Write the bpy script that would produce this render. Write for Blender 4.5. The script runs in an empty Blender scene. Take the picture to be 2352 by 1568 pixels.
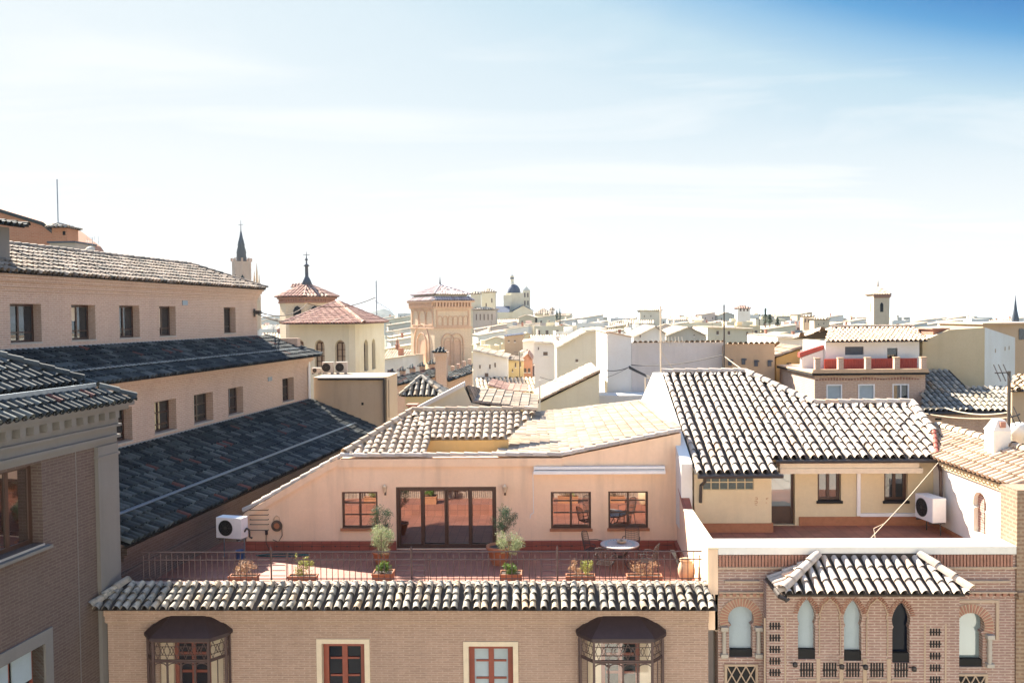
import bpy, bmesh, math, random
import numpy as np
from mathutils import Vector, Matrix
rnd = random.Random(7)
R = math.radians
scene = bpy.context.scene
# ------------------------------------------------------------------ camera
CAM = Vector((0, 0, 20))
FPX, CX, CY = 2000.0, 1176.0, 784.0          # focal length and centre for a 2352 px wide frame
YAW, PITCH, ROLL = math.atan(64 / 2000), math.atan(59.5 / 2000), R(0.6)
fwd = Vector((-math.sin(YAW) * math.cos(PITCH), math.cos(YAW) * math.cos(PITCH), -math.sin(PITCH)))
rt0 = Vector((math.cos(YAW), math.sin(YAW), 0))
up0 = rt0.cross(fwd)
rt = rt0 * math.cos(ROLL) - up0 * math.sin(ROLL)
up = up0 * math.cos(ROLL) + rt0 * math.sin(ROLL)
cd = bpy.data.cameras.new("camera")
cam = bpy.data.objects.new("camera", cd)
scene.collection.objects.link(cam)
cam.matrix_world = Matrix((
    (rt.x, up.x, -fwd.x, CAM.x), (rt.y, up.y, -fwd.y, CAM.y), (rt.z, up.z, -fwd.z, CAM.z), (0, 0, 0, 1)))
cd.sensor_width = 36
cd.lens = 36 * FPX / 2352
cd.clip_start = 0.1
cd.clip_end = 60000
scene.camera = cam
# ------------------------------------------------------------------ light
SUN = Vector((-0.78, 0.93, 1.0)).normalized()       # towards the sun
EL = math.asin(SUN.z)
world = bpy.data.worlds.new("World")
scene.world = world
world.use_nodes = True
wt = world.node_tree
wt.nodes.clear()
wo = wt.nodes.new("ShaderNodeOutputWorld")
wb = wt.nodes.new("ShaderNodeBackground")
sky = wt.nodes.new("ShaderNodeTexSky")
sky.sky_type = 'NISHITA'
sky.sun_disc = False
sky.sun_elevation = EL
sky.sun_rotation = math.atan2(SUN.x, SUN.y)
sky.altitude = 500
sky.air_density = 1.3
sky.dust_density = 0.5
sky.ozone_density = 2.0
wb.inputs['Strength'].default_value = 0.07
# thin cirrus: stretched noise on the sky direction
tc = wt.nodes.new("ShaderNodeTexCoord")
sep = wt.nodes.new("ShaderNodeSeparateXYZ")
wt.links.new(tc.outputs['Generated'], sep.inputs[0])
def wmath(op, a, b=None):
    n = wt.nodes.new("ShaderNodeMath"); n.operation = op
    for i, v in enumerate((a, b)):
        if v is None: continue
        if isinstance(v, (int, float)): n.inputs[i].default_value = v
        else: wt.links.new(v, n.inputs[i])
    return n.outputs[0]
den = wmath('MAXIMUM', sep.outputs[2], 0.02)
den = wmath('ADD', den, 0.10)
cb = wt.nodes.new("ShaderNodeCombineXYZ")
wt.links.new(wmath('DIVIDE', sep.outputs[0], den), cb.inputs[0])
wt.links.new(wmath('DIVIDE', sep.outputs[1], den), cb.inputs[1])
mp = wt.nodes.new("ShaderNodeMapping")
mp.inputs['Rotation'].default_value = (0, 0, R(25))
mp.inputs['Scale'].default_value = (0.55, 1.5, 1)
mp.inputs['Location'].default_value = (1.3, 0.4, 0)
wt.links.new(cb.outputs[0], mp.inputs[0])
nz = wt.nodes.new("ShaderNodeTexNoise")
nz.inputs['Scale'].default_value = 0.9
nz.inputs['Detail'].default_value = 9
nz.inputs['Roughness'].default_value = 0.55
nz.inputs['Distortion'].default_value = 0.9
wt.links.new(mp.outputs[0], nz.inputs['Vector'])
rp = wt.nodes.new("ShaderNodeValToRGB")
rp.color_ramp.elements[0].position = 0.50
rp.color_ramp.elements[0].color = (0, 0, 0, 1)
rp.color_ramp.elements[1].position = 0.68
rp.color_ramp.elements[1].color = (0.75, 0.75, 0.75, 1)
wt.links.new(nz.outputs['Fac'], rp.inputs[0])
fade = wt.nodes.new("ShaderNodeMapRange")
fade.inputs['From Min'].default_value = 0.02
fade.inputs['From Max'].default_value = 0.25
wt.links.new(sep.outputs[2], fade.inputs['Value'])
cm = wmath('MULTIPLY', rp.outputs[0], 1.0)
cm = wmath('MULTIPLY', cm, wmath('SUBTRACT', 1.15, wmath('MULTIPLY', sep.outputs[2], 2.6)))
cm = wmath('MAXIMUM', cm, 0.0)
mx = wt.nodes.new("ShaderNodeMix"); mx.data_type = 'RGBA'
wt.links.new(cm, mx.inputs[0])
def wmix(mode, a, b, fac=1.0):
    n = wt.nodes.new("ShaderNodeMix"); n.data_type = 'RGBA'; n.blend_type = mode
    for i, v in ((0, fac), (6, a), (7, b)):
        if isinstance(v, (int, float)): n.inputs[i].default_value = v
        elif isinstance(v, tuple): n.inputs[i].default_value = v + (1,)
        else: wt.links.new(v, n.inputs[i])
    return n.outputs[2]
bw = wt.nodes.new("ShaderNodeRGBToBW"); wt.links.new(sky.outputs[0], bw.inputs[0])
film = wt.nodes.new("ShaderNodeValToRGB")          # the sky's own brightness, printed with the film's hue shift
fe = film.color_ramp.elements
FS = ((.290, (.07, .24, .56)), (.312, (.14, .38, .68)), (.330, (.32, .55, .77)), (.358, (.54, .72, .83)), (.42, (.69, .81, .88)), (.52, (.78, .865, .91)), (.65, (.85, .90, .92)))
while len(fe) < len(FS): fe.new(0.5)
for k, (p, c) in enumerate(FS): fe[k].position = p; fe[k].color = tuple(x for x in c)+(1,)
wt.links.new(wmath('MULTIPLY', bw.outputs[0], 1/12.0), film.inputs[0])
elv = wt.nodes.new("ShaderNodeMapRange"); elv.inputs['From Min'].default_value = 0.0; elv.inputs['From Max'].default_value = 0.20
wt.links.new(sep.outputs[2], elv.inputs['Value'])
sk2 = wmix('MULTIPLY', wmix('MIX', (.97, .975, .96), film.outputs[0], elv.outputs[0]), (3.33, 3.33, 3.33))
hi_ = wt.nodes.new("ShaderNodeMapRange"); hi_.inputs['From Min'].default_value = 0.45; hi_.inputs['From Max'].default_value = 0.62
wt.links.new(sep.outputs[2], hi_.inputs['Value'])
sk2 = wmix('MIX', sk2, wmix('MULTIPLY', sky.outputs[0], (1.25, 1.2, 1.2)), hi_.outputs[0])
wt.links.new(sk2, mx.inputs[6])
mx.inputs[7].default_value = (3.4, 3.4, 3.36, 1)
wt.links.new(mx.outputs[2], wb.inputs['Color'])
wt.links.new(wb.outputs[0], wo.inputs[0])
sd = bpy.data.lights.new("sun", 'SUN')
sd.energy = 4.6
sd.angle = R(0.53)
sd.color = (1.0, 0.91, 0.77)
sun = bpy.data.objects.new("sun", sd)
scene.collection.objects.link(sun)
sun.rotation_euler = (-SUN).to_track_quat('-Z', 'Y').to_euler()
sun.location = (-40, 40, 60)
vs = scene.view_settings
vs.view_transform = 'Standard'
vs.look = 'None'
vs.exposure = 2.2
vs.gamma = 1
vs.use_curve_mapping = False
scene.cycles.max_bounces = 7
scene.cycles.diffuse_bounces = 4
scene.cycles.glossy_bounces = 3
scene.cycles.transmission_bounces = 5
scene.cycles.transparent_max_bounces = 6
# ------------------------------------------------------------------ pixels of the 2352 px view to points at a chosen depth
def ray(x, y):
    return fwd + rt * ((x - CX) / FPX) + up * ((CY - y) / FPX)
def atY(x, y, Y):
    d = ray(x, y); return CAM + d * ((Y - CAM.y) / d.y)
def atX(x, y, X):
    d = ray(x, y); return CAM + d * ((X - CAM.x) / d.x)
def atZ(x, y, Z):
    d = ray(x, y); return CAM + d * ((Z - CAM.z) / d.z)
# ------------------------------------------------------------------ mesh builder
class M:
    def __init__(s):
        s.v = []; s.f = []; s.mi = []; s.t = []; s.sm = []
        s.cm = 0; s.ct = 0.5; s.cs = False; s.X = None
    def P(s, p):
        p = Vector(p)
        if s.X is not None: p = s.X @ p
        s.v.append((p.x, p.y, p.z)); return len(s.v) - 1
    def F(s, idx):
        s.f.append(tuple(idx)); s.mi.append(s.cm); s.t.append(s.ct); s.sm.append(s.cs)
    def poly(s, pts):
        s.F([s.P(p) for p in pts]); return s
    def box(s, x0, x1, y0, y1, z0, z1):
        i = [s.P(p) for p in ((x0,y0,z0),(x1,y0,z0),(x1,y1,z0),(x0,y1,z0),(x0,y0,z1),(x1,y0,z1),(x1,y1,z1),(x0,y1,z1))]
        for q in ((0,3,2,1),(4,5,6,7),(0,1,5,4),(1,2,6,5),(2,3,7,6),(3,0,4,7)):
            s.F([i[k] for k in q])
        return s
    def loft(s, a, b, caps=True):
        """two equal rings of points joined"""
        ia = [s.P(p) for p in a]; ib = [s.P(p) for p in b]; n = len(a)
        for k in range(n):
            s.F((ia[k], ia[(k+1) % n], ib[(k+1) % n], ib[k]))
        if caps:
            s.F(ia[::-1]); s.F(ib)
        return s
    def prism_xz(s, pts, y0, y1):        # pts counter-clockwise seen from -y
        return s.loft([(x, y0, z) for x, z in pts][::-1], [(x, y1, z) for x, z in pts][::-1])
    def prism_xy(s, pts, z0, z1):        # pts counter-clockwise seen from above
        return s.loft([(x, y, z0) for x, y in pts], [(x, y, z1) for x, y in pts])
    def prism_yz(s, pts, x0, x1):
        return s.loft([(x0, y, z) for y, z in pts], [(x1, y, z) for y, z in pts])
    def tube(s, p, q, r, n=6, r2=None, caps=True):
        p = Vector(p); q = Vector(q); d = (q - p)
        if d.length < 1e-6: return s
        d.normalize()
        a = d.orthogonal().normalized(); b = d.cross(a)
        r2 = r if r2 is None else r2
        A = [p + (a * math.cos(2*math.pi*k/n) + b * math.sin(2*math.pi*k/n)) * r for k in range(n)]
        B = [q + (a * math.cos(2*math.pi*k/n) + b * math.sin(2*math.pi*k/n)) * r2 for k in range(n)]
        return s.loft(A, B, caps)
    def path(s, pts, r, n=6):
        for a, b in zip(pts[:-1], pts[1:]): s.tube(a, b, r, n)
        return s
    def lathe(s, prof, c=(0, 0, 0), n=20, cap=True):
        """prof: (radius, z) from bottom to top"""
        cs = s.cs; s.cs = True; rings = []
        for r, z in prof:
            rings.append([s.P((c[0] + r*math.cos(2*math.pi*k/n), c[1] + r*math.sin(2*math.pi*k/n), c[2] + z)) for k in range(n)])
        for a, b in zip(rings[:-1], rings[1:]):
            for k in range(n): s.F((a[k], a[(k+1) % n], b[(k+1) % n], b[k]))
        s.cs = False
        if cap: s.F(rings[0][::-1]); s.F(rings[-1])
        s.cs = cs; return s
    def wall(s, x0, x1, z0, z1, holes, y0, y1):
        """front at y0 (facing -y) to y1, rectangular holes (xa,xb,za,zb) go right through"""
        xs = sorted(set([x0, x1] + [min(max(v, x0), x1) for h in holes for v in h[:2]]))
        zs = sorted(set([z0, z1] + [min(max(v, z0), z1) for h in holes for v in h[2:]]))
        def solid(i, k):
            if i < 0 or k < 0 or i >= len(xs)-1 or k >= len(zs)-1: return False
            cx = (xs[i]+xs[i+1])/2; cz = (zs[k]+zs[k+1])/2
            return not any(h[0] < cx < h[1] and h[2] < cz < h[3] for h in holes)
        for i in range(len(xs)-1):
            for k in range(len(zs)-1):
                if not solid(i, k): continue
                a, b, c, d = xs[i], xs[i+1], zs[k], zs[k+1]
                s.poly(((a,y0,c),(b,y0,c),(b,y0,d),(a,y0,d)))
                s.poly(((b,y1,c),(a,y1,c),(a,y1,d),(b,y1,d)))
                if not solid(i-1, k): s.poly(((a,y1,c),(a,y0,c),(a,y0,d),(a,y1,d)))
                if not solid(i+1, k): s.poly(((b,y0,c),(b,y1,c),(b,y1,d),(b,y0,d)))
                if not solid(i, k-1): s.poly(((a,y1,c),(b,y1,c),(b,y0,c),(a,y0,c)))
                if not solid(i, k+1): s.poly(((a,y0,d),(b,y0,d),(b,y1,d),(a,y1,d)))
        return s
    def archfill(s, xc, hw, z0, z1, wfun, y0, y1, n=16):
        """fills the corners of a rectangular hole (xc-hw..xc+hw, z0..z1) down to half width wfun(t), t 0..1"""
        for k in range(n):
            ta, tb = k/n, (k+1)/n
            za, zb = z0+(z1-z0)*ta, z0+(z1-z0)*tb
            wa, wb = min(wfun(ta), hw), min(wfun(tb), hw)
            if hw-wa < 1e-4 and hw-wb < 1e-4: continue
            wa = min(wa, hw-1e-3); wb = min(wb, hw-1e-3)
            s.prism_xz([(xc-hw, za), (xc-wa, za), (xc-wb, zb), (xc-hw, zb)], y0, y1)
            s.prism_xz([(xc+wa, za), (xc+hw, za), (xc+hw, zb), (xc+wb, zb)], y0, y1)
        return s
C = scene.collection
def worldloc(o):
    p = Vector((0, 0, 0))
    while o is not None: p += o.location; o = o.parent
    return p
def obj(name, m, mats, parent=None, local=False, origin=None):
    """one mesh object; meshes are written in world coordinates unless local"""
    if not isinstance(mats, (list, tuple)): mats = [mats]
    me = bpy.data.meshes.new(name)
    off = Vector((0, 0, 0))
    if not local:
        if parent is not None: off = worldloc(parent)
        elif origin is not None: off = Vector(origin)
    V = np.array(m.v, dtype=np.float64).reshape(-1, 3) - np.array(off)
    me.from_pydata(V.tolist(), [], m.f)
    for mt in mats: me.materials.append(mt)
    n = len(me.polygons)
    me.polygons.foreach_set('material_index', m.mi)
    me.polygons.foreach_set('use_smooth', m.sm)
    at = me.attributes.new('tint', 'FLOAT', 'FACE')
    at.data.foreach_set('value', m.t)
    # uv in metres: u runs level along the face, v up it
    nor = np.zeros(n*3); me.polygons.foreach_get('normal', nor); nor = nor.reshape(-1, 3)
    lt = np.zeros(n, dtype=np.int64); me.polygons.foreach_get('loop_total', lt)
    li = np.zeros(len(me.loops), dtype=np.int64); me.loops.foreach_get('vertex_index', li)
    pn = np.repeat(nor, lt, axis=0); co = V[li] + np.array(off)
    flat = np.abs(pn[:, 2]) > 0.85
    hx = -pn[:, 1].copy(); hy = pn[:, 0].copy(); L = np.sqrt(hx*hx+hy*hy)+1e-9; hx /= L; hy /= L
    vx = np.stack([pn[:, 1]*0-hy*pn[:, 2], hx*pn[:, 2], np.sqrt(np.maximum(0, 1-pn[:, 2]**2))], 1)
    u = co[:, 0]*hx + co[:, 1]*hy
    w = np.where(np.abs(pn[:, 2]) < 0.3, co[:, 2], (co*vx).sum(1))
    u = np.where(flat, co[:, 0], u); w = np.where(flat, co[:, 1], w)
    uv = me.uv_layers.new(name='uv')
    uv.data.foreach_set('uv', np.stack([u, w], 1).ravel())
    me.update()
    o = bpy.data.objects.new(name, me); C.objects.link(o)
    o.parent = parent
    if parent is None: o.location = off
    return o
def thing(name, label, cat, loc=(0, 0, 0), rotz=0, group=None):
    o = bpy.data.objects.new(name, None); C.objects.link(o)
    o.location = loc; o.rotation_euler = (0, 0, rotz); o.empty_display_size = 0.3
    o['label'] = label; o['category'] = cat
    if group: o['group'] = group
    return o
def tag(o, label, cat, group=None):
    o['label'] = label; o['category'] = cat
    if group: o['group'] = group
    return o
def struct(o, kind='structure'):
    o['kind'] = kind; return o
def kids(o):
    return [c for c in C.objects if c.parent == o]
def dup(o, loc=None, rotz=None, label=None, parent=None):
    c = o.copy(); C.objects.link(c); c.parent = parent
    if loc is not None: c.location = loc
    if rotz is not None: c.rotation_euler = (0, 0, rotz)
    if label: c['label'] = label
    for ch in kids(o):
        d = ch.copy(); C.objects.link(d); d.parent = c
        for g in kids(ch):
            e = g.copy(); C.objects.link(e); e.parent = d
    return c
# ------------------------------------------------------------------ materials
class N:
    def __init__(s, name):
        s.m = bpy.data.materials.new(name); s.m.use_nodes = True
        s.t = s.m.node_tree; s.b = s.t.nodes['Principled BSDF']
    def n(s, ty, **kw):
        x = s.t.nodes.new(ty)
        for k, v in kw.items():
            if k in x.inputs: x.inputs[k].default_value = v
            else: setattr(x, k, v)
        return x
    def l(s, a, b): s.t.links.new(a, b)
    def mix(s, fac, a, b, mode='MIX'):
        x = s.t.nodes.new("ShaderNodeMix"); x.data_type = 'RGBA'; x.blend_type = mode
        for i, v in ((0, fac), (6, a), (7, b)):
            if isinstance(v, (int, float)): x.inputs[i].default_value = v
            elif isinstance(v, tuple): x.inputs[i].default_value = v if len(v) == 4 else v + (1,)
            else: s.l(v, x.inputs[i])
        return x.outputs[2]
    def ramp(s, fac, stops):
        x = s.t.nodes.new("ShaderNodeValToRGB"); e = x.color_ramp.elements
        while len(e) < len(stops): e.new(0.5)
        for i, (p, c) in enumerate(stops):
            e[i].position = p
            e[i].color = (c, c, c, 1) if isinstance(c, (int, float)) else tuple(c) + (1,)
        s.l(fac, x.inputs[0]); return x.outputs[0]
    def noise(s, scale, detail=4, rough=0.55, co='Object', dist=0, scl=None):
        c = s.t.nodes.new("ShaderNodeTexCoord"); x = s.n("ShaderNodeTexNoise")
        x.inputs['Scale'].default_value = scale; x.inputs['Detail'].default_value = detail
        x.inputs['Roughness'].default_value = rough; x.inputs['Distortion'].default_value = dist
        if scl:
            mpn = s.n("ShaderNodeMapping"); mpn.inputs['Scale'].default_value = scl
            s.l(c.outputs[co], mpn.inputs[0]); s.l(mpn.outputs[0], x.inputs['Vector'])
        else: s.l(c.outputs[co], x.inputs['Vector'])
        return x.outputs['Fac']
    def bump(s, h, strength=0.3, dist=0.02):
        x = s.n("ShaderNodeBump"); x.inputs['Strength'].default_value = strength
        x.inputs['Distance'].default_value = dist; s.l(h, x.inputs['Height']); s.l(x.outputs[0], s.b.inputs['Normal'])
    def col(s, c, rough=0.85):
        if isinstance(c, tuple): s.b.inputs['Base Color'].default_value = c + (1,)
        else: s.l(c, s.b.inputs['Base Color'])
        s.b.inputs['Roughness'].default_value = rough; return s
def dk(c, k): return tuple(v*k for v in c)
def plaster(name, c, stain=0.3, rough=0.92, warm=(0.9, 0.75, 0.6)):
    a = N(name)
    big = a.noise(0.35, 5, 0.6); fine = a.noise(9, 4, 0.7); str_ = a.noise(1.0, 4, 0.6, scl=(2.2, 2.2, 0.22))
    k = a.mix(a.ramp(big, [(0.35, 0.0), (0.7, 1.0)]), c, tuple(x*y for x, y in zip(c, (0.88, 0.84, 0.78))))
    k = a.mix(a.ramp(str_, [(0.52, 0.0), (0.8, stain)]), k, dk(c, 0.55))
    k = a.mix(a.ramp(fine, [(0.3, 0.25), (0.7, 0.0)]), k, dk(c, 0.7))
    a.col(k, rough); a.bump(fine, 0.25, 0.01); return a.m
def brick(name, c1, c2, mortar, w=0.27, h=0.07, ms=0.014, stain=0.35, bumpk=0.5):
    a = N(name)
    t = a.n("ShaderNodeTexCoord"); b = a.n("ShaderNodeTexBrick")
    a.l(t.outputs['UV'], b.inputs['Vector'])
    b.inputs['Color1'].default_value = c1+(1,); b.inputs['Color2'].default_value = c2+(1,); b.inputs['Mortar'].default_value = mortar+(1,)
    b.inputs['Scale'].default_value = 1; b.inputs['Mortar Size'].default_value = ms
    b.inputs['Mortar Smooth'].default_value = 0.3; b.inputs['Brick Width'].default_value = w; b.inputs['Row Height'].default_value = h
    big = a.noise(0.5, 5, 0.65); st = a.noise(1.0, 4, 0.6, scl=(1.5, 1.5, 0.3)); fi = a.noise(14, 3, 0.7)
    k = a.mix(a.ramp(big, [(0.3, 0.0), (0.75, 0.45)]), b.outputs['Color'], dk(mortar, 0.8))
    k = a.mix(a.ramp(st, [(0.5, 0.0), (0.8, stain)]), k, dk(c1, 0.45))
    k = a.mix(a.ramp(fi, [(0.35, 0.3), (0.6, 0.0)]), k, dk(c1, 0.6))
    a.col(k, 0.9)
    inv = a.n("ShaderNodeMath", operation='SUBTRACT'); inv.inputs[0].default_value = 1; a.l(b.outputs['Fac'], inv.inputs[1])
    a.bump(inv.outputs[0], bumpk, 0.012); return a.m
def tilemat(name, stops, lichen=0.5, lc=(0.05, 0.05, 0.045)):
    a = N(name)
    at = a.n("ShaderNodeAttribute"); at.attribute_name = 'tint'
    k = a.ramp(at.outputs['Fac'], stops)
    n1 = a.noise(5.5, 6, 0.7); n2 = a.noise(1.1, 3, 0.5)
    k = a.mix(a.ramp(n1, [(0.48, 0.0), (0.66, lichen)]), k, lc)
    k = a.mix(a.ramp(n2, [(0.45, 0.0), (0.7, lichen*0.5)]), k, lc)
    a.col(k, 0.88); a.bump(n1, 0.4, 0.015); return a.m
def plain(name, c, rough=0.6, metal=0.0, var=0.25, sc=6, spec=None):
    a = N(name); f = a.noise(sc, 5, 0.65)
    a.col(a.mix(a.ramp(f, [(0.3, 0.0), (0.75, 1.0)]), c, dk(c, 1-var)), rough)
    a.b.inputs['Metallic'].default_value = metal
    a.bump(f, 0.12, 0.006)
    if spec is not None: a.b.inputs['Specular IOR Level'].default_value = spec
    return a.m
def glass(name, c=(0.02, 0.025, 0.03), refl=0.18):
    a = N(name); a.col(c, 0.04)
    g = a.n("ShaderNodeBsdfGlossy"); g.inputs['Roughness'].default_value = 0.015; g.inputs['Color'].default_value = (0.85, 0.9, 0.92, 1)
    f = a.noise(1.6, 2, 0.5)
    bp = a.n("ShaderNodeBump"); bp.inputs['Strength'].default_value = 0.04; bp.inputs['Distance'].default_value = 0.02
    a.l(f, bp.inputs['Height']); a.l(bp.outputs[0], g.inputs['Normal'])
    m_ = a.n("ShaderNodeMixShader"); m_.inputs[0].default_value = refl
    a.l(a.b.outputs[0], m_.inputs[1]); a.l(g.outputs[0], m_.inputs[2])
    a.l(m_.outputs[0], a.t.nodes['Material Output'].inputs['Surface']); return a.m
def leafmat(name, c1, c2):
    a = N(name); at = a.n("ShaderNodeAttribute"); at.attribute_name = 'tint'
    a.col(a.mix(at.outputs['Fac'], c1, c2), 0.6)
    tr = a.n("ShaderNodeBsdfTranslucent"); a.l(a.mix(at.outputs['Fac'], c1, c2), tr.inputs['Color'])
    m_ = a.n("ShaderNodeMixShader"); m_.inputs[0].default_value = 0.3
    a.l(a.b.outputs[0], m_.inputs[1]); a.l(tr.outputs[0], m_.inputs[2])
    a.l(m_.outputs[0], a.t.nodes['Material Output'].inputs['Surface']); return a.m
K = {}
K['brick_palace'] = brick('brick_palace', (0.56, 0.37, 0.275), (0.47, 0.30, 0.22), (0.63, 0.49, 0.385), stain=0.25)
K['brick_wing'] = brick('brick_wing', (0.125, 0.082, 0.068), (0.095, 0.06, 0.05), (0.15, 0.115, 0.095), stain=0.25)  # brick darkened in its colour to carry lens vignetting and shade
K['brick_front'] = brick('brick_front', (0.42, 0.27, 0.20), (0.32, 0.205, 0.15), (0.47, 0.35, 0.275), h=0.055, stain=0.3)
K['brick_arches'] = brick('brick_arches', (0.33, 0.18, 0.145), (0.28, 0.155, 0.125), (0.50, 0.39, 0.33), w=0.29, h=0.066, ms=0.018, stain=0.35, bumpk=0.8)
K['brick_dark'] = brick('brick_dark', (0.27, 0.16, 0.10), (0.22, 0.14, 0.09), (0.34, 0.25, 0.17), h=0.10, ms=0.03, stain=0.5)
K['brick_far'] = brick('brick_far', (0.74, 0.56, 0.38), (0.66, 0.48, 0.32), (0.76, 0.62, 0.45), w=0.5, h=0.2, ms=0.04)
K['brick_rose'] = brick('brick_rose', (0.56, 0.35, 0.25), (0.48, 0.29, 0.21), (0.60, 0.45, 0.34), w=0.3, h=0.08, ms=0.03)
K['brick_vous'] = plain('brick_voussoir', (0.40, 0.20, 0.14), 0.9, var=0.35)
K['mortar'] = plaster('mortar', (0.46, 0.35, 0.26), 0.4)
K['stone'] = plaster('stone', (0.46, 0.42, 0.37), 0.35)
K['stone_wing'] = plaster('vignette_dark_stone', (0.19, 0.18, 0.17), 0.4)  # stone colour lowered to match the vignetting over the wing
K['pink'] = plaster('pink_plaster', (0.90, 0.655, 0.46), 0.55)
K['ochre'] = plaster('ochre_plaster', (0.66, 0.45, 0.20), 0.3)
K['cream'] = plaster('cream_plaster', (0.70, 0.58, 0.38), 0.2)
K['cream2'] = plaster('pale_cream_plaster', (0.72, 0.66, 0.50), 0.2)
K['white'] = plaster('white_plaster', (0.78, 0.76, 0.71), 0.15)
K['tan'] = plaster('tan_plaster', (0.50, 0.38, 0.27), 0.5)
K['tanwall'] = plaster('sandy_plaster', (0.58, 0.47, 0.30), 0.35)
K['greyw'] = plaster('lilac_grey_plaster', (0.72, 0.66, 0.61), 0.35)
K['brownw'] = plaster('brown_render', (0.52, 0.38, 0.25), 0.3)
K['palegrey'] = plaster('pale_grey_plaster', (0.55, 0.53, 0.46), 0.3)
PALE = [(0.0, (0.28, 0.24, 0.19)), (0.35, (0.38, 0.33, 0.26)), (0.75, (0.48, 0.41, 0.31)), (0.93, (0.50, 0.36, 0.22)), (1.0, (0.52, 0.30, 0.15))]
K['tile'] = tilemat('pale_clay_tile', PALE, 0.85, (0.10, 0.105, 0.09))
K['tile_clean'] = tilemat('worn_clay_tile', [(0, (0.44, 0.36, 0.29)), (0.6, (0.56, 0.47, 0.39)), (0.9, (0.60, 0.49, 0.38)), (1, (0.60, 0.38, 0.24))], 0.38, (0.16, 0.13, 0.10))
K['tile_dark'] = tilemat('shade_darkened_clay_tile', [(0.0, (0.006, 0.011, 0.013)), (0.45, (0.024, 0.032, 0.034)), (0.86, (0.12, 0.13, 0.12)), (0.93, (0.10, 0.035, 0.025)), (1.0, (0.14, 0.045, 0.032))], 0.6)  # shade of the left roofs and its highlights put into the tile tones
K['tile_old'] = tilemat('lichen_clay_tile', [(0.0, (0.10, 0.09, 0.07)), (0.4, (0.28, 0.21, 0.15)), (0.8, (0.46, 0.34, 0.24)), (1.0, (0.50, 0.40, 0.30))], 0.65)
K['tile_gold'] = tilemat('golden_clay_tile', [(0, (0.42, 0.29, 0.19)), (0.6, (0.58, 0.43, 0.30)), (1, (0.66, 0.49, 0.34))], 0.25)
K['tile_red'] = tilemat('red_clay_tile', [(0, (0.30, 0.16, 0.12)), (0.6, (0.46, 0.26, 0.19)), (1, (0.55, 0.36, 0.26))], 0.2)
K['bed_dark'] = plain('shade_black_bedding', (0.012, 0.012, 0.012), 0.95)  # near-black pans paint the shade between the dark cover tiles
K['tilebed'] = plain('shadow_gap_bedding', (0.065, 0.052, 0.042), 0.95)  # dark tone of the pans paints the shadow gaps between covers
K['iron'] = plain('dark_iron', (0.06, 0.05, 0.045), 0.5, 0.3)
K['rust'] = plain('painted_iron', (0.10, 0.06, 0.055), 0.55, 0.2)
K['hood'] = plain('brown_sheet_metal', (0.055, 0.032, 0.032), 0.6, 0.0, var=0.3)
K['zinc'] = plain('zinc', (0.24, 0.30, 0.36), 0.35, 0.7)
K['wood'] = plain('dark_brown_wood', (0.075, 0.035, 0.022), 0.45, var=0.3)
K['redwood'] = plain('red_brown_wood', (0.26, 0.055, 0.03), 0.45, var=0.25)
K['glass'] = glass('window_glass', refl=0.07)
K['glass_mirror'] = glass('door_glass', (0.03, 0.012, 0.008), 0.36)
K['glass_pale'] = glass('pale_glass', (0.20, 0.26, 0.27), 0.12)
K['blind'] = plain('pale_roller_blind', (0.36, 0.43, 0.47), 0.8, var=0.1)
K['whitep'] = plain('white_paint', (0.78, 0.77, 0.76), 0.4, var=0.08)
K['creamp'] = plain('cream_trim', (0.72, 0.60, 0.44), 0.7, var=0.15)
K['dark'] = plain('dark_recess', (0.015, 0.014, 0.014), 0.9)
K['terra'] = plain('terracotta', (0.42, 0.17, 0.08), 0.8, var=0.25)
K['terra_pale'] = plain('pale_terracotta', (0.62, 0.42, 0.26), 0.85, var=0.2)
K['slate'] = plain('slate', (0.07, 0.085, 0.11), 0.6, var=0.3)
K['redpaint'] = plain('red_paint', (0.42, 0.07, 0.05), 0.6, var=0.2)
K['plastic_blue'] = plain('blue_plastic', (0.06, 0.12, 0.30), 0.4)
K['aluminium'] = plain('pale_aluminium', (0.62, 0.65, 0.70), 0.4, 0.2, var=0.1)
K['rope'] = plain('pale_rope', (0.6, 0.5, 0.36), 0.9)
K['soil'] = plain('soil', (0.06, 0.04, 0.03), 0.95)
K['leaf'] = leafmat('green_leaves', (0.05, 0.11, 0.02), (0.16, 0.24, 0.04))
K['olive'] = leafmat('silver_olive_leaves', (0.13, 0.17, 0.07), (0.38, 0.42, 0.22))
K['olived'] = leafmat('dark_olive_leaves', (0.02, 0.05, 0.025), (0.06, 0.11, 0.045))
K['dry'] = leafmat('dry_flowers', (0.30, 0.15, 0.08), (0.5, 0.34, 0.20))
K['yellowleaf'] = leafmat('yellow_green_leaves', (0.20, 0.24, 0.04), (0.42, 0.40, 0.10))
K['cypress'] = leafmat('cypress_leaves', (0.02, 0.045, 0.02), (0.06, 0.09, 0.035))
K['bark'] = plain('bark', (0.14, 0.10, 0.07), 0.9, var=0.4)
def floortile(name, c, sz=0.3):
    a = N(name); t = a.n("ShaderNodeTexCoord"); b = a.n("ShaderNodeTexBrick"); a.l(t.outputs['UV'], b.inputs['Vector'])
    b.offset = 0; b.inputs['Scale'].default_value = 1; b.inputs['Brick Width'].default_value = sz; b.inputs['Row Height'].default_value = sz
    b.inputs['Mortar Size'].default_value = 0.008
    b.inputs['Color1'].default_value = c+(1,); b.inputs['Color2'].default_value = dk(c, 0.78)+(1,); b.inputs['Mortar'].default_value = dk(c, 0.4)+(1,)
    f = a.noise(1.5, 5, 0.6)
    a.col(a.mix(a.ramp(f, [(0.4, 0.0), (0.75, 0.5)]), b.outputs['Color'], dk(c, 0.5)), 0.6); return a.m
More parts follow.
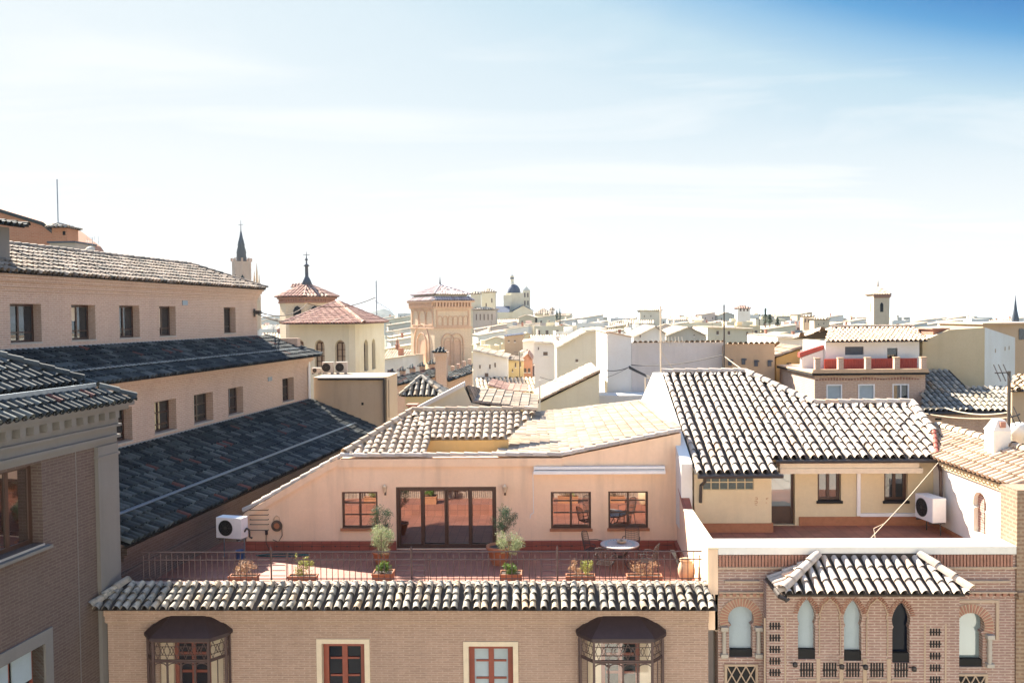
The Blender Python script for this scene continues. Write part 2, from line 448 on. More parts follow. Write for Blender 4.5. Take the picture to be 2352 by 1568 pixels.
K['floor'] = floortile('terrace_floor_tile', (0.34, 0.13, 0.085), 0.28)
K['floor2'] = floortile('mossy_floor_tile', (0.42, 0.16, 0.10), 0.33)
K['skirt'] = floortile('skirting_tile', (0.36, 0.09, 0.055), 0.3)
# ------------------------------------------------------------------ roofs of barrel tiles
def facet(m, pts, sp=0.24, tl=0.36, seg=5, pans=True, bed=1, lift=0.0, jit=1.0, s0=None, over=0.06, tintf=None, amp=1.22, rcf=0.345):
    """convex coplanar polygon -> columns of overlapping cover tiles over hollow pans; material 0 tiles, 'bed' the sheet below"""
    pts = [Vector(p) for p in pts]
    n = Vector((0, 0, 0))
    for k in range(len(pts)):
        a, b = pts[k], pts[(k+1) % len(pts)]
        n += Vector(((a.y-b.y)*(a.z+b.z), (a.z-b.z)*(a.x+b.x), (a.x-b.x)*(a.y+b.y)))
    n.normalize()
    if n.z < 0: n = -n
    e = Vector((0, 0, 1)).cross(n)
    if e.length < 1e-3: e = Vector((1, 0, 0))
    e.normalize(); upv = n.cross(e)
    if upv.z < 0: upv = -upv
    o = pts[0]
    q = [((p-o).dot(e), (p-o).dot(upv)) for p in pts]
    smin, smax = min(a for a, _ in q), max(a for a, _ in q)
    cm, cs, ct = m.cm, m.cs, m.ct
    m.cm = bed; m.cs = False
    m.poly([p - n*0.045 for p in pts] if (pts[1]-pts[0]).cross(pts[2]-pts[1]).dot(n) > 0 else [p - n*0.045 for p in pts[::-1]])
    def span(s):
        ts = []
        for k in range(len(q)):
            (a, ta), (b, tb) = q[k], q[(k+1) % len(q)]
            if (a-s)*(b-s) < 0 or (a == s and b != s): ts.append(ta+(tb-ta)*(s-a)/(b-a))
        return (min(ts), max(ts)) if len(ts) >= 2 else None
    rc = sp*rcf
    W = lambda s, t, h: o + e*s + upv*t + n*h
    ncol = max(1, int(round((smax-smin)/sp)))
    spx = (smax-smin)/ncol
    for i in range(ncol):
        s = smin + spx*(i+0.5)
        r_ = span(s)
        if r_ and r_[1]-r_[0] > 0.12:
            t0, t1 = r_[0]-over, r_[1]
            m.cm = 0; m.cs = True
            nt = max(1, int(round((t1-t0)/tl))); L = (t1-t0)/nt
            cj = rnd.uniform(-.012, .012)*jit
            for k in range(nt):
                a, b = t0+L*k, t0+L*(k+1)+0.05
                if k == nt-1: b = t1
                m.ct = tintf(W(s, a, 0)) if tintf else rnd.random()
                sj = cj+rnd.uniform(-.009, .009)*jit; sk = cj+rnd.uniform(-.009, .009)*jit
                ra, rb = rc*1.10, rc*0.92
                ha = 0.022+lift+rnd.uniform(0, .008)*jit; hb = 0.0+lift
                A = []; B = []
                for g in range(seg+1):
                    an = math.pi*g/seg
                    A.append(m.P(W(s+sj+ra*math.cos(an), a, ha+ra*math.sin(an)*amp)))
                    B.append(m.P(W(s+sk+rb*math.cos(an), b, hb+rb*math.sin(an)*amp)))
                for g in range(seg): m.F((A[g], A[g+1], B[g+1], B[g]))
        if pans and i < ncol-1:
            s2 = s+spx/2; r2 = span(s2)
            if r2 and r2[1]-r2[0] > 0.12:
                m.cm = bed; m.cs = True; m.ct = 0
                a, b = r2[0]-over*0.5, r2[1]; rp_ = spx*0.36; A = []; B = []
                for g in range(4):
                    an = math.pi*g/3
                    h = 0.035-rp_*0.8*math.sin(an)+lift
                    A.append(m.P(W(s2+rp_*math.cos(an), a, h))); B.append(m.P(W(s2+rp_*math.cos(an), b, h)))
                for g in range(3): m.F((A[g], B[g], B[g+1], A[g+1]))
    m.cm, m.cs, m.ct = cm, cs, ct
def caps(m, p, q, r=0.11, tl=0.4, seg=6, lift=0.05, mat=0):
    """a line of ridge tiles from p (low) to q (high)"""
    p = Vector(p); q = Vector(q); d = q-p; L = d.length; d.normalize()
    side = d.cross(Vector((0, 0, 1))).normalized(); n = side.cross(d)
    if n.z < 0: n = -n
    nt = max(1, int(round(L/tl))); l = L/nt
    cs, cm, ct = m.cs, m.cm, m.ct; m.cs = True; m.cm = mat
    for k in range(nt):
        m.ct = rnd.random(); a = p+d*(l*k-0.02); b = p+d*(l*(k+1)+0.04)
        A = []; B = []; j = rnd.uniform(-.01, .01)
        for g in range(seg+1):
            an = math.pi*g/seg
            A.append(m.P(a + side*(math.cos(an)*r*1.1+j) + n*(lift+0.02+math.sin(an)*r*1.05)))
            B.append(m.P(b + side*(math.cos(an)*r*0.92) + n*(lift+math.sin(an)*r*0.92)))
        for g in range(seg): m.F((A[g], A[g+1], B[g+1], B[g]))
    m.cs, m.cm, m.ct = cs, cm, ct
def leaves(m, c, rx, ry, rz, n, size, clumps=9, asp=2.6, seed=1, updir=0.0):
    """small leaf faces gathered in clumps inside an ellipsoid"""
    g = random.Random(seed); c = Vector(c); cc = []
    for _ in range(clumps):
        while True:
            p = Vector((g.uniform(-1, 1), g.uniform(-1, 1), g.uniform(-1, 1)))
            if 0.15 < p.length < 1: break
        cc.append((p*0.72, g.uniform(0.24, 0.48), g.uniform(-.25, .25)))
    for _ in range(n):
        p0, rr, tt = g.choice(cc)
        d = Vector((g.gauss(0, 1), g.gauss(0, 1), g.gauss(0, 1))).normalized()*rr*(g.random()**0.4)
        p = p0+d; p = c+Vector((p.x*rx, p.y*ry, p.z*rz))
        a = Vector((g.gauss(0, 1), g.gauss(0, 1), g.gauss(0, 1)+updir)).normalized(); b = a.orthogonal().normalized()
        b = (b*math.cos(7*g.random())+a.cross(b)*math.sin(7*g.random())).normalized()
        L = size*g.uniform(0.6, 1.3); w = L/asp
        m.ct = min(1, max(0, g.random()+tt)); m.cs = False
        m.poly((p-b*w*0.5, p+a*L*0.5-b*w*0.1, p+a*L, p+a*L*0.5+b*w*0.6))
def winframe(m, x0, x1, z0, z1, y, t=0.06, d=0.06, mull=(), trans=(), tt=None):
    tt = t*0.3 if tt is None else tt
    """frame of bars in a y plane, with uprights at mull and cross bars at trans (fractions)"""
    m.box(x0, x0+t, y, y+d, z0, z1); m.box(x1-t, x1, y, y+d, z0, z1)
    m.box(x0+t, x1-t, y, y+d, z0, z0+t); m.box(x0+t, x1-t, y, y+d, z1-t, z1)
    for f in mull:
        c = x0+(x1-x0)*f; m.box(c-t*0.5, c+t*0.5, y+0.003, y+d-0.003, z0+t, z1-t)
    us = [x0+t]+[x0+(x1-x0)*f for f in mull]+[x1-t]
    for f in trans:
        c = z0+(z1-z0)*f
        for a, b in zip(us[:-1], us[1:]): m.box(a+t*0.3, b-t*0.3, y+0.008, y+d-0.008, c-tt, c+tt)
K['mould'] = plain('brick_moulding', (0.68, 0.45, 0.31), 0.9, var=0.2)
K['slate2'] = plain('blue_slate', (0.035, 0.055, 0.11), 0.8, var=0.3, sc=1)
K['brick_orange'] = brick('brick_orange', (0.50, 0.22, 0.12), (0.42, 0.17, 0.09), (0.48, 0.28, 0.17), w=0.3, h=0.1, ms=0.015, stain=0.2)
K['glassblock'] = plain('glass_block', (0.09, 0.12, 0.12), 0.25, var=0.5, sc=14, spec=0.2)
K['leafhose'] = plain('green_hose', (0.01, 0.09, 0.08), 0.4)

K['tile_pink'] = tilemat('sunbleached_clay_tile', [(0, (0.36, 0.26, 0.18)), (0.5, (0.50, 0.38, 0.27)), (1, (0.60, 0.46, 0.33))], 0.3)
K['bed_light'] = plain('sunlit_tone_bedding', (0.60, 0.48, 0.34), 0.95)  # pale tone makes the pans look sunlit; light put into the colour
K['pinkw'] = plaster('pale_pink_plaster', (0.72, 0.58, 0.50), 0.2)
K['glass_dark'] = plain('dark_glass', (0.006, 0.009, 0.018), 0.08, var=0.2, sc=2, spec=0.12)
K['tile_far2'] = tilemat('lilac_grey_tile', [(0, (0.38, 0.28, 0.26)), (0.6, (0.56, 0.46, 0.44)), (1, (0.64, 0.54, 0.5))], 0.15)
K['bed_town'] = plain('town_roof_bedding', (0.46, 0.36, 0.26), 0.95)
K['ochrep'] = plaster('pale_ochre_plaster', (0.74, 0.58, 0.30), 0.25)
K['orangew'] = plaster('orange_pink_plaster', (0.66, 0.34, 0.22), 0.25)
# ================================================================== FRONT BUILDING WITH THE TERRACE
YF = 20.8
XL, XR = atY(247, 1440, YF).x, 3.97
ZF = 12.7                                   # terrace floor
tb = thing('terrace_building', 'brown brick building in front with tiled eave, roof terrace and two dark bay windows', 'building', (-3, 21, 0))
wins = []
for xa, xb, yt in ((728, 848, 1467), (1065, 1189, 1473)):
    a = atY(xa, yt, YF); b = atY(xb, yt, YF)
    wins.append((a.x, b.x, a.z-2.35, (a.z+b.z)/2))
bays = []
for xc, yt, hw in ((437, 1476, 0.8), (1424, 1486, 0.8)):
    a = atY(xc, yt, YF)
    bays.append((a.x-hw+0.02, a.x+hw, 12.3-2.6, 12.3))
m = M()
m.wall(XL, XR, 0, 12.62, wins+bays, YF, YF+0.35)
m.box(XL, XL+0.3, YF+0.352, 27, 0, 12.6)
obj('facade_wall', m, K['brick_front'], tb)
m = M()
m.box(XL-0.06, XR-0.002, YF-0.07, YF+0.36, 12.62, 12.78); m.box(XL-0.10, XR-0.002, YF-0.11, YF+0.36, 12.782, 12.95)
m.box(XL-0.15, XR-0.002, YF-0.17, YF+0.36, 12.952, 13.06)
obj('brick_cornice', m, K['brick_front'], tb)
m = M()
m.box(XL-0.13, XR-0.004, YF-0.03, YF+0.34, 12.585, 12.618)
obj('string_course', m, K['mortar'], tb)
# eave roof
m = M()
e0 = Vector((-10.75, 20.28, 13.10)); e1 = Vector((4.1, 20.28, 13.10))
t1 = Vector((4.1, 21.2, 13.44)); t0 = Vector((-10.3, 21.2, 13.44))
def tf(p): return min(1, max(0, rnd.random()*0.95))
facet(m, [e0, e1, t1, t0], sp=0.232, tl=0.27, seg=7, tintf=tf, jit=2.6, rcf=.325, amp=1.3)
caps(m, e0+Vector((-.04, .05, 0)), t0+Vector((0, 0, .03)), r=0.12, tl=0.4)
obj('eave_roof', m, [K['tile'], K['tilebed']], tb)
m = M()
m.box(-10.3, 3.96, 21.21, 21.42, ZF-0.3, 13.42)
obj('upstand_wall', m, K['brick_front'], tb)
m = M(); m.box(-9.4, 3.97, 21.421, 22.58, ZF-0.2, 13.08); obj('planter_ledge', m, K['floor'], tb)
ZL = 13.08
m = M(); m.box(-11.5, 3.97, 21.42, 28, ZF-0.25, ZF)
obj('terrace_floor', m, K['floor'], tb)
# red windows with cream surrounds
for i, (xa, xb, za, zb) in enumerate(wins):
    m = M(); t = 0.115
    m.box(xa-0.01, xa+t, YF-0.035, YF+0.16, za, zb+0.01); m.box(xb-t, xb+0.01, YF-0.035, YF+0.16, za, zb+0.01)
    m.box(xa+t, xb-t, YF-0.035, YF+0.16, zb-0.10, zb+0.01)
    w = obj('window_surround', m, K['creamp'], tb)
    m = M(); winframe(m, xa+t, xb-t, za, zb-0.10, YF+0.17, 0.13, 0.07, (0.5,), (0.43, 0.62, 0.81), 0.022)
    obj('window_frame', m, K['redwood'], w)
    m = M(); m.box(xa+t+0.02, xb-t-0.02, YF+0.215, YF+0.225, za+.02, zb-.12)
    obj('pane', m, K['glass_dark'] if i == 0 else K['blind'], w)
# bay windows
def bay(cx, hs):
    """cx centre; glazed bay under a faceted sheet metal hood"""
    root = M(); z1 = 12.36
    base = [(-1.08, YF), (-1.06, YF-0.22), (-0.74, YF-0.62), (0.74, YF-0.62), (1.06, YF-0.22), (1.08, YF)]
    rim = [(cx+a*hs, b-YF+YF) for a, b in base]
    lo = [(x, y, z1) for x, y in rim]; mid = [(x, y, z1+0.07) for x, y in rim]
    ridge = [(cx-0.80*hs, YF-0.02, z1+.30), (cx-0.66*hs, YF-0.04, z1+0.37), (cx-0.42*hs, YF-0.12, z1+0.44), (cx+0.42*hs, YF-0.12, z1+0.44), (cx+0.66*hs, YF-0.04, z1+0.37), (cx+0.80*hs, YF-0.02, z1+.30)]
    root.loft(lo, mid, caps=False); root.loft(mid, ridge, caps=True); root.poly(lo[::-1])
    h = obj('bay_hood', root, K['hood'], tb)
    m = M(); pts = [((x-cx)*0.92+cx, YF-(YF-y)*0.9) for x, y in rim]
    zb = z1-2.6
    def bar(p, q, z, t=0.022): m.tube((p[0], p[1], z), (q[0], q[1], z), t, 4)
    for k, (x, y) in enumerate(pts): m.box(x-0.028, x+0.028, y-0.028, y+0.028, zb, z1)
    for z in (z1-0.03, z1-0.47, z1-0.51, z1-1.5, zb):
        for a, b in zip(pts[:-1], pts[1:]): bar(a, b, z)
    # mullions on the front, arched lights
    a, b = pts[2], pts[3]
    for f in (0.25, 0.5, 0.75):
        x = a[0]+(b[0]-a[0])*f; m.box(x-0.02, x+0.02, a[1]-0.02, a[1]+0.02, zb, z1-0.5)
    for f in (0.25, 0.5, 0.75, 1.0):
        x1_ = a[0]+(b[0]-a[0])*f; x0_ = x1_-(b[0]-a[0])*0.25; xc = (x0_+x1_)/2; r_ = (x1_-x0_)/2
        m.path([(xc+r_*math.cos(t), a[1], z1-0.66+0.12*math.sin(t)) for t in [math.pi*k/6 for k in range(7)]], 0.014, 4)
    for sA, sB in ((pts[1], pts[2]), (pts[3], pts[4])):
        m.tube(((sA[0]+sB[0])/2, (sA[1]+sB[1])/2, zb), ((sA[0]+sB[0])/2, (sA[1]+sB[1])/2, z1-.5), 0.016, 4)
    obj('bay_frame', m, K['rust'], h)
    m = M()       # star lattice band
    for (p, q), nn in (((pts[0], pts[1]), 1), ((pts[1], pts[2]), 2), ((pts[2], pts[3]), 6), ((pts[3], pts[4]), 2), ((pts[4], pts[5]), 1)):
        for k in range(nn):
            u0, u1 = k/nn, (k+1)/nn
            L = lambda u, z: (p[0]+(q[0]-p[0])*u, p[1]+(q[1]-p[1])*u, z)
            za, zb_ = z1-0.45, z1-0.05; zc = (za+zb_)/2; um = (u0+u1)/2
            for A, B in ((L(u0, za+.1), L(um, zb_)), (L(um, zb_), L(u1, za+.1)), (L(u1, za+.1), L(u0, za+.1)), (L(u0, zb_-.1), L(um, za)), (L(um, za), L(u1, zb_-.1)), (L(u1, zb_-.1), L(u0, zb_-.1))):
                m.tube(A, B, 0.009, 4)
    obj('star_lattice', m, K['rust'], h)
    m = M()
    for (p, q) in ((pts[1], pts[2]), (pts[2], pts[3]), (pts[3], pts[4])):
        d = Vector((q[0]-p[0], q[1]-p[1])); nrm = Vector((d.y, -d.x)).normalized()*0.004
        m.poly([(p[0]+nrm.x, p[1]+.012, z1-2.5), (q[0]+nrm.x, q[1]+.012, z1-2.5), (q[0]+nrm.x, q[1]+.012, z1-.05), (p[0]+nrm.x, p[1]+.012, z1-.05)])
    obj('bay_pane', m, K['bayglass'], h)
    # window of the room behind: cream jambs and a red french window
    x0, x1 = cx-0.8, cx+0.8
    m = M(); m.box(x0+.01, x0+0.33, YF+0.1, YF+0.3, zb, z1-.07); m.box(x1-0.33, x1-.01, YF+0.1, YF+0.3, zb, z1-.07); m.box(x0+.33, x1-.33, YF+.1, YF+.3, z1-.25, z1-.07)
    obj('window_surround', m, K['creamp'], h)
    m = M(); winframe(m, x0+0.33, x1-0.33, zb, z1-0.25, YF+0.2, 0.10, 0.06, (0.5,), (0.42, 0.66, 0.85))
    obj('window_frame', m, K['redwood'], h)
    m = M(); m.box(x0+0.35, x1-0.35, YF+0.235, YF+0.245, zb, z1-.27); obj('pane', m, K['glass_dark'], h)
a = N('bay_glass'); a.b.inputs['Base Color'].default_value = (.9, .95, .95, 1); a.b.inputs['Roughness'].default_value = 0.02
_tr = a.n("ShaderNodeBsdfTransparent"); _gl = a.n("ShaderNodeBsdfGlossy"); _gl.inputs['Roughness'].default_value = 0.03
_fr = a.n("ShaderNodeMixShader"); _fr.inputs[0].default_value = 0.13
a.l(_tr.outputs[0], _fr.inputs[1]); a.l(_gl.outputs[0], _fr.inputs[2]); a.l(_fr.outputs[0], a.t.nodes['Material Output'].inputs['Surface'])
K['bayglass'] = a.m
bay(atY(437, 1476, YF).x, 0.98)
bay(atY(1426, 1486, YF).x, 1.0)
# dark interior behind the openings
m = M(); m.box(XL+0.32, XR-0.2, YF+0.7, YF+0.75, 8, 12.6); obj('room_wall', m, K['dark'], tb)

# ================================================================== PINK ROOFTOP HOUSE
YP = 27.0
xl = atY(566, 1235, YP).x; XPR = 4.33
zE = (atY(780, 1042, YP).z + atY(1290, 1043, YP).z)/2       # level coping
A1 = atY(560, 1172, YP); A2 = atY(783, 1040, YP); A3 = atY(1290, 1043, YP); A4 = atY(1562, 987, YP)
ph = thing('pink_rooftop_house', 'salmon plastered house with pale tiled roofs and brown glass doors on the long terrace', 'house', (-2, 27, ZF))
def rectpix(xa, ya, xb, yb, Y):
    a = atY(xa, ya, Y); b = atY(xb, yb, Y); return (a.x, b.x, b.z, a.z)
hD = rectpix(909, 1118, 1141, 1264, YP)
hD = (hD[0], hD[1], ZF+0.03, hD[3])
hW = [rectpix(784, 1129, 868, 1213, YP), rectpix(1265, 1129, 1358, 1214, YP), rectpix(1397, 1128, 1489, 1213, YP)]
m = M()
zlo = A1.z-0.05
m.wall(xl, XPR, ZF, zlo, [hD]+[h for h in hW], YP, YP+0.3) if False else None
zt = min(A2.z, A3.z)
# wall below the rake as columns of quads, so the holes stay rectangular
m.wall(A2.x, XPR, ZF, zt-0.10, [hD]+hW, YP, YP+0.3)
m.prism_xz([(xl, ZF), (A2.x, ZF), (A2.x, zt-0.10), (A1.x, A1.z-0.08), (xl, A1.z-0.1)], YP, YP+0.3)
m.prism_xz([(A3.x, zt-0.10), (XPR, zt-0.10), (XPR, A4.z-0.1)], YP, YP+0.3)
m.box(XPR-0.3, XPR, YP+0.302, 36, ZF, zt-0.2)
obj('front_wall', m, K['pink'], ph)
# coping: raised render band under a line of tile ends
m = M()
b0 = 0.07
m.prism_xz([(A1.x, A1.z-0.3), (A2.x-0.1, A2.z-0.38), (A2.x-0.1, A2.z-0.11), (A1.x, A1.z-0.1)], YP-b0, YP-0.002)
m.box(A2.x-0.098, A3.x, YP-b0, YP-0.002, zt-0.36, zt-0.11)
obj('render_band', m, K['pink'], ph)
m = M()
for p, q in ((A1, A2), (A2, A3), (A3, A4)):
    p = Vector((p.x, YP+0.05, min(p.z, zt) if p is not A4 else p.z)); q = Vector((q.x, YP+0.05, zt if q is not A4 else q.z))
    caps(m, p, q, r=0.12, tl=0.42 if p.z == q.z else 0.36, lift=-0.05)
obj('coping_tiles', m, [K['tile_clean'], K['tilebed']], ph)
# roofs
m = M()
P1 = Vector((A2.x+0.1, YP+0.15, zt+0.02)); P2 = Vector((atY(975, 1036, YP).x, YP+0.15, zt+0.02))
P3 = atY(950, 944, 30.2)
nrm = (P2-P1).cross(P3-P1)
def onpl(x, y): return Vector((x, y, P1.z-((x-P1.x)*nrm.x+(y-P1.y)*nrm.y)/nrm.z))
P4 = onpl(atY(990, 1008, 28.3).x, 28.3)
facet(m, [P1, P2, P4, P3], sp=0.25, tl=0.33, seg=5, amp=.8, jit=1.8, rcf=.40)
caps(m, P1, P3, r=0.12)
B0 = atY(985, 1008, 28.3); B1 = atY(1145, 1006, 28.3); B2 = atY(1232, 946, 30.0); B3 = atY(948, 944, 30.0)
zb = (B0.z+B1.z)/2; zr = (B2.z+B3.z)/2
facet(m, [(B0.x-0.1, 28.3, zb), (B1.x+0.25, 28.3, zb), (B2.x, 30.0, zr), (B3.x, 30.0, zr)], sp=0.25, tl=0.33, seg=6, amp=.85, jit=1.8, rcf=.40)
caps(m, (B3.x, 30, zr), (B2.x, 30.0, zr), r=0.12)
zC = A4.z
slope = (zC-zt)/(A4.x-A3.x)
facet(m, [(A3.x, YP+0.12, zt), (XPR+0.05, YP+0.12, zt+slope*(XPR+0.05-A3.x)), (XPR+0.05, 36, zt+slope*(XPR+0.05-A3.x)), (A3.x, 39.0, zt)], sp=0.25, tl=0.36, seg=5, amp=1.05, jit=1.8)
zl = zt-0.10
facet(m, [(atY(1142, 1036, YP).x, YP+0.12, zl), (A3.x, YP+0.12, zt-0.001), (A3.x, 39.0, zt-0.001), (-1.3, 38.2, zl), (-1.25, 32, zl)], sp=0.25, tl=0.36, seg=5, amp=1.05, jit=1.8)
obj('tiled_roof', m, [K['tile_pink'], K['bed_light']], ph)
m = M(); m.box(P2.x-0.4, atY(1142, 1036, YP).x+0.3, 28.36, 28.6, zt-0.6, zb-0.06)
obj('clerestory_wall', m, K['ochre'], ph)
m = M(); m.box(P2.x-0.1, atY(1142, 1036, YP).x+0.2, YP+0.31, 28.35, zt-0.45, zt-0.30)
obj('flat_roof', m, K['cream'], ph)
# glazing
def windowpart(root, h, Y, rec, fm, gm, mull, trans, t=0.06, name='window', sill=None):
    m = M(); winframe(m, h[0], h[1], h[2], h[3], Y+rec, t, 0.06, mull, trans)
    w = obj(name+'_frame' if name != 'window' else 'window', m, fm, root)
    m = M(); m.box(h[0]+0.02, h[1]-0.02, Y+rec+0.035, Y+rec+0.042, h[2]+0.02, h[3]-0.02)
    obj('pane', m, gm, w)
    if sill:
        m = M(); m.box(h[0]-0.04, h[1]+0.04, Y-0.05, Y+rec-0.002, h[2]-0.07, h[2]+0.012); obj('sill', m, sill, w)
    return w
m = M(); winframe(m, hD[0], hD[1], hD[2], hD[3], YP+0.04, 0.07, 0.09)
door = obj('sliding_door', m, K['wood'], ph)
wd = (hD[1]-hD[0])
for k in range(4):
    m = M(); xa = hD[0]+0.07+(wd-0.14)*k/4; xb = hD[0]+0.07+(wd-0.14)*(k+1)/4
    winframe(m, xa+0.003, xb-0.003, hD[2]+0.07, hD[3]-0.075, YP+(0.06 if k % 2 else 0.10), 0.055, 0.04)
    lf = obj('door_leaf', m, K['wood'], door)
m = M(); m.box(hD[0]+.05, hD[1]-.05, YP+0.15, YP+0.156, hD[2], hD[3]-.05); obj('pane', m, K['glass_mirror'], door)
for k, h in enumerate(hW):
    windowpart(ph, h, YP, 0.1, K['wood'], K['glass_mirror'], (0.5,), (0.36, 0.68) if k == 0 else (0.08, 0.42, 0.74), t=0.065, sill=K['terra'])
# skirting course along the terrace
m = M()
zs = 0.28
m.box(xl, hD[0]-0.002, YP-0.10, YP-0.002, ZF+0.004, ZF+zs); obj('skirting', m, K['skirt'], ph); m = M(); m.box(hD[1]+0.002, XPR-0.002, YP-0.10, YP-0.002, ZF+0.004, ZF+zs)
obj('skirting', m, K['skirt'], ph)
m = M()
for k in range(26):
    x = xl+1.0+k*0.37
    if hD[0]-0.1 < x < hD[1]+0.1: continue
    m.tube((x, YP-0.103, ZF+0.14), (x, YP-0.125, ZF+0.14), 0.025, 6)
for xa_, xb_ in ((xl+.9, hD[0]-.1), (hD[1]+.1, XPR-.3)):
    m.path([(xa_+(xb_-xa_)*k/12, YP-0.12, ZF+0.15+0.015*math.sin(k*2.3)) for k in range(13)], 0.008, 4)
obj('cable_run', m, K['iron'], ph)
# partition wall between the terraces
XP0, XP1 = 3.98, 4.22
SH = Matrix(((1, .035, 0, -.035*20.86), (0, 1, 0, 0), (0, 0, 1, 0), (0, 0, 0, 1)))
def MS():
    q = M(); q.X = SH; return q
pw = thing('partition_wall', 'white partition wall with sloping cap between the two terraces', 'wall', (4.3, 24, ZF))
m = MS()
top = [(27.0, 20-5.18), (25.3, 20-5.72), (23.6, 20-5.70), (20.86, 20-5.65)]
m.prism_yz([(20.86, ZF-0.3), (27.2, ZF-0.3), (27.2, top[0][0]*0+14.82)] + top, XP0, XP1)
obj('plaster_wall', m, K['pink'], pw)
m = MS()
m.prism_yz([(25.35, 14.305), (27.19, 14.846), (27.19, 14.886), (25.35, 14.345)], XP0-0.01, XP1+0.01)
obj('tile_cap', m, K['skirt'], pw)
m = MS()
m.prism_yz([(20.84, 14.36), (23.6, 14.305), (25.35, 14.29), (25.35, 14.325), (23.6, 14.345), (20.84, 14.40)], XP0-0.012, XP1+0.012)
obj('plaster_cap', m, K['cream2'], pw)
m = MS(); m.box(XP0-0.09, XP0-0.002, 22.5, 27-0.1, ZF+0.004, ZF+0.27); obj('skirting', m, K['skirt'], pw)

# ================================================================== RIGHT HOUSE, ITS TERRACE AND THE HORSESHOE ARCH FACADE
ZG = 13.5
YM = 20.9
XM1 = 11.25; XM0 = XP1+0.005
ab = thing('arched_brick_building', 'red brick building with horseshoe windows, pointed arches and a tiled canopy', 'building', (8, 21, 0))
# openings on the main plane
def px(X, Y): return ((1750+X/2.713)/1.1127, (1370+Y/2.713)/1.1127)
def on(X, Y, pl=YM): return atY(*px(X, Y), pl)
hs1 = (on(388, 450).x, 0.31, on(388, 838).z, on(388, 452).z)       # centre, half width, bottom, top
hs2c = on(1985, 700)
hs2 = (hs2c.x-0.02, 0.33, on(1985, 905).z, on(1985, 497).z)
BX0, BX1, YB = 5.30, 9.80, 20.6
zBe = 13.66
lanc = []
for X, yt, yb in ((845, 430, 850), (1165, 437, 862), (1500, 450, 875)):
    lanc.append((on(X, yt, YB).x, 0.22, on(X, yb, YB).z, on(X, yt, YB).z))
rects = lambda L: [(c-w, c+w, a, b) for c, w, a, b in L]
m = M()
m.wall(XM0, XM1, 0, 14.22, rects([hs1, hs2])+[(BX0+0.01, BX1-0.01, 8, 13.55)], YM, YM+0.4)
def horseshoe(w):
    def f(t):
        if t < 0.56: return w*0.90
        if t < 0.60: return w*0.74
        u = (t-0.60)/0.40; h = 0.30                      # circle starting below its centre
        yy = (u*(1+h)-h); return w*math.sqrt(max(0, 1-yy*yy))*1.0 if yy > -1 else 0
    return f
def pointed(w):
    def f(t):
        if t < 0.60: return w*0.92 if t < 0.55 else w*0.80
        u = (t-0.60)/0.40
        return w*(1.0-0.12*(1-min(1, u*4)))*(1-max(0, u-0.15)**1.9*1.30) if u < 0.999 else 0
    return f
for c, w, a, b in (hs1, hs2): m.archfill(c, w, a, b, horseshoe(w), YM, YM+0.3, 24)
m.box(XM1-0.35, XM1, YM+0.402, 21.6, 0, 14.2)
fw = obj('facade_wall', m, K['brick_arches'], ab)
m = M(); m.box(XP1+0.03, XM1, 21.32, 21.6, 10, 14.2); obj('parapet_wall', m, K['white'], ab)
m = M(); m.box(XM0, XM1+0.0, YM-0.04, 21.63, 14.224, 14.41)
obj('parapet_cap', m, K['white'], ab)
# soldier course, string courses and dentils
m = M()
k = XM0+0.02
while k < XM1-0.08:
    m.ct = rnd.random(); m.box(k, k+0.055, YM-0.05, YM-0.002, 13.93, 14.21); k += 0.078
for xa_, xb_ in ((XM0+0.02, 5.29), (9.81, XM1)):
    k = xa_
    while k < xb_-0.08:
        m.box(k, k+0.08, YM-0.07, YM-0.002, 13.22, 13.30); k += 0.16
obj('soldier_course', m, K['brick_vous'], ab)
m = M()
m.box(XM0, XM1, YM-0.065, YM-0.002, 13.885, 13.925)
m.box(XM0+0.15, BX0-0.1, YM-0.09, YM-0.002, 13.56, 13.60); m.box(BX1+0.25, XM1-0.15, YM-0.09, YM-0.002, 13.56, 13.60)
m.box(XM0, BX0, YM-0.09, YM-0.002, 13.302, 13.335); m.box(BX1, XM1, YM-0.09, YM-0.002, 13.302, 13.335)
obj('string_course', m, K['mortar'], ab)
# voussoir rings
def ring(m, cx, cz, r0, r1, a0, a1, n, Y, d=0.03):
    for k in range(n):
        t0 = a0+(a1-a0)*(k+0.10)/n; t1_ = a0+(a1-a0)*(k+0.66)/n
        m.prism_xz([(cx+r0*math.cos(t0), cz+r0*math.sin(t0)), (cx+r1*math.cos(t0), cz+r1*math.sin(t0)), (cx+r1*math.cos(t1_), cz+r1*math.sin(t1_)), (cx+r0*math.cos(t1_), cz+r0*math.sin(t1_))], Y-d, Y-0.002)
def disc(m, cx, cz, r0, r1, a0, a1, Y, d=0.016, n=26):
    for k in range(n):
        t0 = a0+(a1-a0)*k/n; t1_ = a0+(a1-a0)*(k+1)/n
        m.prism_xz([(cx+r0*math.cos(t0), cz+r0*math.sin(t0)), (cx+r1*math.cos(t0), cz+r1*math.sin(t0)), (cx+r1*math.cos(t1_), cz+r1*math.sin(t1_)), (cx+r0*math.cos(t1_), cz+r0*math.sin(t1_))], Y-d, Y-0.002)
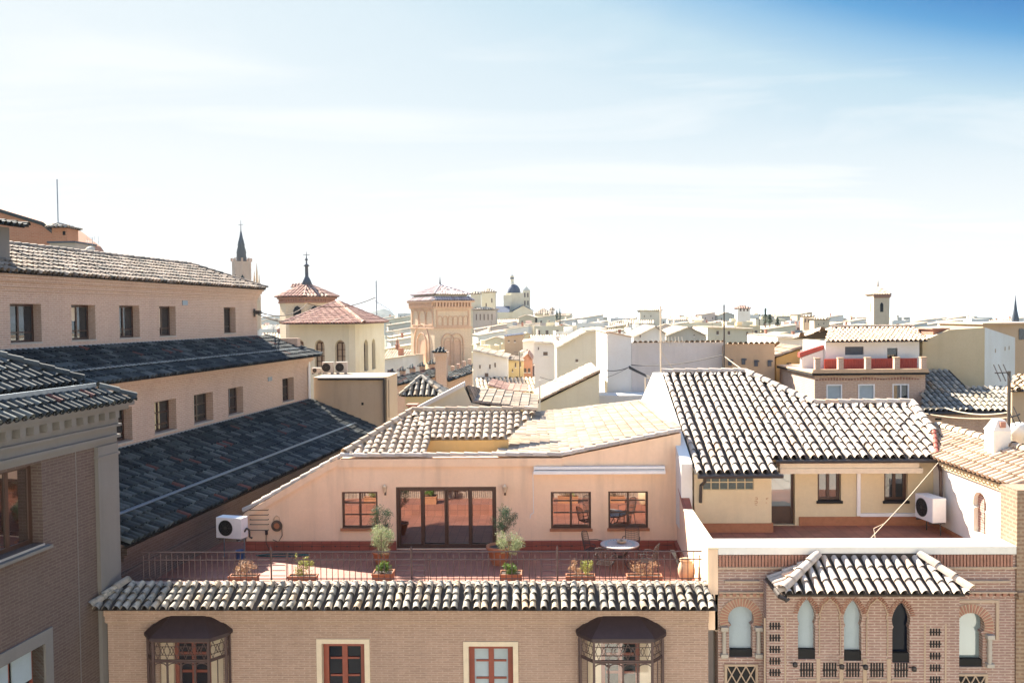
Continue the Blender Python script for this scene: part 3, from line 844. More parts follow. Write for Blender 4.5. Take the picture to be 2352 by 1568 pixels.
for c, w, a, b in (hs1, hs2):
    H = b-a; rc_ = H*0.40/1.30; cz = b-rc_
    m = M(); ring(m, c, cz, w*1.0, w*1.62, R(-20), R(200), 23, YM); obj('voussoirs', m, K['brick_vous'], ab)
    m = M(); disc(m, c, cz, w*1.0, w*1.66, R(-22), R(202), YM); obj('arch_mortar', m, K['mortar'], ab)
    m = M(); q = w*1.78; zt_ = cz+w*1.95
    for x0_, x1_, z0_, z1_ in ((c-q-0.07, c-q, a+H*0.48, zt_), (c+q, c+q+0.07, a+H*0.48, zt_), (c-q, c+q, zt_-0.07, zt_)):
        m.box(x0_, x1_, YM-0.04, YM-0.002, z0_, z1_)
    obj('arch_panel_frame', m, K['mortar'], ab)
    for s in (-1, 1):
        m = M(); xx = c+s*(w+0.10)
        m.tube((xx, YM-0.06, a+0.12), (xx, YM-0.06, a+H*0.50), 0.05, 10)
        m.box(xx-0.085, xx+0.085, YM-0.13, YM-0.002, a+0.03, a+0.118); m.box(xx-0.085, xx+0.085, YM-0.14, YM-0.002, a+H*0.502, a+H*0.57); obj('colonnette', m, K['stone'], ab)
    m = M(); m.box(c-w, c+w, YM+0.18, YM+0.186, a+0.16, b); obj('window_pane', m, K['blind'] if c < 7 else K['glass_pale'], ab)
    m = M(); m.box(c-w*.95, c+w*.95, YM+0.05, YM+0.17, a, a+0.17); obj('window_planter', m, K['dark'], ab)
    # lattice panel below
    m = M(); z0_, z1_ = a-0.62, a-0.2
    m.box(c-0.40, c+0.40, YM-0.05, YM-0.002, z1_, z1_+0.05); m.box(c-0.40, c+0.40, YM-0.05, YM-0.002, z0_-0.05, z0_)
    for s in (-1, 1): m.box(c+s*0.37-0.03, c+s*0.37+0.03, YM-0.05, YM-0.002, z0_, z1_)
    for k in range(3):
        xa_ = c-0.34+k*0.227
        m.tube((xa_, YM-0.03, z0_), (xa_+0.227, YM-0.03, z1_), 0.018, 4); m.tube((xa_+0.227, YM-0.03, z0_), (xa_, YM-0.03, z1_), 0.018, 4)
    lp = obj('lattice_panel', m, K['mortar'], ab)
    m = M(); m.box(c-0.34, c+0.34, YM-0.008, YM-0.003, z0_, z1_); obj('lattice_recess', m, K['dark'], lp)
# projecting arcade box
m = M()
m.wall(BX0, BX1, 8.5, 13.62, rects(lanc), YB, YB+0.3)
for c, w, a, b in lanc: m.archfill(c, w, a, b, pointed(w), YB, YB+0.28, 24)
m.box(BX0, BX0+0.3, YB+0.302, YM, 8.5, 13.62); m.box(BX1-0.3, BX1, YB+0.302, YM, 8.5, 13.62)
obj('arcade_wall', m, K['brick_arches'], ab)
m = M(); mm = M(); lanc_x = [l[0] for l in lanc]
def gothic(m, c, w, zs, zt, Y, n, k1=1.62, d=0.03):
    """pointed ring of bricks; two arcs"""
    for s in (-1, 1):
        for k in range(n):
            t = k/n
            def pt(f, tt):
                ang = R(8)+R(62)*tt; rr = w*2.15*f
                return (c+s*(-w*1.15+0) + s*rr*math.cos(ang)-0, zs+rr*math.sin(ang))
            a_, b_ = pt(1.0, t+0.02), pt(1.0, t+0.62/n); c_, d_ = pt(1.22, t+0.62/n), pt(1.22, t+0.02)
            if s*(a_[0]-c) < 0 or s*(b_[0]-c) < -0.02: continue
            m.prism_xz([a_, b_, c_, d_], Y-d, Y-0.002)
for c, w, a, b in lanc: gothic(m, c, w, b-0.42, b, YB, 11)
blind = [(lanc_x[0]+lanc_x[1])/2, (lanc_x[1]+lanc_x[2])/2]
za_, zb_ = lanc[0][2], lanc[0][3]
for c in blind: gothic(m, c, 0.22, zb_-0.42, zb_, YB, 11)
obj('voussoirs', m, K['brick_vous'], ab)
for c in blind:          # thin stepped frame round each blind arch
    m = M()
    for s in (-1, 1): m.path([(c+s*0.245, YB-0.02, za_+0.1), (c+s*0.245, YB-0.02, za_+0.95), (c+s*0.21, YB-0.02, za_+1.0), (c+s*0.25, YB-0.02, za_+1.12), (c+s*0.25, YB-0.02, zb_-0.4), (c+s*0.17, YB-0.02, zb_-.15), (c, YB-0.02, zb_)], 0.016, 4)
    obj('blind_arch_frame', m, K['mortar'], ab)
for i, (c, w, a, b) in enumerate(lanc):
    m = M(); m.box(c-w, c+w, YB+0.15, YB+0.156, a+0.12, b); obj('window_pane', m, K['glass_dark'] if i == 2 else K['blind'], ab)
m = M()
for c, w, a, b in lanc: m = M(); m.box(c-w*.95, c+w*.95, YB+0.03, YB+0.14, a, a+0.22); obj('window_planter', m, K['dark'], ab)
m = M()                  # pierced brick panels
mf = M()
def pp(): 
    global mf
    obj('pierced_panel', mf, K['dark'], ab); mf = M()
for X0, Ys in ((625, (620, 702, 782, 862, 942)), (1737, (662, 745, 827, 910, 992))):
    for Yp in Ys:
        p = on(X0, Yp, YB)
        for i in range(4): mf.box(p.x-0.125+i*0.066, p.x-0.085+i*0.066, YB-0.006, YB-0.003, p.z-0.085, p.z+0.085)
        mf.box(p.x-0.14, p.x+0.14, YB-0.009, YB-0.0055, p.z-0.012, p.z+0.012); pp()
    p0, p1 = on(X0, Ys[0], YB), on(X0, Ys[-1], YB)
    for s in (-1, 1): m.box(p0.x+s*0.24-0.02, p0.x+s*0.24+0.02, YB-0.012, YB-0.003, p1.z-0.5, p0.z+0.2)
cs_ = sorted(lanc_x+blind)
for c in cs_:
    for k in range(5): mf.box(c-0.15+k*0.066, c-0.11+k*0.066, YB-0.006, YB-0.003, za_-0.42, za_-0.08)
    mf.box(c-0.17, c+0.17, YB-0.009, YB-0.0055, za_-0.27, za_-0.24); pp()
    m.box(c-0.22, c+0.22, YB-0.04, YB-0.003, za_-0.50, za_-0.46)
for k in range(4):
    c = (cs_[k]+cs_[k+1])/2; m.box(c-0.045, c+0.045, YB-0.02, YB-0.003, za_-0.9, za_+0.02)
obj('brick_piers', m, K['mortar'], ab)
# canopy roof over the arcade
m = M()
E0, E1, EY, ez, tz, TY = 5.44, 9.66, 19.72, 13.66, 14.15, YM-0.06
T0, T1 = 6.56, 8.95
facet(m, [(E0, EY, ez), (E1, EY, ez), (T1, TY, tz), (T0, TY, tz)], sp=0.235, tl=0.40, seg=7, rcf=.315, amp=1.3)
facet(m, [(E0, EY, ez), (T0, TY, tz), (E0, TY, ez+0.001)], sp=0.235, tl=0.36, seg=6)
facet(m, [(E1, TY, ez+0.001), (T1, TY, tz), (E1, EY, ez)], sp=0.235, tl=0.36, seg=6)
caps(m, (E0+.03, EY+.03, ez+.02), (T0, TY-.05, tz+.03), r=0.115, tl=0.42); caps(m, (E1-.03, EY+.03, ez+.02), (T1, TY-.05, tz+.03), r=0.115, tl=0.42)
obj('canopy_roof', m, [K['tile_clean'], K['tilebed']], ab)
m = M(); m.box(T0, T1, TY+0.0, YM-0.051, tz-0.02, tz+0.10); m.box(E0+.1, E1-.1, EY+0.1, TY, ez-0.11, ez-0.055); obj('roof_flashing', m, K['tilebed'], ab)
m = M(); m.path([(E0-0.05, TY, ez-0.02), (E0-0.05, EY+0.05, ez-0.09), (E0+0.08, EY-0.02, ez-.13)], 0.06, 8); m.tube((E0+.08, EY-.02, ez-.13), (E0+.11, EY-.04, ez-.17), .062, 8)
obj('gutter', m, K['iron'], ab)
# spotlights on the sill line
for X, Yp in ((765, 890), (1090, 905), (1255, 908), (1590, 920)):
    p = on(X, Yp, YB-0.25)
    m = M(); m.lathe([(0.02, -0.05), (0.05, -0.04), (0.06, 0.0), (0.055, 0.05), (0.02, 0.07)], (p.x, p.y, p.z), 12)
    m.tube((p.x, p.y, p.z+0.04), (p.x-0.02, YB-0.01, p.z-0.05), 0.012, 5)
    s = obj('spotlight', m, K['iron'], None, origin=(p.x, p.y, p.z))
    tag(s, '', 'spotlight', 'spotlights under the pointed arches')
    s['label'] = {765: 'leftmost black spotlight under the pointed brick arches', 1090: 'black spotlight left of the middle pointed arch sill', 1255: 'black spotlight right of the middle pointed arch sill', 1590: 'rightmost black spotlight under the pointed brick arches'}[X]
# tall brick pier at the right end
pr = thing('brick_pier', 'tall banded brown brick wall end at the right edge of the photo', 'wall', (11.6, 21, 0))
m = M(); m.box(XM1+0.003, 14.5, YM-0.05, 21.6, 0, 15.75); obj('brick_wall', m, K['brick_dark'], pr)
m = M()
m.box(XM1+0.003, 14.5, YM-0.14, YM-0.052, 13.26, 13.34)
k = XM1+0.02
while k < 13: m.box(k, k+0.09, YM-0.12, YM-0.052, 13.16, 13.258); k += 0.18
obj('dentil_band', m, K['brick_dark'], pr)

# ---- right house
rh = thing('cream_rooftop_house', 'cream house with big ribbed tile roof and glass blocks behind the white parapet', 'house', (8, 26.5, ZG))
Y1, Y2, XW = 25.9, 26.7, 11.9
XH0 = 4.50
x12 = atY(1772, 1150, Y1).x
zE1 = atY(1690, 1074, 25.5).z; zE2 = atY(1960, 1051, 26.3).z
sl = 0.36
def zR(y): return zE2+sl*(y-26.3)
zE1 = zR(25.5)
dr = rectpix(1772, 1075, 1826, 1196, Y2+0.0); dr = (x12+0.03, dr[1], ZG+0.02, 15.45)
w1 = rectpix(1878, 1072, 1932, 1150, Y2); w2 = rectpix(2031, 1072, 2085, 1150, Y2)
m = M()
m.wall(x12-0.0, XW+0.5, ZG, zE2-0.12, [dr, w1, w2], Y2, Y2+0.3)
m.wall(XH0+0.05, x12, ZG, zE1-0.10, [rectpix(1614, 1090, 1731, 1124, Y1)], Y1, Y1+0.3)
m.box(x12-0.25, x12, Y1+0.302, Y2-0.002, ZG, zE1-0.02)
m.box(XH0-0.0, XH0+0.3, Y1+0.302, 38, ZG, zE2-0.15)
obj('front_wall', m, K['cream'], rh)
# white gable wall rising beside the pink house roof
rid1Y, rid1z = 32.3, zR(32.3)
rid2Y = 29.75; rid2z = zR(rid2Y)
m = M()
m.prism_yz([(Y1+0.05, ZG), (38.5, ZG), (38.5, zR(32.3)-sl*6.2), (32.3, rid1z+0.05), (26.9, zR(26.9)+0.05), (Y1+0.05, zR(Y1)+0.05)], XH0-0.33, XH0+0.0)
obj('gable_wall', m, K['white'], rh)
m = M()
X1r = atY(1712, 858, rid1Y).x; X2l = atY(1868, 926, rid2Y).x; X2r = atY(2095, 930, rid2Y).x
facet(m, [(XH0, 25.5, zE1), (x12+0.12, 25.5, zE1), (x12+0.12, 26.3, zE2), (x12+0.12, rid1Y, rid1z), (XH0, rid1Y, rid1z)], sp=0.262, tl=0.43, seg=7, jit=2.0, rcf=.315, amp=1.3)
xv = 11.85
facet(m, [(x12+0.12, 26.3, zE2), (xv-0.05, 26.3, zE2), (12.35, 27.7, zR(27.7)), (X2r, rid2Y, rid2z), (X2l, rid2Y, rid2z), (X1r, rid1Y, rid1z), (x12+0.12, rid1Y, rid1z)], sp=0.262, tl=0.43, seg=7, jit=2.0, rcf=.315, amp=1.3)
caps(m, (XH0, rid1Y, rid1z), (X1r, rid1Y, rid1z), r=0.13, tl=0.42)
caps(m, (X2l, rid2Y, rid2z), (X1r, rid1Y, rid1z), r=0.13, tl=0.42)
caps(m, (X2l, rid2Y, rid2z), (X2r, rid2Y, rid2z), r=0.13, tl=0.42)
caps(m, (12.35, 27.7, zR(27.7)), (X2r, rid2Y, rid2z), r=0.13, tl=0.42)
# back slopes
m.cm = 0
facet(m, [(XH0, rid1Y, rid1z), (X1r, rid1Y, rid1z), (X1r+2, 38.5, rid1z-2.2), (XH0, 38.5, rid1z-2.2)], sp=0.4, tl=0.8, seg=3, pans=False)
facet(m, [(X2l, rid2Y, rid2z), (X2r, rid2Y, rid2z), (X2r+3, 35, rid2z-1.9), (X2l-1, 35, rid2z-1.9)], sp=0.4, tl=0.8, seg=3, pans=False)
mainroof = obj('main_roof', m, [K['tile_clean'], K['tilebed']], rh)
m = M()
ze = 20-4.39; rx, rz = 13.0, 20-3.80
yn = 21.75
facet(m, [(11.72, yn, ze), (rx, yn, rz), (rx, 28.9, rz), (12.3, 27.8, ze+(12.3-11.72)*0.46), (11.72, 26.35, ze)], sp=0.26, tl=0.40, seg=6)
caps(m, (rx, yn, rz), (rx, 28.9, rz), r=0.13, tl=0.42)
facet(m, [(rx, yn, rz), (14.6, yn, ze), (14.6, 29, ze), (rx, 29, rz)], sp=0.4, tl=0.6, seg=4, pans=False)
facet(m, [(11.6, 20.85, ze-0.18), (14.6, 20.85, ze-0.18), (rx+.2, yn+0.2, rz), (rx-.1, yn+0.2, rz)], sp=0.24, tl=0.36, seg=6)
caps(m, (11.6, 20.85, ze-.16), (rx, yn+.1, rz+.02), r=0.15, tl=0.4)
obj('wing_roof', m, [K['tile_gold'], K['tilebed']], rh)
m = M(); caps(m, (xv-0.02, 26.3, zE2+0.05), (12.38, 27.75, zR(27.75)+0.06), r=0.07, tl=0.3); obj('valley_tiles', m, K['skirt'], rh)
# right hand white wall with the horseshoe opening, in the plane x = XW
hc = atX(2250, 1180, XW); hz0 = atX(2250, 1226, XW).z; hz1 = atX(2252, 1130, XW).z; hwid = 0.36
m = M(); m.X = Matrix(((0, -1, 0, 0), (1, 0, 0, 0), (0, 0, 1, 0), (0, 0, 0, 1))) @ Matrix.Identity(4)
# local frame: x -> world Y, y -> minus world X ... opening cut in a wall facing -X
m.X = Matrix(((0, 1, 0, 0), (1, 0, 0, 0), (0, 0, 1, 0), (0, 0, 0, 1)))
m.wall(21.6, Y2, 13.2, ze-0.06, [(hc.y-hwid, hc.y+hwid, hz0, hz1)], XW, XW+0.35)
m.archfill(hc.y, hwid, hz0, hz1, horseshoe(hwid), XW, XW+0.35, 24)
obj('side_wall', m, K['white'], rh)
m = M(); m.box(XW+0.6, XW+0.65, 21.6, Y2, 13.2, ze-0.1); obj('room_wall', m, K['brick_arches'], rh)
m = M(); m.X = Matrix(((0, 1, 0, 0), (1, 0, 0, 0), (0, 0, 1, 0), (0, 0, 0, 1)))
m.box(hc.y+0.0, hc.y+hwid-0.02, XW+0.12, XW+0.3, hz0, hz1-0.1); obj('brick_jamb', m, K['brick_arches'], rh)
m = M(); m.box(XW+0.2, XW+0.206, hc.y-hwid, hc.y+0.0, hz0, hz1); obj('pane', m, K['glass'], rh)
# dentil cornice under the wing eave
m = M(); k = 21.8
while k < 26.4: m.box(XW-0.12, XW-0.002, k, k+0.10, ze-0.17, ze-0.08); k += 0.2
m.box(XW-0.06, XW-0.002, 21.7, 26.6, ze-0.26, ze-0.175)
obj('wing_cornice', m, K['cream'], rh)
# terrace floor and skirting
m = M(); m.box(XH0+0.0, XW, 21.605, Y2, ZG-0.2, ZG); obj('terrace_floor', m, K['floor2'], rh)
m = M()
m.box(XH0+.1, x12-0.0, Y1-0.05, Y1-0.002, ZG+0.003, ZG+0.27); m.box(dr[1]+0.12, XW-0.05, Y2-0.05, Y2-0.002, ZG+0.003, ZG+0.27)
m.box(x12+0.002, x12+0.05, Y1, Y2-0.01, ZG+0.003, ZG+0.27)
m.box(XW-0.05, XW-0.002, 21.7, Y2-0.05, ZG+0.003, ZG+0.12)
obj('skirting', m, K['terra'], rh)
# glass blocks
g = rectpix(1614, 1090, 1731, 1124, Y1)
m = M(); nx = 6; dx = (g[1]-g[0])/nx; dz = (g[3]-g[2])/2
for i in range(nx):
    for k in range(2):
        m.box(g[0]+dx*i+0.018, g[0]+dx*(i+1)-0.018, Y1+0.012, Y1+0.1, g[2]+dz*k+0.018, g[2]+dz*(k+1)-0.018)
gb = obj('glass_blocks', m, K['glassblock'], rh) if 'glassblock' in K else obj('glass_blocks', m, K['glass_pale'], rh)
m = M(); m.box(g[0], g[1], Y1+0.03, Y1+0.12, g[2], g[3]); obj('block_joints', m, K['cream'], gb)
# windows and door
for w_ in (w1, w2): windowpart(rh, w_, Y2, 0.14, K['wood'], K['glass'], (0.5,), (), t=0.09, sill=K['dark'])
m = M(); winframe(m, dr[0], dr[1], dr[2], dr[3], Y2+0.15, 0.07, 0.06, (), (0.27,)); dd = obj('terrace_door', m, K['wood'], rh)
m = M(); m.box(dr[0]+.02, dr[1]-.02, Y2+0.19, Y2+0.196, dr[2]+.5, dr[3]-.02); obj('pane', m, K['glass_pale'], dd)
m = M(); m.box(dr[0]+.06, dr[1]-.06, Y2+0.185, Y2+0.197, dr[2]+.02, dr[2]+.495); obj('door_panel', m, K['wood'], dd)
m = M(); p = atY(1971, 1120, Y2); m.box(p.x-0.05, p.x+0.05, Y2-0.07, Y2-0.003, ZG+0.3, zE2-.2); m.box(p.x+.052, atY(2105, 1180, Y2).x, Y2-.07, Y2-.003, ZG+0.28, ZG+0.38)
obj('white_duct', m, K['whitep'], rh)
# gutters and downpipes
m = M()
m.tube((XH0+0.06, 25.38, zE1-0.08), (x12+0.2, 25.38, zE1-0.08), 0.065, 8); m.tube((x12+0.2, 26.16, zE2-0.08), (xv, 26.16, zE2-0.08), 0.06, 8)
p = (XH0+0.28, 25.4, zE1-0.12)
m.path([p, (p[0], 25.45, zE1-0.25), (p[0]-0.06, 25.78, zE1-0.42), (p[0]-0.06, 25.84, ZG+0.9)], 0.045, 8)
obj('gutter', m, K['iron'], rh)
m = M(); p = atX(2158, 1130, XW-0.1)
m.path([(xv-0.06, 26.16, zE2-.1), (XW-0.12, 25.95, zE2-0.35), (XW-0.12, 25.9, ZG+0.35)], 0.05, 8); obj('downpipe', m, K['wood'], rh)
# ================================================================== LONG BRICK PALACE ON THE LEFT (own axes: x towards the street, y away)
TH = math.atan(222/2000)
O_ = Vector((-10.75, 22, 0))
ex = Vector((math.cos(TH), -math.sin(TH), 0)); ey = Vector((math.sin(TH), math.cos(TH), 0))
def hitL(x, y, xl):
    d = ray(x, y); t = (xl-(CAM-O_).dot(ex))/d.dot(ex); p = CAM+d*t-O_
    return Vector((xl, p.dot(ey), p.z))
pal = thing('brick_palace', 'long pink brick building at left with three stepped tiers of dark tiled roofs', 'building', O_, -TH)
def LX(X0): return Matrix(((0, -1, 0, X0), (1, 0, 0, 0), (0, 0, 1, 0), (0, 0, 0, 1)))
def mk(X=None):
    m = M(); m.X = X; return m
XLo, XMi, XUp = 0.0, -3.73, -5.8
zlo, zmi0, zmi, zup0, zup = 14.2, 15.72, 18.03, 19.05, 21.46
yU = hitL(590, 700, XUp).y; yM_ = hitL(708, 850, XMi).y; yLo = 22.6
def lwin(root, X0, ya, yb, za, zb, rec=0.28, mull=(0.5,), trans=(0.3,), t=0.07, gm='glass', fm='wood', depth=0.4):
    m = mk(LX(X0)); winframe(m, ya, yb, za, zb, rec, t, 0.06, mull, trans)
    w = obj('window', m, K[fm], root, local=True)
    m = mk(LX(X0)); m.box(ya+.02, yb-.02, rec+0.035, rec+0.042, za+.02, zb-.02); obj('pane', m, K[gm], w, local=True)
    m = mk(LX(X0)); m.box(ya-0.03, yb+.03, -0.02, rec-.003, za-0.05, za-0.002); obj('sill', m, K['stone'], w, local=True)
    return w
uw = []
for a, b, yt, yb_ in ((23, 97, 719, 800), (164, 221, 719, 796), (274, 322, 719, 789), (366, 405, 720, 783), (514, 542, 721, 772)):
    p = hitL(a, yt, XUp); q = hitL(b, yb_, XUp)
    uw.append((p.y, q.y, 19.32, 20.52))
mw = []
for a, b in ((254, 302), (354, 404), (445, 489), (524, 558), (649, 675)):
    p = hitL(a, 900, XMi); q = hitL(b, 900, XMi)
    mw.append((p.y, q.y, 15.95, 17.08))
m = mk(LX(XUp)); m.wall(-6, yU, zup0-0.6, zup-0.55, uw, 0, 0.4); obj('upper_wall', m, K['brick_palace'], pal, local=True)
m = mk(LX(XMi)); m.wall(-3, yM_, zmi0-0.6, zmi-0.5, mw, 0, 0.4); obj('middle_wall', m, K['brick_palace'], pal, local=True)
m = mk(LX(-0.35)); m.wall(0.25, yLo, 0, zlo-0.1, [], 0, 0.4); obj('lower_wall', m, K['brick_wing'], pal, local=True)  # the darker brick stands in for the shade on this wall
for X0, zt_, ya_, yb_ in ((XUp, zup, -6, yU), (XMi, zmi, -3, yM_)):
    m = mk(LX(X0))
    for k, (d, h) in enumerate(((0.04, 0.12), (0.10, 0.13), (0.13, 0.05), (0.20, 0.12), (0.27, 0.09))):
        z0_ = zt_-0.55+sum(x[1] for x in ((0.04, 0.12), (0.10, 0.13), (0.13, 0.05), (0.20, 0.12), (0.27, 0.09))[:k])
        m.box(ya_, yb_+d, -d, 0.4, z0_+0.001, z0_+h)
    obj('brick_cornice', m, K['brick_palace'], pal, local=True)
for i, w in enumerate(uw):
    ww_ = lwin(pal, XUp, *w, trans=(0.26,))
    if i in (1, 3): m = mk(LX(XUp)); m.box(w[0]+.09, (w[0]+w[1])/2-.05, .305, .312, w[3]-.55 if i == 1 else w[2]+.35, w[3]-.09); obj('curtain', m, K['creamp'], ww_, local=True)
for w in mw:
    ww_ = lwin(pal, XMi, *w, rec=0.30, trans=(0.22, 0.6))
    if w is mw[3]: m = mk(LX(XMi)); m.box(w[0]+.09, (w[0]+w[1])/2+.1, .325, .332, w[2]+.3, w[3]-.09); obj('curtain', m, K['blind'], ww_, local=True)
m = mk(LX(XMi))        # iron grilles
# roofs
def tdark(p):
    v = rnd.random()
    return 0.93+0.07*rnd.random() if v > 0.98 else v*0.85
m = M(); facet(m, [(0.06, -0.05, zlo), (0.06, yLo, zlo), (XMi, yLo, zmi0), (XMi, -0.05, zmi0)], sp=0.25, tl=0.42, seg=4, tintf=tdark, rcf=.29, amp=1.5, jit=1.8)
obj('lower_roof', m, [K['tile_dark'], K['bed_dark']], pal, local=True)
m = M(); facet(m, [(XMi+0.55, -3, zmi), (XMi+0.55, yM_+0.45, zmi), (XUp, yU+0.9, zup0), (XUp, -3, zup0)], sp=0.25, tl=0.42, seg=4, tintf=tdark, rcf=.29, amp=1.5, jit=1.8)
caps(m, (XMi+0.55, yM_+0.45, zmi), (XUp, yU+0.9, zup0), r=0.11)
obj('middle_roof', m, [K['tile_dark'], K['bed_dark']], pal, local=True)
w3 = 2.55; rz3 = zup+0.42*w3; x3 = XUp+0.35
m = M()
facet(m, [(x3, -6, zup), (x3, yU+0.4, zup), (x3-w3, yU-2.5, rz3), (x3-w3, -6, rz3)], sp=0.25, tl=0.42, seg=4, jit=3.2, rcf=.31, amp=1.3)
facet(m, [(x3, yU+0.4, zup), (x3-2*w3, yU+0.4, zup), (x3-w3, yU-2.5, rz3)], sp=0.235, tl=0.38, seg=4, jit=2)
facet(m, [(x3-2*w3, yU+0.4, zup), (x3-2*w3, -6, zup), (x3-w3, -6, rz3), (x3-w3, yU-2.5, rz3)], sp=0.4, tl=0.6, seg=3)
caps(m, (x3-w3, yU-2.5, rz3), (x3-w3, -6, rz3), r=0.12); caps(m, (x3, yU+0.4, zup), (x3-w3, yU-2.5, rz3), r=0.12)
obj('upper_roof', m, [K['tile_old'], K['tilebed']], pal, local=True)
m = M(); m.box(x3-2*w3+.3, XUp-0.402, yU-0.35, yU, 0, zup-0.05); m.box(XUp-.399, XMi-.402, yM_-0.4, yM_, 0, zup0-.1); obj('end_wall', m, K['brick_palace'], pal, local=True)
# zinc gutters laid on the roofs a little above the eaves
def strip(xe, z0, sl_, up_, ya, yb):
    m = M(); x = xe-up_; z = z0+sl_*up_+0.11
    m.box(x-0.05, x+0.05, ya, yb, z, z+0.025); m.box(x-0.065, x-0.045, ya, yb, z+.026, z+0.05); return m
obj('zinc_gutter', strip(0.06, zlo, 1.52/3.79, 0.95, 0, yLo-1.2), K['zinc'], pal, local=True)
obj('zinc_gutter', strip(XMi+.55, zmi, 1.02/2.62, 0.75, -2, yM_-0.6), K['zinc'], pal, local=True)
m = M(); m.box(XMi+0.002, XMi+0.05, -.5, yM_, zmi0+0.06, zmi0+0.10); m.box(XUp+0.002, XUp+0.05, -3, yU, zup0+0.05, zup0+0.09)
obj('roof_flashing', m, K['zinc'], pal, local=True)
m = M()
for X0, (xa, xb, ya_, yb_) in ((XUp, (418, 430, 690, 701)), (XMi, (615, 624, 866, 874))):
    p = hitL(xa, ya_, X0); q = hitL(xb, yb_, X0); m.box(X0+0.002, X0+0.03, p.y, q.y, q.z, p.z)
obj('wall_vent', m, K['zinc'], pal, local=True)
m = M(); p = hitL(714, 870, XMi+.02); m.tube((XMi+0.08, yM_-0.1, zmi-0.3), (XMi+0.08, yM_-0.1, zmi0+0.1), 0.07, 8); obj('downpipe', m, K['whitep'], pal, local=True)
# cornice bands on the lower wall
m = mk(LX(-0.35)); m.box(0.3, yLo, -0.10, -.002, zlo-0.55, zlo-0.38); m.box(0.3, yLo, -0.2, -.002, zlo-0.378, zlo-0.2); m.box(0.3, yLo, -0.05, -.002, zlo-0.95, zlo-0.85)
obj('brick_cornice', m, K['brick_wing'], pal, local=True)

# ---- nearer wing with stone cornice and pilaster
wg = thing('corniced_wing', 'nearest brick wing at far left with grey stone cornice, corner pilaster and tiled hip roof', 'building', O_, -TH)
XW_ = 0.10; zc = 17.95
yC = hitL(265, 1150, XW_).y
zb_c = hitL(200, 1030, XW_).z                       # underside of the cornice
j1 = hitL(97, 1150, XW_); zs1 = hitL(60, 1262, XW_).z; zt1 = zb_c-0.06
j2 = hitL(100, 1500, XW_); zt2 = hitL(60, 1468, XW_).z
m = mk(LX(XW_)); m.wall(-14, yC, 0, zb_c, [(j1.y-1.5, j1.y, zs1, zt1), (j2.y-1.5, j2.y, zt2-2.4, zt2-.28)], 0, 0.5)
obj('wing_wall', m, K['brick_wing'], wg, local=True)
m = M(); m.box(-6, XW_-.002, yC-0.4, yC, 0, zb_c); obj('return_wall', m, K['brick_wing'], wg, local=True)
m = mk(LX(XW_))
Hc = zc-zb_c
prof = ((0.05, 0.00, 0.12), (0.12, 0.12, 0.20), (0.05, 0.20, 0.40), (0.14, 0.40, 0.46), (0.08, 0.46, 0.60), (0.26, 0.80, 0.90), (0.36, 0.90, 1.0))
for d, a, b in prof:
    m.box(-14, yC+d, -d, 0.5, zb_c+Hc*a+0.001, zb_c+Hc*b)
m.box(-14, yC+0.06, -0.06, 0.5, zb_c+Hc*0.60+0.001, zb_c+Hc*0.80)
k = yC-0.12
while k > -8: m.box(k-0.16, k, -0.24, -0.061, zb_c+Hc*0.62, zb_c+Hc*0.799); k -= 0.42
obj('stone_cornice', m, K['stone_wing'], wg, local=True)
pa = hitL(219, 1150, XW_).y
m = mk(LX(XW_)); m.box(pa, yC+0.02, -0.10, -0.002, 0, zb_c-0.30); m.box(pa-0.03, yC+0.05, -0.13, -.002, zb_c-0.298, zb_c-0.24); m.box(pa-0.0, yC+0.02, -0.10, -.002, zb_c-.239, zb_c-0.005)
m.box(XW_*0+yC+0.021, yC+0.04, 0, 0.5, 0, zb_c-.31)
obj('corner_pilaster', m, K['stone_wing'], wg, local=True)
m = M(); m.box(XW_+0.002, XW_+0.008, pa-0.72, pa-0.70, 10, zb_c); obj('wall_joint', m, K['stone_wing'], wg, local=True)
w_ = lwin(wg, XW_, j1.y-1.5, j1.y, zs1, zt1, rec=0.26, mull=(0.5,), trans=(), t=0.10, gm='glass_mirror')
m = mk(LX(XW_)); m.box(j1.y-1.62, j1.y+0.14, -0.14, -0.002, zs1-0.12, zs1-0.055); obj('stone_sill', m, K['stone_wing'], wg, local=True)
w_ = lwin(wg, XW_, j2.y-1.5, j2.y, zt2-2.4, zt2-0.28, rec=0.28, mull=(0.5,), trans=(), t=0.07, gm='glass', fm='redwood')
m = mk(LX(XW_)); m.box(j2.y-1.42, j2.y-.8, 0.24, 0.27, zt2-1.05, zt2-0.35); m.box(j2.y-0.68, j2.y-.08, 0.24, 0.27, zt2-1.05, zt2-0.35); obj('roller_blind', m, K['blind'], wg, local=True)
m = mk(LX(XW_)); m.box(j2.y+0.002, j2.y+0.26, -0.05, -0.002, zt2-2.4, zt2); m.box(j2.y-1.75, j2.y, -0.05, -.002, zt2-0.28, zt2); m.box(j2.y+.0, j2.y+.02, -0.001, .27, zt2-2.4, zt2-.28)
obj('stone_surround', m, K['stone_wing'], wg, local=True)
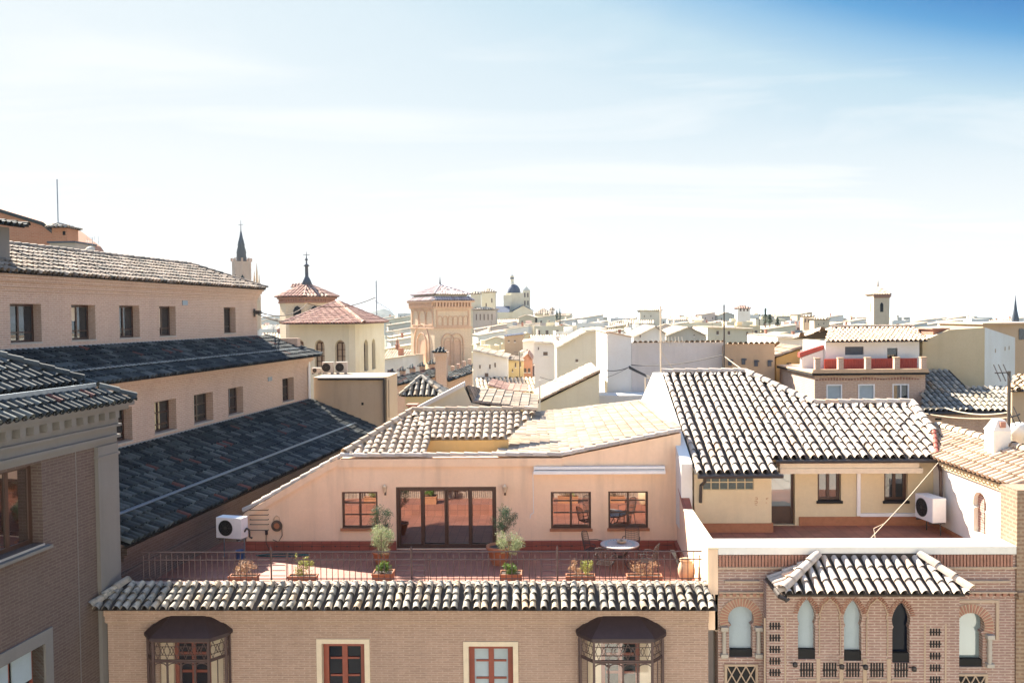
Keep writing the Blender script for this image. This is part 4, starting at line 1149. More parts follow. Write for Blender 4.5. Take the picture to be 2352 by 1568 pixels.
# roof: eave strip, zinc gutter, main slope with hip
xe = 0.48; sp_ = 0.52; ye = yC+0.36
ho = lambda t, lift=0: (xe-t, ye-t, zc+sp_*t+lift)
m = M()
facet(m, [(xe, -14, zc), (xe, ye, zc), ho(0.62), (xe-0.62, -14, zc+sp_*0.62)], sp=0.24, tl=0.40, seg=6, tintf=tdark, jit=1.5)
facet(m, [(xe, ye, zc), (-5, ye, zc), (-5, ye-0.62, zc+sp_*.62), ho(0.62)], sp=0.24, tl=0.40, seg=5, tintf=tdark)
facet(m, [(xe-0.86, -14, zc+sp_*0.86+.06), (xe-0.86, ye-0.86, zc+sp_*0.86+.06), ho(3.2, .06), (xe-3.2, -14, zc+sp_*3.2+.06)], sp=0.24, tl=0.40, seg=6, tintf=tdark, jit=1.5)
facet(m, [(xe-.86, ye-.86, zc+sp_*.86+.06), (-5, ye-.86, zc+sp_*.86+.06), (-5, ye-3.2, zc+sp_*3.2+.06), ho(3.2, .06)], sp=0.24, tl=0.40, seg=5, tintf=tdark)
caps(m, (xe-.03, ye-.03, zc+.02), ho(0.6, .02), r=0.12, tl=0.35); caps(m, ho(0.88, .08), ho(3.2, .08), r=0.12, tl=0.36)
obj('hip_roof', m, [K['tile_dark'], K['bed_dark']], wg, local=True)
m = M(); z_ = zc+sp_*0.74
m.box(xe-0.88, xe-0.62, -14, ye-0.76, z_-.03, z_+0.05); m.box(-5, xe-.62, ye-.88, ye-.762, z_-.03, z_+.05); m.box(xe-.62, xe-.59, -14, ye-.7, z_, z_+.11)
obj('zinc_gutter', m, K['zinc'], wg, local=True)
# dormer at the far upper left of the palace roof
dm = thing('roof_dormer', 'small tiled dormer with glazed side on the upper palace roof, cut by the left edge', 'dormer', O_, -TH)
xd = XUp-0.6; yd = hitL(22, 560, xd).y; zd = hitL(22, 523, xd).z
m = mk(LX(xd)); m.wall(-6, yd, zup+0.1, zd, [(yd-1.5, yd-0.45, zup+0.35, zd-0.1)], 0, 0.3); m.box(-6, yd, .301, 1.4, zup+1, zd); obj('dormer_wall', m, K['stone_wing'], dm, local=True)
m = mk(LX(xd)); winframe(m, yd-1.5, yd-.45, zup+.35, zd-.1, .12, .06, .05, (.5,), ()); dw = obj('window', m, K['zinc'], dm, local=True)
m = mk(LX(xd)); m.box(yd-1.45, yd-.5, .15, .16, zup+.4, zd-.12); obj('pane', m, K['glass_pale'], dw, local=True)
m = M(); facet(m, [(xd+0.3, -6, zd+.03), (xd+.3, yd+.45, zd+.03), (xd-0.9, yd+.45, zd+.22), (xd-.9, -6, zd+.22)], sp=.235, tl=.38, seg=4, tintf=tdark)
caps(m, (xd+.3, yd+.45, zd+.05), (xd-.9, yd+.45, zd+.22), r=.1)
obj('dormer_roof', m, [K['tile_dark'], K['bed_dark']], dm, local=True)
# ================================================================== MIDDLE DISTANCE
def orient(P, Q):
    P = Vector((P[0], P[1], 0)); Q = Vector((Q[0], Q[1], 0)); a = (Q-P).normalized(); b = Vector((-a.y, a.x, 0))
    return Matrix(((a.x, b.x, 0, P.x), (a.y, b.y, 0, P.y), (0, 0, 1, 0), (0, 0, 0, 1))), (Q-P).length
def gx(x, D): return atY(x, 720, D).x
def gz(x, y, D): return atY(x, y, D).z
def aw(t): return 1.0 if t < 0.78 else math.sqrt(max(0, 1-((t-0.78)/0.22)**2))
# tan annex closing the lower roof
an = thing('tan_annex', 'low tan plastered block with black drainpipe at the end of the lower palace roof', 'building', (gx(800, 45), 45, 0))
Dn = 44.9; xa, xb = gx(718, Dn), gx(886, Dn); za = gz(800, 868, Dn)
m = M(); m.box(xa, xb, Dn, Dn+3.3, 0, za); obj('plaster_wall', m, K['tan'], an)
m = M(); m.box(xa-.03, xb+.05, Dn-.05, Dn+3.35, za+.002, za+.05); obj('roof_slab', m, K['tan'], an)
m = M(); m.tube((xa+.25, Dn-.12, za-.02), (xb-.12, Dn-.12, za-.05), .07, 8); m.tube((xb-.1, Dn-.12, za-.05), (xb-.1, Dn-.12, 13), .07, 8); obj('drainpipe', m, K['iron'], an)
m = M(); p = atY(828, 1008, Dn-.02); q = atY(829, 1010, Dn); m.box(gx(827, Dn), gx(832, Dn), Dn-.03, Dn-.002, gz(828, 930, Dn), gz(828, 924, Dn)); obj('wall_vent', m, K['dark'], an)
m = M(); m.path([(gx(x, Dn-.1), Dn-.04, gz(x, y, Dn-.1)) for x, y in ((890, 872), (890, 960))], .04, 6); obj('side_pipe', m, K['tan'], an)
# air conditioners on the annex roof
def acbox(name, label, cx, Y, z, w=0.95, d=0.4, h=0.75, rot=0, group=None, feet=0.06, cas='whitep'):
    t = thing(name, label, 'air conditioner', (cx, Y, z), rot, group)
    m = M(); m.box(-w/2, w/2, -d/2, d/2, feet, h+feet); obj('casing', m, K[cas], t, local=True)
    m = M(); cxf = -w*0.12; r = min(h, w)*0.39
    m.X = Matrix(((1, 0, 0, cxf), (0, 0, 1, -d/2-0.012), (0, 1, 0, feet+h/2), (0, 0, 0, 1)))
    m.lathe([(r, 0.0), (r, 0.01)], n=24); obj('fan_opening', m, K['dark'], t, local=True)
    m = M(); m.X = Matrix(((1, 0, 0, cxf), (0, 0, 1, -d/2-0.02), (0, 1, 0, feet+h/2), (0, 0, 0, 1)))
    for k in range(1, 5):
        rr = r*k/4.3; m.path([(rr*math.cos(a_*math.pi/9), rr*math.sin(a_*math.pi/9), 0) for a_ in range(19)], 0.004, 3)
    for k in range(8): m.tube((0, 0, 0), (r*math.cos(k*math.pi/4), r*math.sin(k*math.pi/4), 0), 0.004, 3)
    m.lathe([(0.04, -.004), (0.04, .004)], n=10); obj('fan_grille', m, K['iron'], t, local=True)
    m = M()
    for s in (-1, 1): m.box(s*w*0.36-0.03, s*w*0.36+0.03, -d/2-.03, d/2+.03, 0, feet-.002)
    obj('feet', m, K['iron'], t, local=True)
    return t
for i, (x, w_, h_, lb) in enumerate(((725, .8, .55, 'small pale cooling unit, leftmost on the roof of the tan block'), (752, 1.0, 1.15, 'grey cooling unit in the middle of the tan block roof'), (783, 1.0, 1.15, 'grey cooling unit, rightmost on the tan block roof'))):
    acbox('air_conditioner', lb, gx(x, 47.6), 47.6, za+.055, w_*.6, .4, h_*.52, group='cooling units on the tan block roof', cas='stone')
# cream church hall with arched windows
hall = thing('cream_hall', 'pale cream hall with tall arched windows and pyramid tiled roof left of centre', 'building', (gx(800, 70), 70, 0))
P_, Q_, S_ = (gx(664, 69), 69), (gx(815, 66), 66), (gx(882, 75), 75)
ze_ = gz(800, 744, 67)
X1_, L1_ = orient(P_, Q_); X2_, L2_ = orient(Q_, S_)
k1 = 151/L1_
h1 = []
for a, b in ((679, 699), (723, 746), (770, 793)):
    a_ = (a-664)/k1; b_ = (b-664)/k1; h1.append((a_, b_, gz(735, 855, 67.5), gz(735, 780, 67.5)))
m = mk(X1_); m.wall(0, L1_, 0, ze_, h1, 0, .5)
for a, b, c, d in h1: m.archfill((a+b)/2, (b-a)/2, c, d, lambda t: (b-a)/2*aw(t), 0, .45, 24)
m.X = X2_; k2 = 67/L2_; h2 = []
for a, b in ((833, 841), (851, 858)):
    h2.append(((a-815)/k2+.0, (b-815)/k2+.15, gz(840, 850, 70), gz(840, 778, 70)))
m.wall(0, L2_, 0, ze_, h2, 0, .5)
for a, b, c, d in h2: m.archfill((a+b)/2, (b-a)/2, c, d, lambda t: (b-a)/2*aw(t), 0, .45, 16)
obj('plaster_wall', m, K['cream2'], hall)
for h in h1:
    m = mk(X1_); winframe(m, h[0], h[1], h[2], h[3]-.2, .2, .07, .06, (.5,), (.18, .36, .54, .76)); w_ = obj('window', m, K['wood'], hall)
    m = mk(X1_); m.box(h[0], h[1], .3, .31, h[2], h[3]); obj('pane', m, K['tan'], w_)
for h in h2:
    m = mk(X2_); winframe(m, h[0], h[1], h[2], h[3]-.2, .25, .06, .06, (), (.2, .4, .6, .8)); w_ = obj('window', m, K['wood'], hall)
    m = mk(X2_); m.box(h[0], h[1], .32, .33, h[2], h[3]); obj('pane', m, K['glass'], w_)
m = M()
e1_, e2_, e3_ = Vector((gx(646, 68.5), 68.3, ze_+.05)), Vector((gx(838, 65), 64.6, ze_+.05)), Vector((gx(889, 75), 75.3, ze_+.05))
ap = atY(775, 694, 73); e4_ = Vector((gx(660, 80), 80, ze_+.05))
facet(m, [e1_, e2_, ap], sp=.30, tl=.6, seg=3, pans=False); facet(m, [e2_, e3_, ap], sp=.30, tl=.6, seg=3, pans=False)
facet(m, [e3_, e4_, ap], sp=.5, tl=1, seg=3, pans=False); facet(m, [e4_, e1_, ap], sp=.5, tl=1, seg=3, pans=False)
caps(m, e2_, ap, r=.16, tl=.5); caps(m, e1_, ap, r=.14, tl=.5); caps(m, e3_, ap, r=.14, tl=.5)
obj('pyramid_roof', m, [K['tile_red'], K['tilebed']], hall)
# eight sided brick church tower
def ngon(cx, cy, r, n, rot=0): return [(cx+r*math.cos(2*math.pi*k/n+rot), cy+r*math.sin(2*math.pi*k/n+rot)) for k in range(n)]
Dt = 105; cx = gx(706, Dt); ct = thing('octagonal_brick_tower', 'eight sided ochre brick tower with low tiled roof and metal finial', 'tower', (cx, Dt, 0))
r8 = 61/2000*Dt*1.02; zet = gz(706, 681, Dt-3)
pg = ngon(cx, Dt, r8, 8, R(10))
m = M(); m.prism_xy(pg, 0, zet); obj('brick_body', m, K['brick_far'], ct)
m = M(); m.prism_xy(ngon(cx, Dt, r8+.18, 8, R(10)), zet-.75, zet-.55); m.prism_xy(ngon(cx, Dt, r8+.3, 8, R(10)), zet-.25, zet-.01)
for k in range(8):
    a, b = Vector(pg[k]), Vector(pg[(k+1) % 8])
    for j in range(8):
        p = a+(b-a)*(j+.5)/8; m.box(p.x-.1, p.x+.1, p.y-.22, p.y+.1, zet-.54, zet-.26)
obj('corbel_frieze', m, K['brick_vous'], ct)
m = M(); rr = r8+.55; apx = (cx, Dt, gz(706, 652, Dt)); pr_ = ngon(cx, Dt, rr, 8, R(10))
for k in range(8):
    a, b = pr_[k], pr_[(k+1) % 8]; facet(m, [(a[0], a[1], zet), (b[0], b[1], zet), apx], sp=.4, tl=.9, seg=3, pans=False); caps(m, (a[0], a[1], zet), apx, r=.13, tl=.8)
obj('tiled_roof', m, [K['tile_red'], K['tilebed']], ct)
m = M(); s_ = Dt/2000
m.lathe([(.75, -.3), (.45, .5), (.22, .9), (.2, 2.1), (.4, 2.2), (.12, 2.4), (.08, 2.8), (.22, 2.95), (.07, 3.1), (.03, 3.9)], apx, 8)
m.tube((apx[0]-.4, Dt, apx[2]+3.5), (apx[0]+.4, Dt, apx[2]+3.5), .04, 4); obj('finial', m, K['slate'], ct)
m = M(); pz = gz(683, 722, Dt-3); yy = Dt-r8*.98
for cxx in (gx(683, yy), gx(723, yy)):
    m.prism_xz([(cxx-.45, pz-.3), (cxx+.45, pz-.3), (cxx+.45, pz+.5), (cxx+.25, pz+.85), (cxx, pz+1.0), (cxx-.25, pz+.85), (cxx-.45, pz+.5)], yy-.12, yy+.3); obj('arched_opening', m, K['dark'], ct); m = M()
# small roof lantern of the same church, behind
sl_ = thing('stair_turret', 'small tile-capped turret behind the octagonal tower at its left', 'turret', (gx(684, 112), 112, 0))
m = M(); xx0, xx1 = gx(669, 112), gx(700, 112); zz = gz(684, 660, 112); m.box(xx0+.2, xx1-.2, 112, 113.6, 0, zz); obj('brick_body', m, K['brick_far'], sl_)
m = M(); facet(m, [(xx0-.1, 111.7, zz), (xx1, 111.7, zz), (xx1-.4, 112.8, zz+.55), (xx0+.5, 112.8, zz+.55)], sp=.35, tl=.6, seg=3, pans=False); m.box(xx0-.1, xx1, 112.8, 113.8, zz, zz+.5); obj('tiled_roof', m, [K['tile_red'], K['tilebed']], sl_)
# cathedral spire
Ds = 230; cx = gx(557, Ds); sp = thing('cathedral_tower', 'slender stone tower with dark slate spire above the palace roof', 'tower', (cx, Ds, 0))
hw = 19/2000*Ds; zt_ = gz(557, 601, Ds)
m = M(); m.prism_xy(ngon(cx, Ds, hw*1.12, 8, R(22.5)), 0, zt_)
for k in range(8):
    a = ngon(cx, Ds, hw*1.14, 8, R(22.5))[k]; m.box(a[0]-.22, a[0]+.22, a[1]-.22, a[1]+.22, zt_, zt_+.9)
obj('stone_body', m, K['brick_rose'], sp)
m = M()
for xo in (-.95, .95): m.prism_xz([(cx+xo-.45, zt_-6.5), (cx+xo+.45, zt_-6.5), (cx+xo+.45, zt_-4.4), (cx+xo, zt_-3.5), (cx+xo-.45, zt_-4.4)], Ds-hw*1.08, Ds-hw*.8)
obj('belfry_opening', m, K['dark'], sp)
m = M(); s2 = Ds/2000; m.cs = False
m.lathe([(1.45, 0), (1.25, 2.2), (1.35, 2.3), (.9, 4.2), (1.0, 4.3), (.45, 6.6), (.1, 8.4), (.05, 11.0)], (cx, Ds, zt_), 8); m.tube((cx-.6, Ds, zt_+9.8), (cx+.6, Ds, zt_+9.8), .06, 4)
for k in range(4):
    for zz_, rr_ in ((1.0, 1.5), (3.2, 1.15), (5.3, .8)):
        a_ = k*math.pi/2+.4; m.tube((cx, Ds, zt_+zz_), (cx+rr_*math.cos(a_), Ds+rr_*math.sin(a_), zt_+zz_), .08, 4)
obj('slate_spire', m, K['slate'], sp)
m = M()
for xo, h_ in ((2.7, -5), (3.4, -3.2), (4.0, -6)):
    m.lathe([(.3, 0), (.25, 3.5), (.02, 6)], (cx+xo, Ds+2, zt_+h_-3), 6); m.box(cx+xo-.3, cx+xo+.3, Ds+1.7, Ds+2.3, 0, zt_+h_-3)
obj('pinnacle', m, K['brick_far'], sp)
# mudejar tower in the centre
Dm = 110
mt = thing('mudejar_tower', 'square yellow brick tower with arched panels and two tiered roof in the centre', 'tower', (gx(1000, Dm), Dm, 0))
a_, b_, c_ = (gx(943, 116), 116), (gx(997, Dm), Dm), (gx(1082, 113), 113)
zt_ = gz(997, 690, Dm)
dv = Vector(c_)-Vector(b_); d_ = (a_[0]+dv.x, a_[1]+dv.y)
m = M(); m.prism_xy([a_, b_, c_, d_], 0, zt_); obj('brick_body', m, K['brick_far'], mt)
XA, LA = orient(a_, b_); XB, LB = orient(b_, c_)
def yz(y): return gz(1030, y, Dm)
def panel(m, x0, x1, z0, z1, d=.14, t=.16):
    m.box(x0, x0+t, -d, -.003, z0, z1); m.box(x1-t, x1, -d, -.003, z0, z1); m.box(x0+t, x1-t, -d, -.003, z1-t, z1); m.box(x0+t, x1-t, -d, -.003, z0, z0+t)
def archband(m, cx, z0, zs, r, d=.14, t=.18, n=12, y0=None):
    pts = [(cx-r, z0), (cx-r, zs)]+[(cx-r*math.cos(math.pi*k/n), zs+r*1.1*math.sin(math.pi*k/n)) for k in range(1, n)]+[(cx+r, zs), (cx+r, z0)]
    for p, q in zip(pts[:-1], pts[1:]):
        m.tube((p[0], -d/2, p[1]), (q[0], -d/2, q[1]), t/2, 4)
m = mk(XA); w_ = m
for X_, L_ in ((XA, LA), (XB, LB)):
    m.X = X_
    m.box(-.12, L_+.12, -.12, -.002, yz(753)-.1, yz(753)+.12); m.box(-.2, L_+.2, -.2, -.002, yz(706)-.1, yz(706)+.1)
    n_ = max(6, int(L_/.42))
    for k in range(n_):
        x_ = L_*(k+.5)/n_; m.box(x_-.1, x_+.1, -.34, -.002, yz(704), yz(694))
    m.box(-.35, L_+.35, -.38, -.002, yz(694)+.001, zt_)
obj('corbel_frieze', m, K['mould'], mt)
m = mk(XA)
panel(m, .5, LA-.3, yz(748), yz(711), .1)
for k in range(3): archband(m, .5+(LA-.8)*(k+.5)/3, yz(747), yz(728), (LA-.8)/6-.12, .1, .12)
archband(m, LA*.48, yz(835), yz(790), LA*.32); archband(m, LA*.48, yz(835), yz(793), LA*.20)
m.X = XB; panel(m, .3, LB-.3, yz(750), yz(711), .1)
for k in range(6): archband(m, .45+(LB-.9)*(k+.5)/6, yz(749), yz(732), (LB-.9)/12-.06, .1, .12)
for c0 in (LB*.36, LB*.60): archband(m, c0, yz(840), yz(785), LB*.17); archband(m, c0, yz(840), yz(788), LB*.10)
obj('arch_mouldings', m, K['mould'], mt)
m = mk(XA); m.box(LA*.34, LA*.62, -.02, -.004, yz(835), yz(783)); m.X = XB
for c0 in (LB*.36, LB*.60): m.box(c0-LB*.085, c0+LB*.085, -.02, -.004, yz(840), yz(782))
obj('arched_opening', m, K['mould'], mt)
ce = (Vector(a_)+Vector(c_))/2
def ring4(k, z): return [(ce.x+(Vector(p)-ce).x*k, ce.y+(Vector(p)-ce).y*k, z) for p in (a_, b_, c_, d_)]
m = M()
z1_, z2_, z3_ = zt_, yz(683), yz(676)
lo, hi = ring4(1.12, z1_+.01), ring4(.92, z2_+.15)
for k in range(4): facet(m, [lo[k], lo[(k+1) % 4], hi[(k+1) % 4], hi[k]], sp=.36, tl=.7, seg=3, pans=False)
lo = ring4(.98, z3_+.02)
for k in range(4):
    facet(m, [lo[k], lo[(k+1) % 4], (ce.x, ce.y, gz(1007, 655, 114))], sp=.36, tl=.7, seg=3, pans=False); caps(m, lo[k], (ce.x, ce.y, gz(1007, 655, 114)), r=.14, tl=.6)
obj('tiled_roof', m, [K['tile_far2'], K['tilebed']], mt)
m = M(); m.loft(ring4(.88, z2_-.3), ring4(.88, z3_)); obj('attic_wall', m, K['cream2'], mt)
m = M(); z_ = gz(1007, 655, 114); m.lathe([(.15, 0), (.08, .5), (.02, 1.2)], (ce.x, ce.y, z_), 6); obj('finial', m, K['slate'], mt)
# brick church flank with stepped tiled merlons (left of the tower foot)
fl = thing('merloned_church_wall', 'orange brick church wall with stepped merlons and dark tiled slopes below the tower', 'church', (gx(985, 60), 60, 0))
Df = 60; m = M(); m2 = M()
line = [(888, 868), (995, 842)]; line2 = [(1028, 868-0), (1082, 850)]
m.prism_xz([(gx(886, Df), 0), (gx(998, Df), 0), (gx(998, Df), gz(998, 862, Df)), (gx(886, Df), gz(886, 888, Df))], Df, Df+.6)
m.prism_xz([(gx(998, Df), 0), (gx(1082, Df), 0), (gx(1082, Df), gz(1082, 850, Df)), (gx(998, Df), gz(998, 876, Df))], Df+.05, Df+.6)
m.box(gx(1001, Df), gx(1025, Df), Df-.5, Df+.5, 0, gz(1010, 815, Df))
m.box(gx(998, Df), gx(1028, Df), Df-.65, Df+.6, gz(1010, 819, Df), gz(1010, 808, Df))
for k in range(5):
    x = 893+k*23; y = 864-k*5.2
    m.box(gx(x, Df+1.6), gx(x+12, Df+1.6), Df+1.6, Df+2, gz(x, y+25, Df+1.6), gz(x, y-8, Df+1.6))
    p = Vector((gx(x+6, Df+1.6), Df+1.8, gz(x, y-8, Df+1.6))); facet(m2, [(p.x-.28, p.y-.35, p.z), (p.x+.28, p.y-.35, p.z), (p.x, p.y, p.z+.25)], sp=.2, tl=.4, seg=3, pans=False); facet(m2, [(p.x-.28, p.y+.35, p.z), (p.x-.28, p.y-.35, p.z), (p.x, p.y, p.z+.25)], sp=.2, tl=.4, seg=3, pans=False)
for k in range(4):
    x = 1034+k*13; y = 848-k*5.5
    m.box(gx(x, Df+1.6), gx(x+7, Df+1.6), Df+1.6, Df+2, gz(x, y+20, Df+1.6), gz(x, y-7, Df+1.6))
obj('brick_wall', m, K['brick_rose'], fl)
for xa, ya, xb, yb_ in ((906, 868, 997, 844), (1028, 858, 1082, 836)):
    facet(m2, [(gx(xa, Df-.3), Df-.3, gz(xa, ya+17, Df)), (gx(xb, Df-.3), Df-.3, gz(xb, yb_+20, Df)), (gx(xb, Df+1.5), Df+1.5, gz(xb, yb_+2, Df+1.5)), (gx(xa, Df+1.5), Df+1.5, gz(xa, ya-1, Df+1.5))], sp=.28, tl=.4, seg=3)
facet(m2, [(gx(996, Df), Df-.7, gz(1010, 808, Df)), (gx(1030, Df), Df-.7, gz(1010, 808, Df)), (gx(1013, Df), Df, gz(1010, 797, Df))], sp=.28, tl=.4, seg=3)
facet(m2, [(gx(996, Df), Df+.7, gz(1010, 808, Df)), (gx(996, Df), Df-.7, gz(1010, 808, Df)), (gx(1013, Df), Df, gz(1010, 797, Df))], sp=.28, tl=.4, seg=3)
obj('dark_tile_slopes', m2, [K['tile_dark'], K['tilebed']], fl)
# turret with pointed tile hat and white coping behind the pink house
tr = thing('tile_hat_turret', 'small cream stair turret with pointed striped tile roof behind the pink house', 'turret', (gx(965, 40), 40, 0))
Dh = 40; x0_, x1_ = gx(923, Dh), gx(1010, Dh); z_ = gz(965, 908, Dh)
m = M(); m.box(x0_+.1, x1_-.1, Dh, Dh+1.8, 0, z_); obj('plaster_wall', m, K['cream'], tr)
m = M(); apx = (gx(966, Dh+.9), Dh+.9, gz(966, 866, Dh+.9))
q4 = [(x0_-.08, Dh-.2, z_), (x1_+.08, Dh-.2, z_), (x1_+.08, Dh+2, z_), (x0_-.08, Dh+2, z_)]
for k in range(4): facet(m, [q4[k], q4[(k+1) % 4], apx], sp=.26, tl=.4, seg=4); caps(m, q4[k], apx, r=.1)
obj('tiled_roof', m, [K['tile'], K['tilebed']], tr)
gh = thing('gabled_cream_house', 'cream house with thick white ridge coping and weathered tiled slope behind the pink roof', 'house', (gx(1090, 36), 36, 0))
Dg = 36; m = M()
m.prism_xz([(gx(950, Dg), 10), (gx(1215, Dg), 10), (gx(1215, Dg), gz(1215, 950, Dg)), (gx(1080, Dg), gz(1080, 925, Dg)), (gx(1062, Dg), gz(1062, 884, Dg)), (gx(955, Dg), gz(955, 940, Dg))], Dg, Dg+.4); obj('gable_wall', m, K['cream2'], gh)
m = M()
L0, L1 = Vector((gx(950, Dg-.1), Dg-.1, gz(950, 941, Dg))), Vector((gx(1064, Dg-.1), Dg-.1, gz(1064, 882, Dg)))
up_ = Vector((0, 0, .09)); bk = Vector((0, .6, 0))
m.loft([L0-up_, L1-up_, L1+up_, L0+up_], [L0-up_+bk, L1-up_+bk, L1+up_+bk, L0+up_+bk]); obj('white_coping', m, K['white'], gh)
m = M(); facet(m, [(gx(1066, Dg), Dg+.05, gz(1066, 884, Dg)-.02), (gx(1082, Dg), Dg, gz(1082, 924, Dg)), (gx(1228, Dg), Dg, gz(1228, 942, Dg)), (gx(1232, 42), 42, gz(1228, 930, 38)), (gx(1100, 42), 42, gz(1095, 893, 42))][1:], sp=.27, tl=.4, seg=4)
facet(m, [(gx(1082, Dg), Dg, gz(1082, 924, Dg)), (gx(1100, 42), 42, gz(1095, 893, 42)), (gx(1066, Dg)+.05, Dg+.05, gz(1066, 886, Dg))], sp=.27, tl=.4, seg=4)
obj('tiled_roof', m, [K['tile_old'], K['tilebed']], gh)
m = M(); p = atY(946, 940, 31); m.box(p.x-.15, p.x+.15, 31, 31.4, p.z-.5, p.z+.12); m.box(p.x-.2, p.x+.2, 30.95, 31.45, p.z+.122, p.z+.18); c_ = obj('brick_chimney', m, K['brick_vous'], None, origin=(p.x, 31, p.z-.5)); tag(c_, 'tiny brick chimney stub above the left corner of the pink house roof', 'chimney')
# sloping pale house right of it
sh = thing('sloping_pale_house', 'pale yellow wall with long rising tiled verge left of the grey party wall', 'house', (gx(1300, 42), 42, 0))
Dk = 42; m = M()
m.prism_xz([(gx(1236, Dk), 8), (gx(1375, Dk), 8), (gx(1375, Dk), gz(1375, 858, Dk)), (gx(1236, Dk), gz(1236, 926, Dk))], Dk, Dk+6); obj('plaster_wall', m, K['cream2'], sh)
m = M(); facet(m, [(gx(1228, Dk), Dk-.1, gz(1228, 926, Dk)), (gx(1378, Dk), Dk-.1, gz(1378, 854, Dk)), (gx(1378, Dk), Dk+7, gz(1378, 854, Dk)), (gx(1228, Dk), Dk+7, gz(1228, 926, Dk))], sp=.27, tl=.4, seg=4)
caps(m, (gx(1232, Dk), Dk-.05, gz(1228, 925, Dk)), (gx(1378, Dk), Dk-.05, gz(1378, 854, Dk)), r=.1)
obj('tiled_roof', m, [K['tile_gold'], K['tilebed']], sh)
m = M(); m.box(gx(1236, Dk-1), gx(1240, Dk-1), Dk-1.1, Dk-1, 12, gz(1238, 872, Dk-1)); m.box(gx(1213, Dk-1), gx(1236, Dk-1)-.002, Dk-1.1, Dk-1, 12, gz(1220, 940, Dk-1)); obj('white_flue', m, K['white'], sh)
# white block + lilac party wall + brown scalloped wall
Dw = 46
wb_ = thing('white_block_house', 'plain white house block left of the lilac grey party wall', 'house', (gx(1420, Dw), Dw, 0))
m = M(); X0, X1 = gx(1394, Dw), gx(1450, Dw); zt_ = gz(1420, 764, Dw)
m.prism_xz([(X0, 0), (X1, 0), (X1, gz(1450, 775, Dw)), (gx(1398, Dw), zt_), (X0, zt_)], Dw, Dw+9); obj('plaster_wall', m, K['white'], wb_)
m = M(); m.box(X0-.06, X0+.12, Dw-.06, Dw+9, zt_+.002, zt_+.07)
m.loft([(X0+.122, Dw-.06, zt_), (X1, Dw-.06, gz(1450, 775, Dw)), (X1, Dw-.06, gz(1450, 775, Dw)+.08), (X0+.122, Dw-.06, zt_+.08)], [(X0+.122, Dw+9, zt_), (X1, Dw+9, gz(1450, 775, Dw)), (X1, Dw+9, gz(1450, 775, Dw)+.08), (X0+.122, Dw+9, zt_+.08)]); obj('roof_verge', m, K['tile_gold'], wb_)
pt_ = thing('lilac_party_wall', 'windowless lilac grey party wall topped by tile ends, in the middle distance', 'house', (gx(1550, Dw), Dw, 0))
m = M(); zt_ = gz(1560, 786, Dw); m.prism_yz([(Dw-.02, 0), (Dw+7, 0), (Dw+7, zt_-1.65), (Dw-.02, zt_)], gx(1450, Dw)+.01, gx(1662, Dw)); obj('party_wall', m, K['greyw'], pt_)
def tilends(m, x0, x1, Y, z, sp=.27):
    k = x0+sp/2
    while k < x1:
        m.ct = rnd.random(); m.cs = True; A = [m.P((k+.12*math.cos(a*math.pi/5), Y-.12, z+.11*math.sin(a*math.pi/5))) for a in range(6)]; B = [m.P((k+.11*math.cos(a*math.pi/5), Y+7, z-1.6+.1*math.sin(a*math.pi/5))) for a in range(6)]
        for g in range(5): m.F((A[g], A[g+1], B[g+1], B[g]))
        k += sp
    m.cs = False
m = M(); tilends(m, gx(1452, Dw), gx(1662, Dw), Dw, zt_); m.poly([(gx(1450, Dw), Dw-.04, zt_+.01), (gx(1662, Dw), Dw-.04, zt_+.01), (gx(1662, Dw), Dw+7, zt_-1.6), (gx(1450, Dw), Dw+7, zt_-1.6)]); obj('tiled_roof', m, K['tile_gold'], pt_)
bw = thing('brown_party_wall', 'square brown rendered party wall with scalloped tile edge beside the lilac one', 'house', (gx(1720, 46), 46, 0))
m = M(); zt2_ = gz(1720, 789, Dw-.6); m.prism_yz([(Dw-.6, 0), (Dw+6.5, 0), (Dw+6.5, zt2_-1.55), (Dw-.6, zt2_)], gx(1664, Dw-.6), gx(1779, Dw-.6)); obj('party_wall', m, K['brownw'], bw)
m = M(); tilends(m, gx(1664, Dw), gx(1779, Dw), Dw-.6, zt2_); m.poly([(gx(1664, Dw), Dw-.62, zt2_+.01), (gx(1779, Dw), Dw-.62, zt2_+.01), (gx(1779, Dw), Dw+6.4, zt2_-1.5), (gx(1664, Dw), Dw+6.4, zt2_-1.5)]); obj('tiled_roof', m, K['tile_gold'], bw)
m = M()
for x, y in ((1677, 830), (1708, 828), (1737, 832), (1768, 832)):
    p = atY(x, y, Dw-.62); m.box(p.x-.1, p.x+.08, Dw-.66, Dw-.602, p.z-.2, p.z+.12); m.box(p.x+.0, p.x+.14, Dw-.72, Dw-.602, p.z+.03, p.z+.1)
obj('wall_vent', m, K['slate'], bw)
m = M(); z_ = gz(1420, 908, 44); m.box(gx(1362, 44), gx(1525, 44), 44, 45.9, 10, z_); lw = obj('low_parapet', m, K['white'], None, origin=(gx(1440, 44), 44, 10)); tag(lw, 'low white parapet at the foot of the lilac party wall', 'wall')
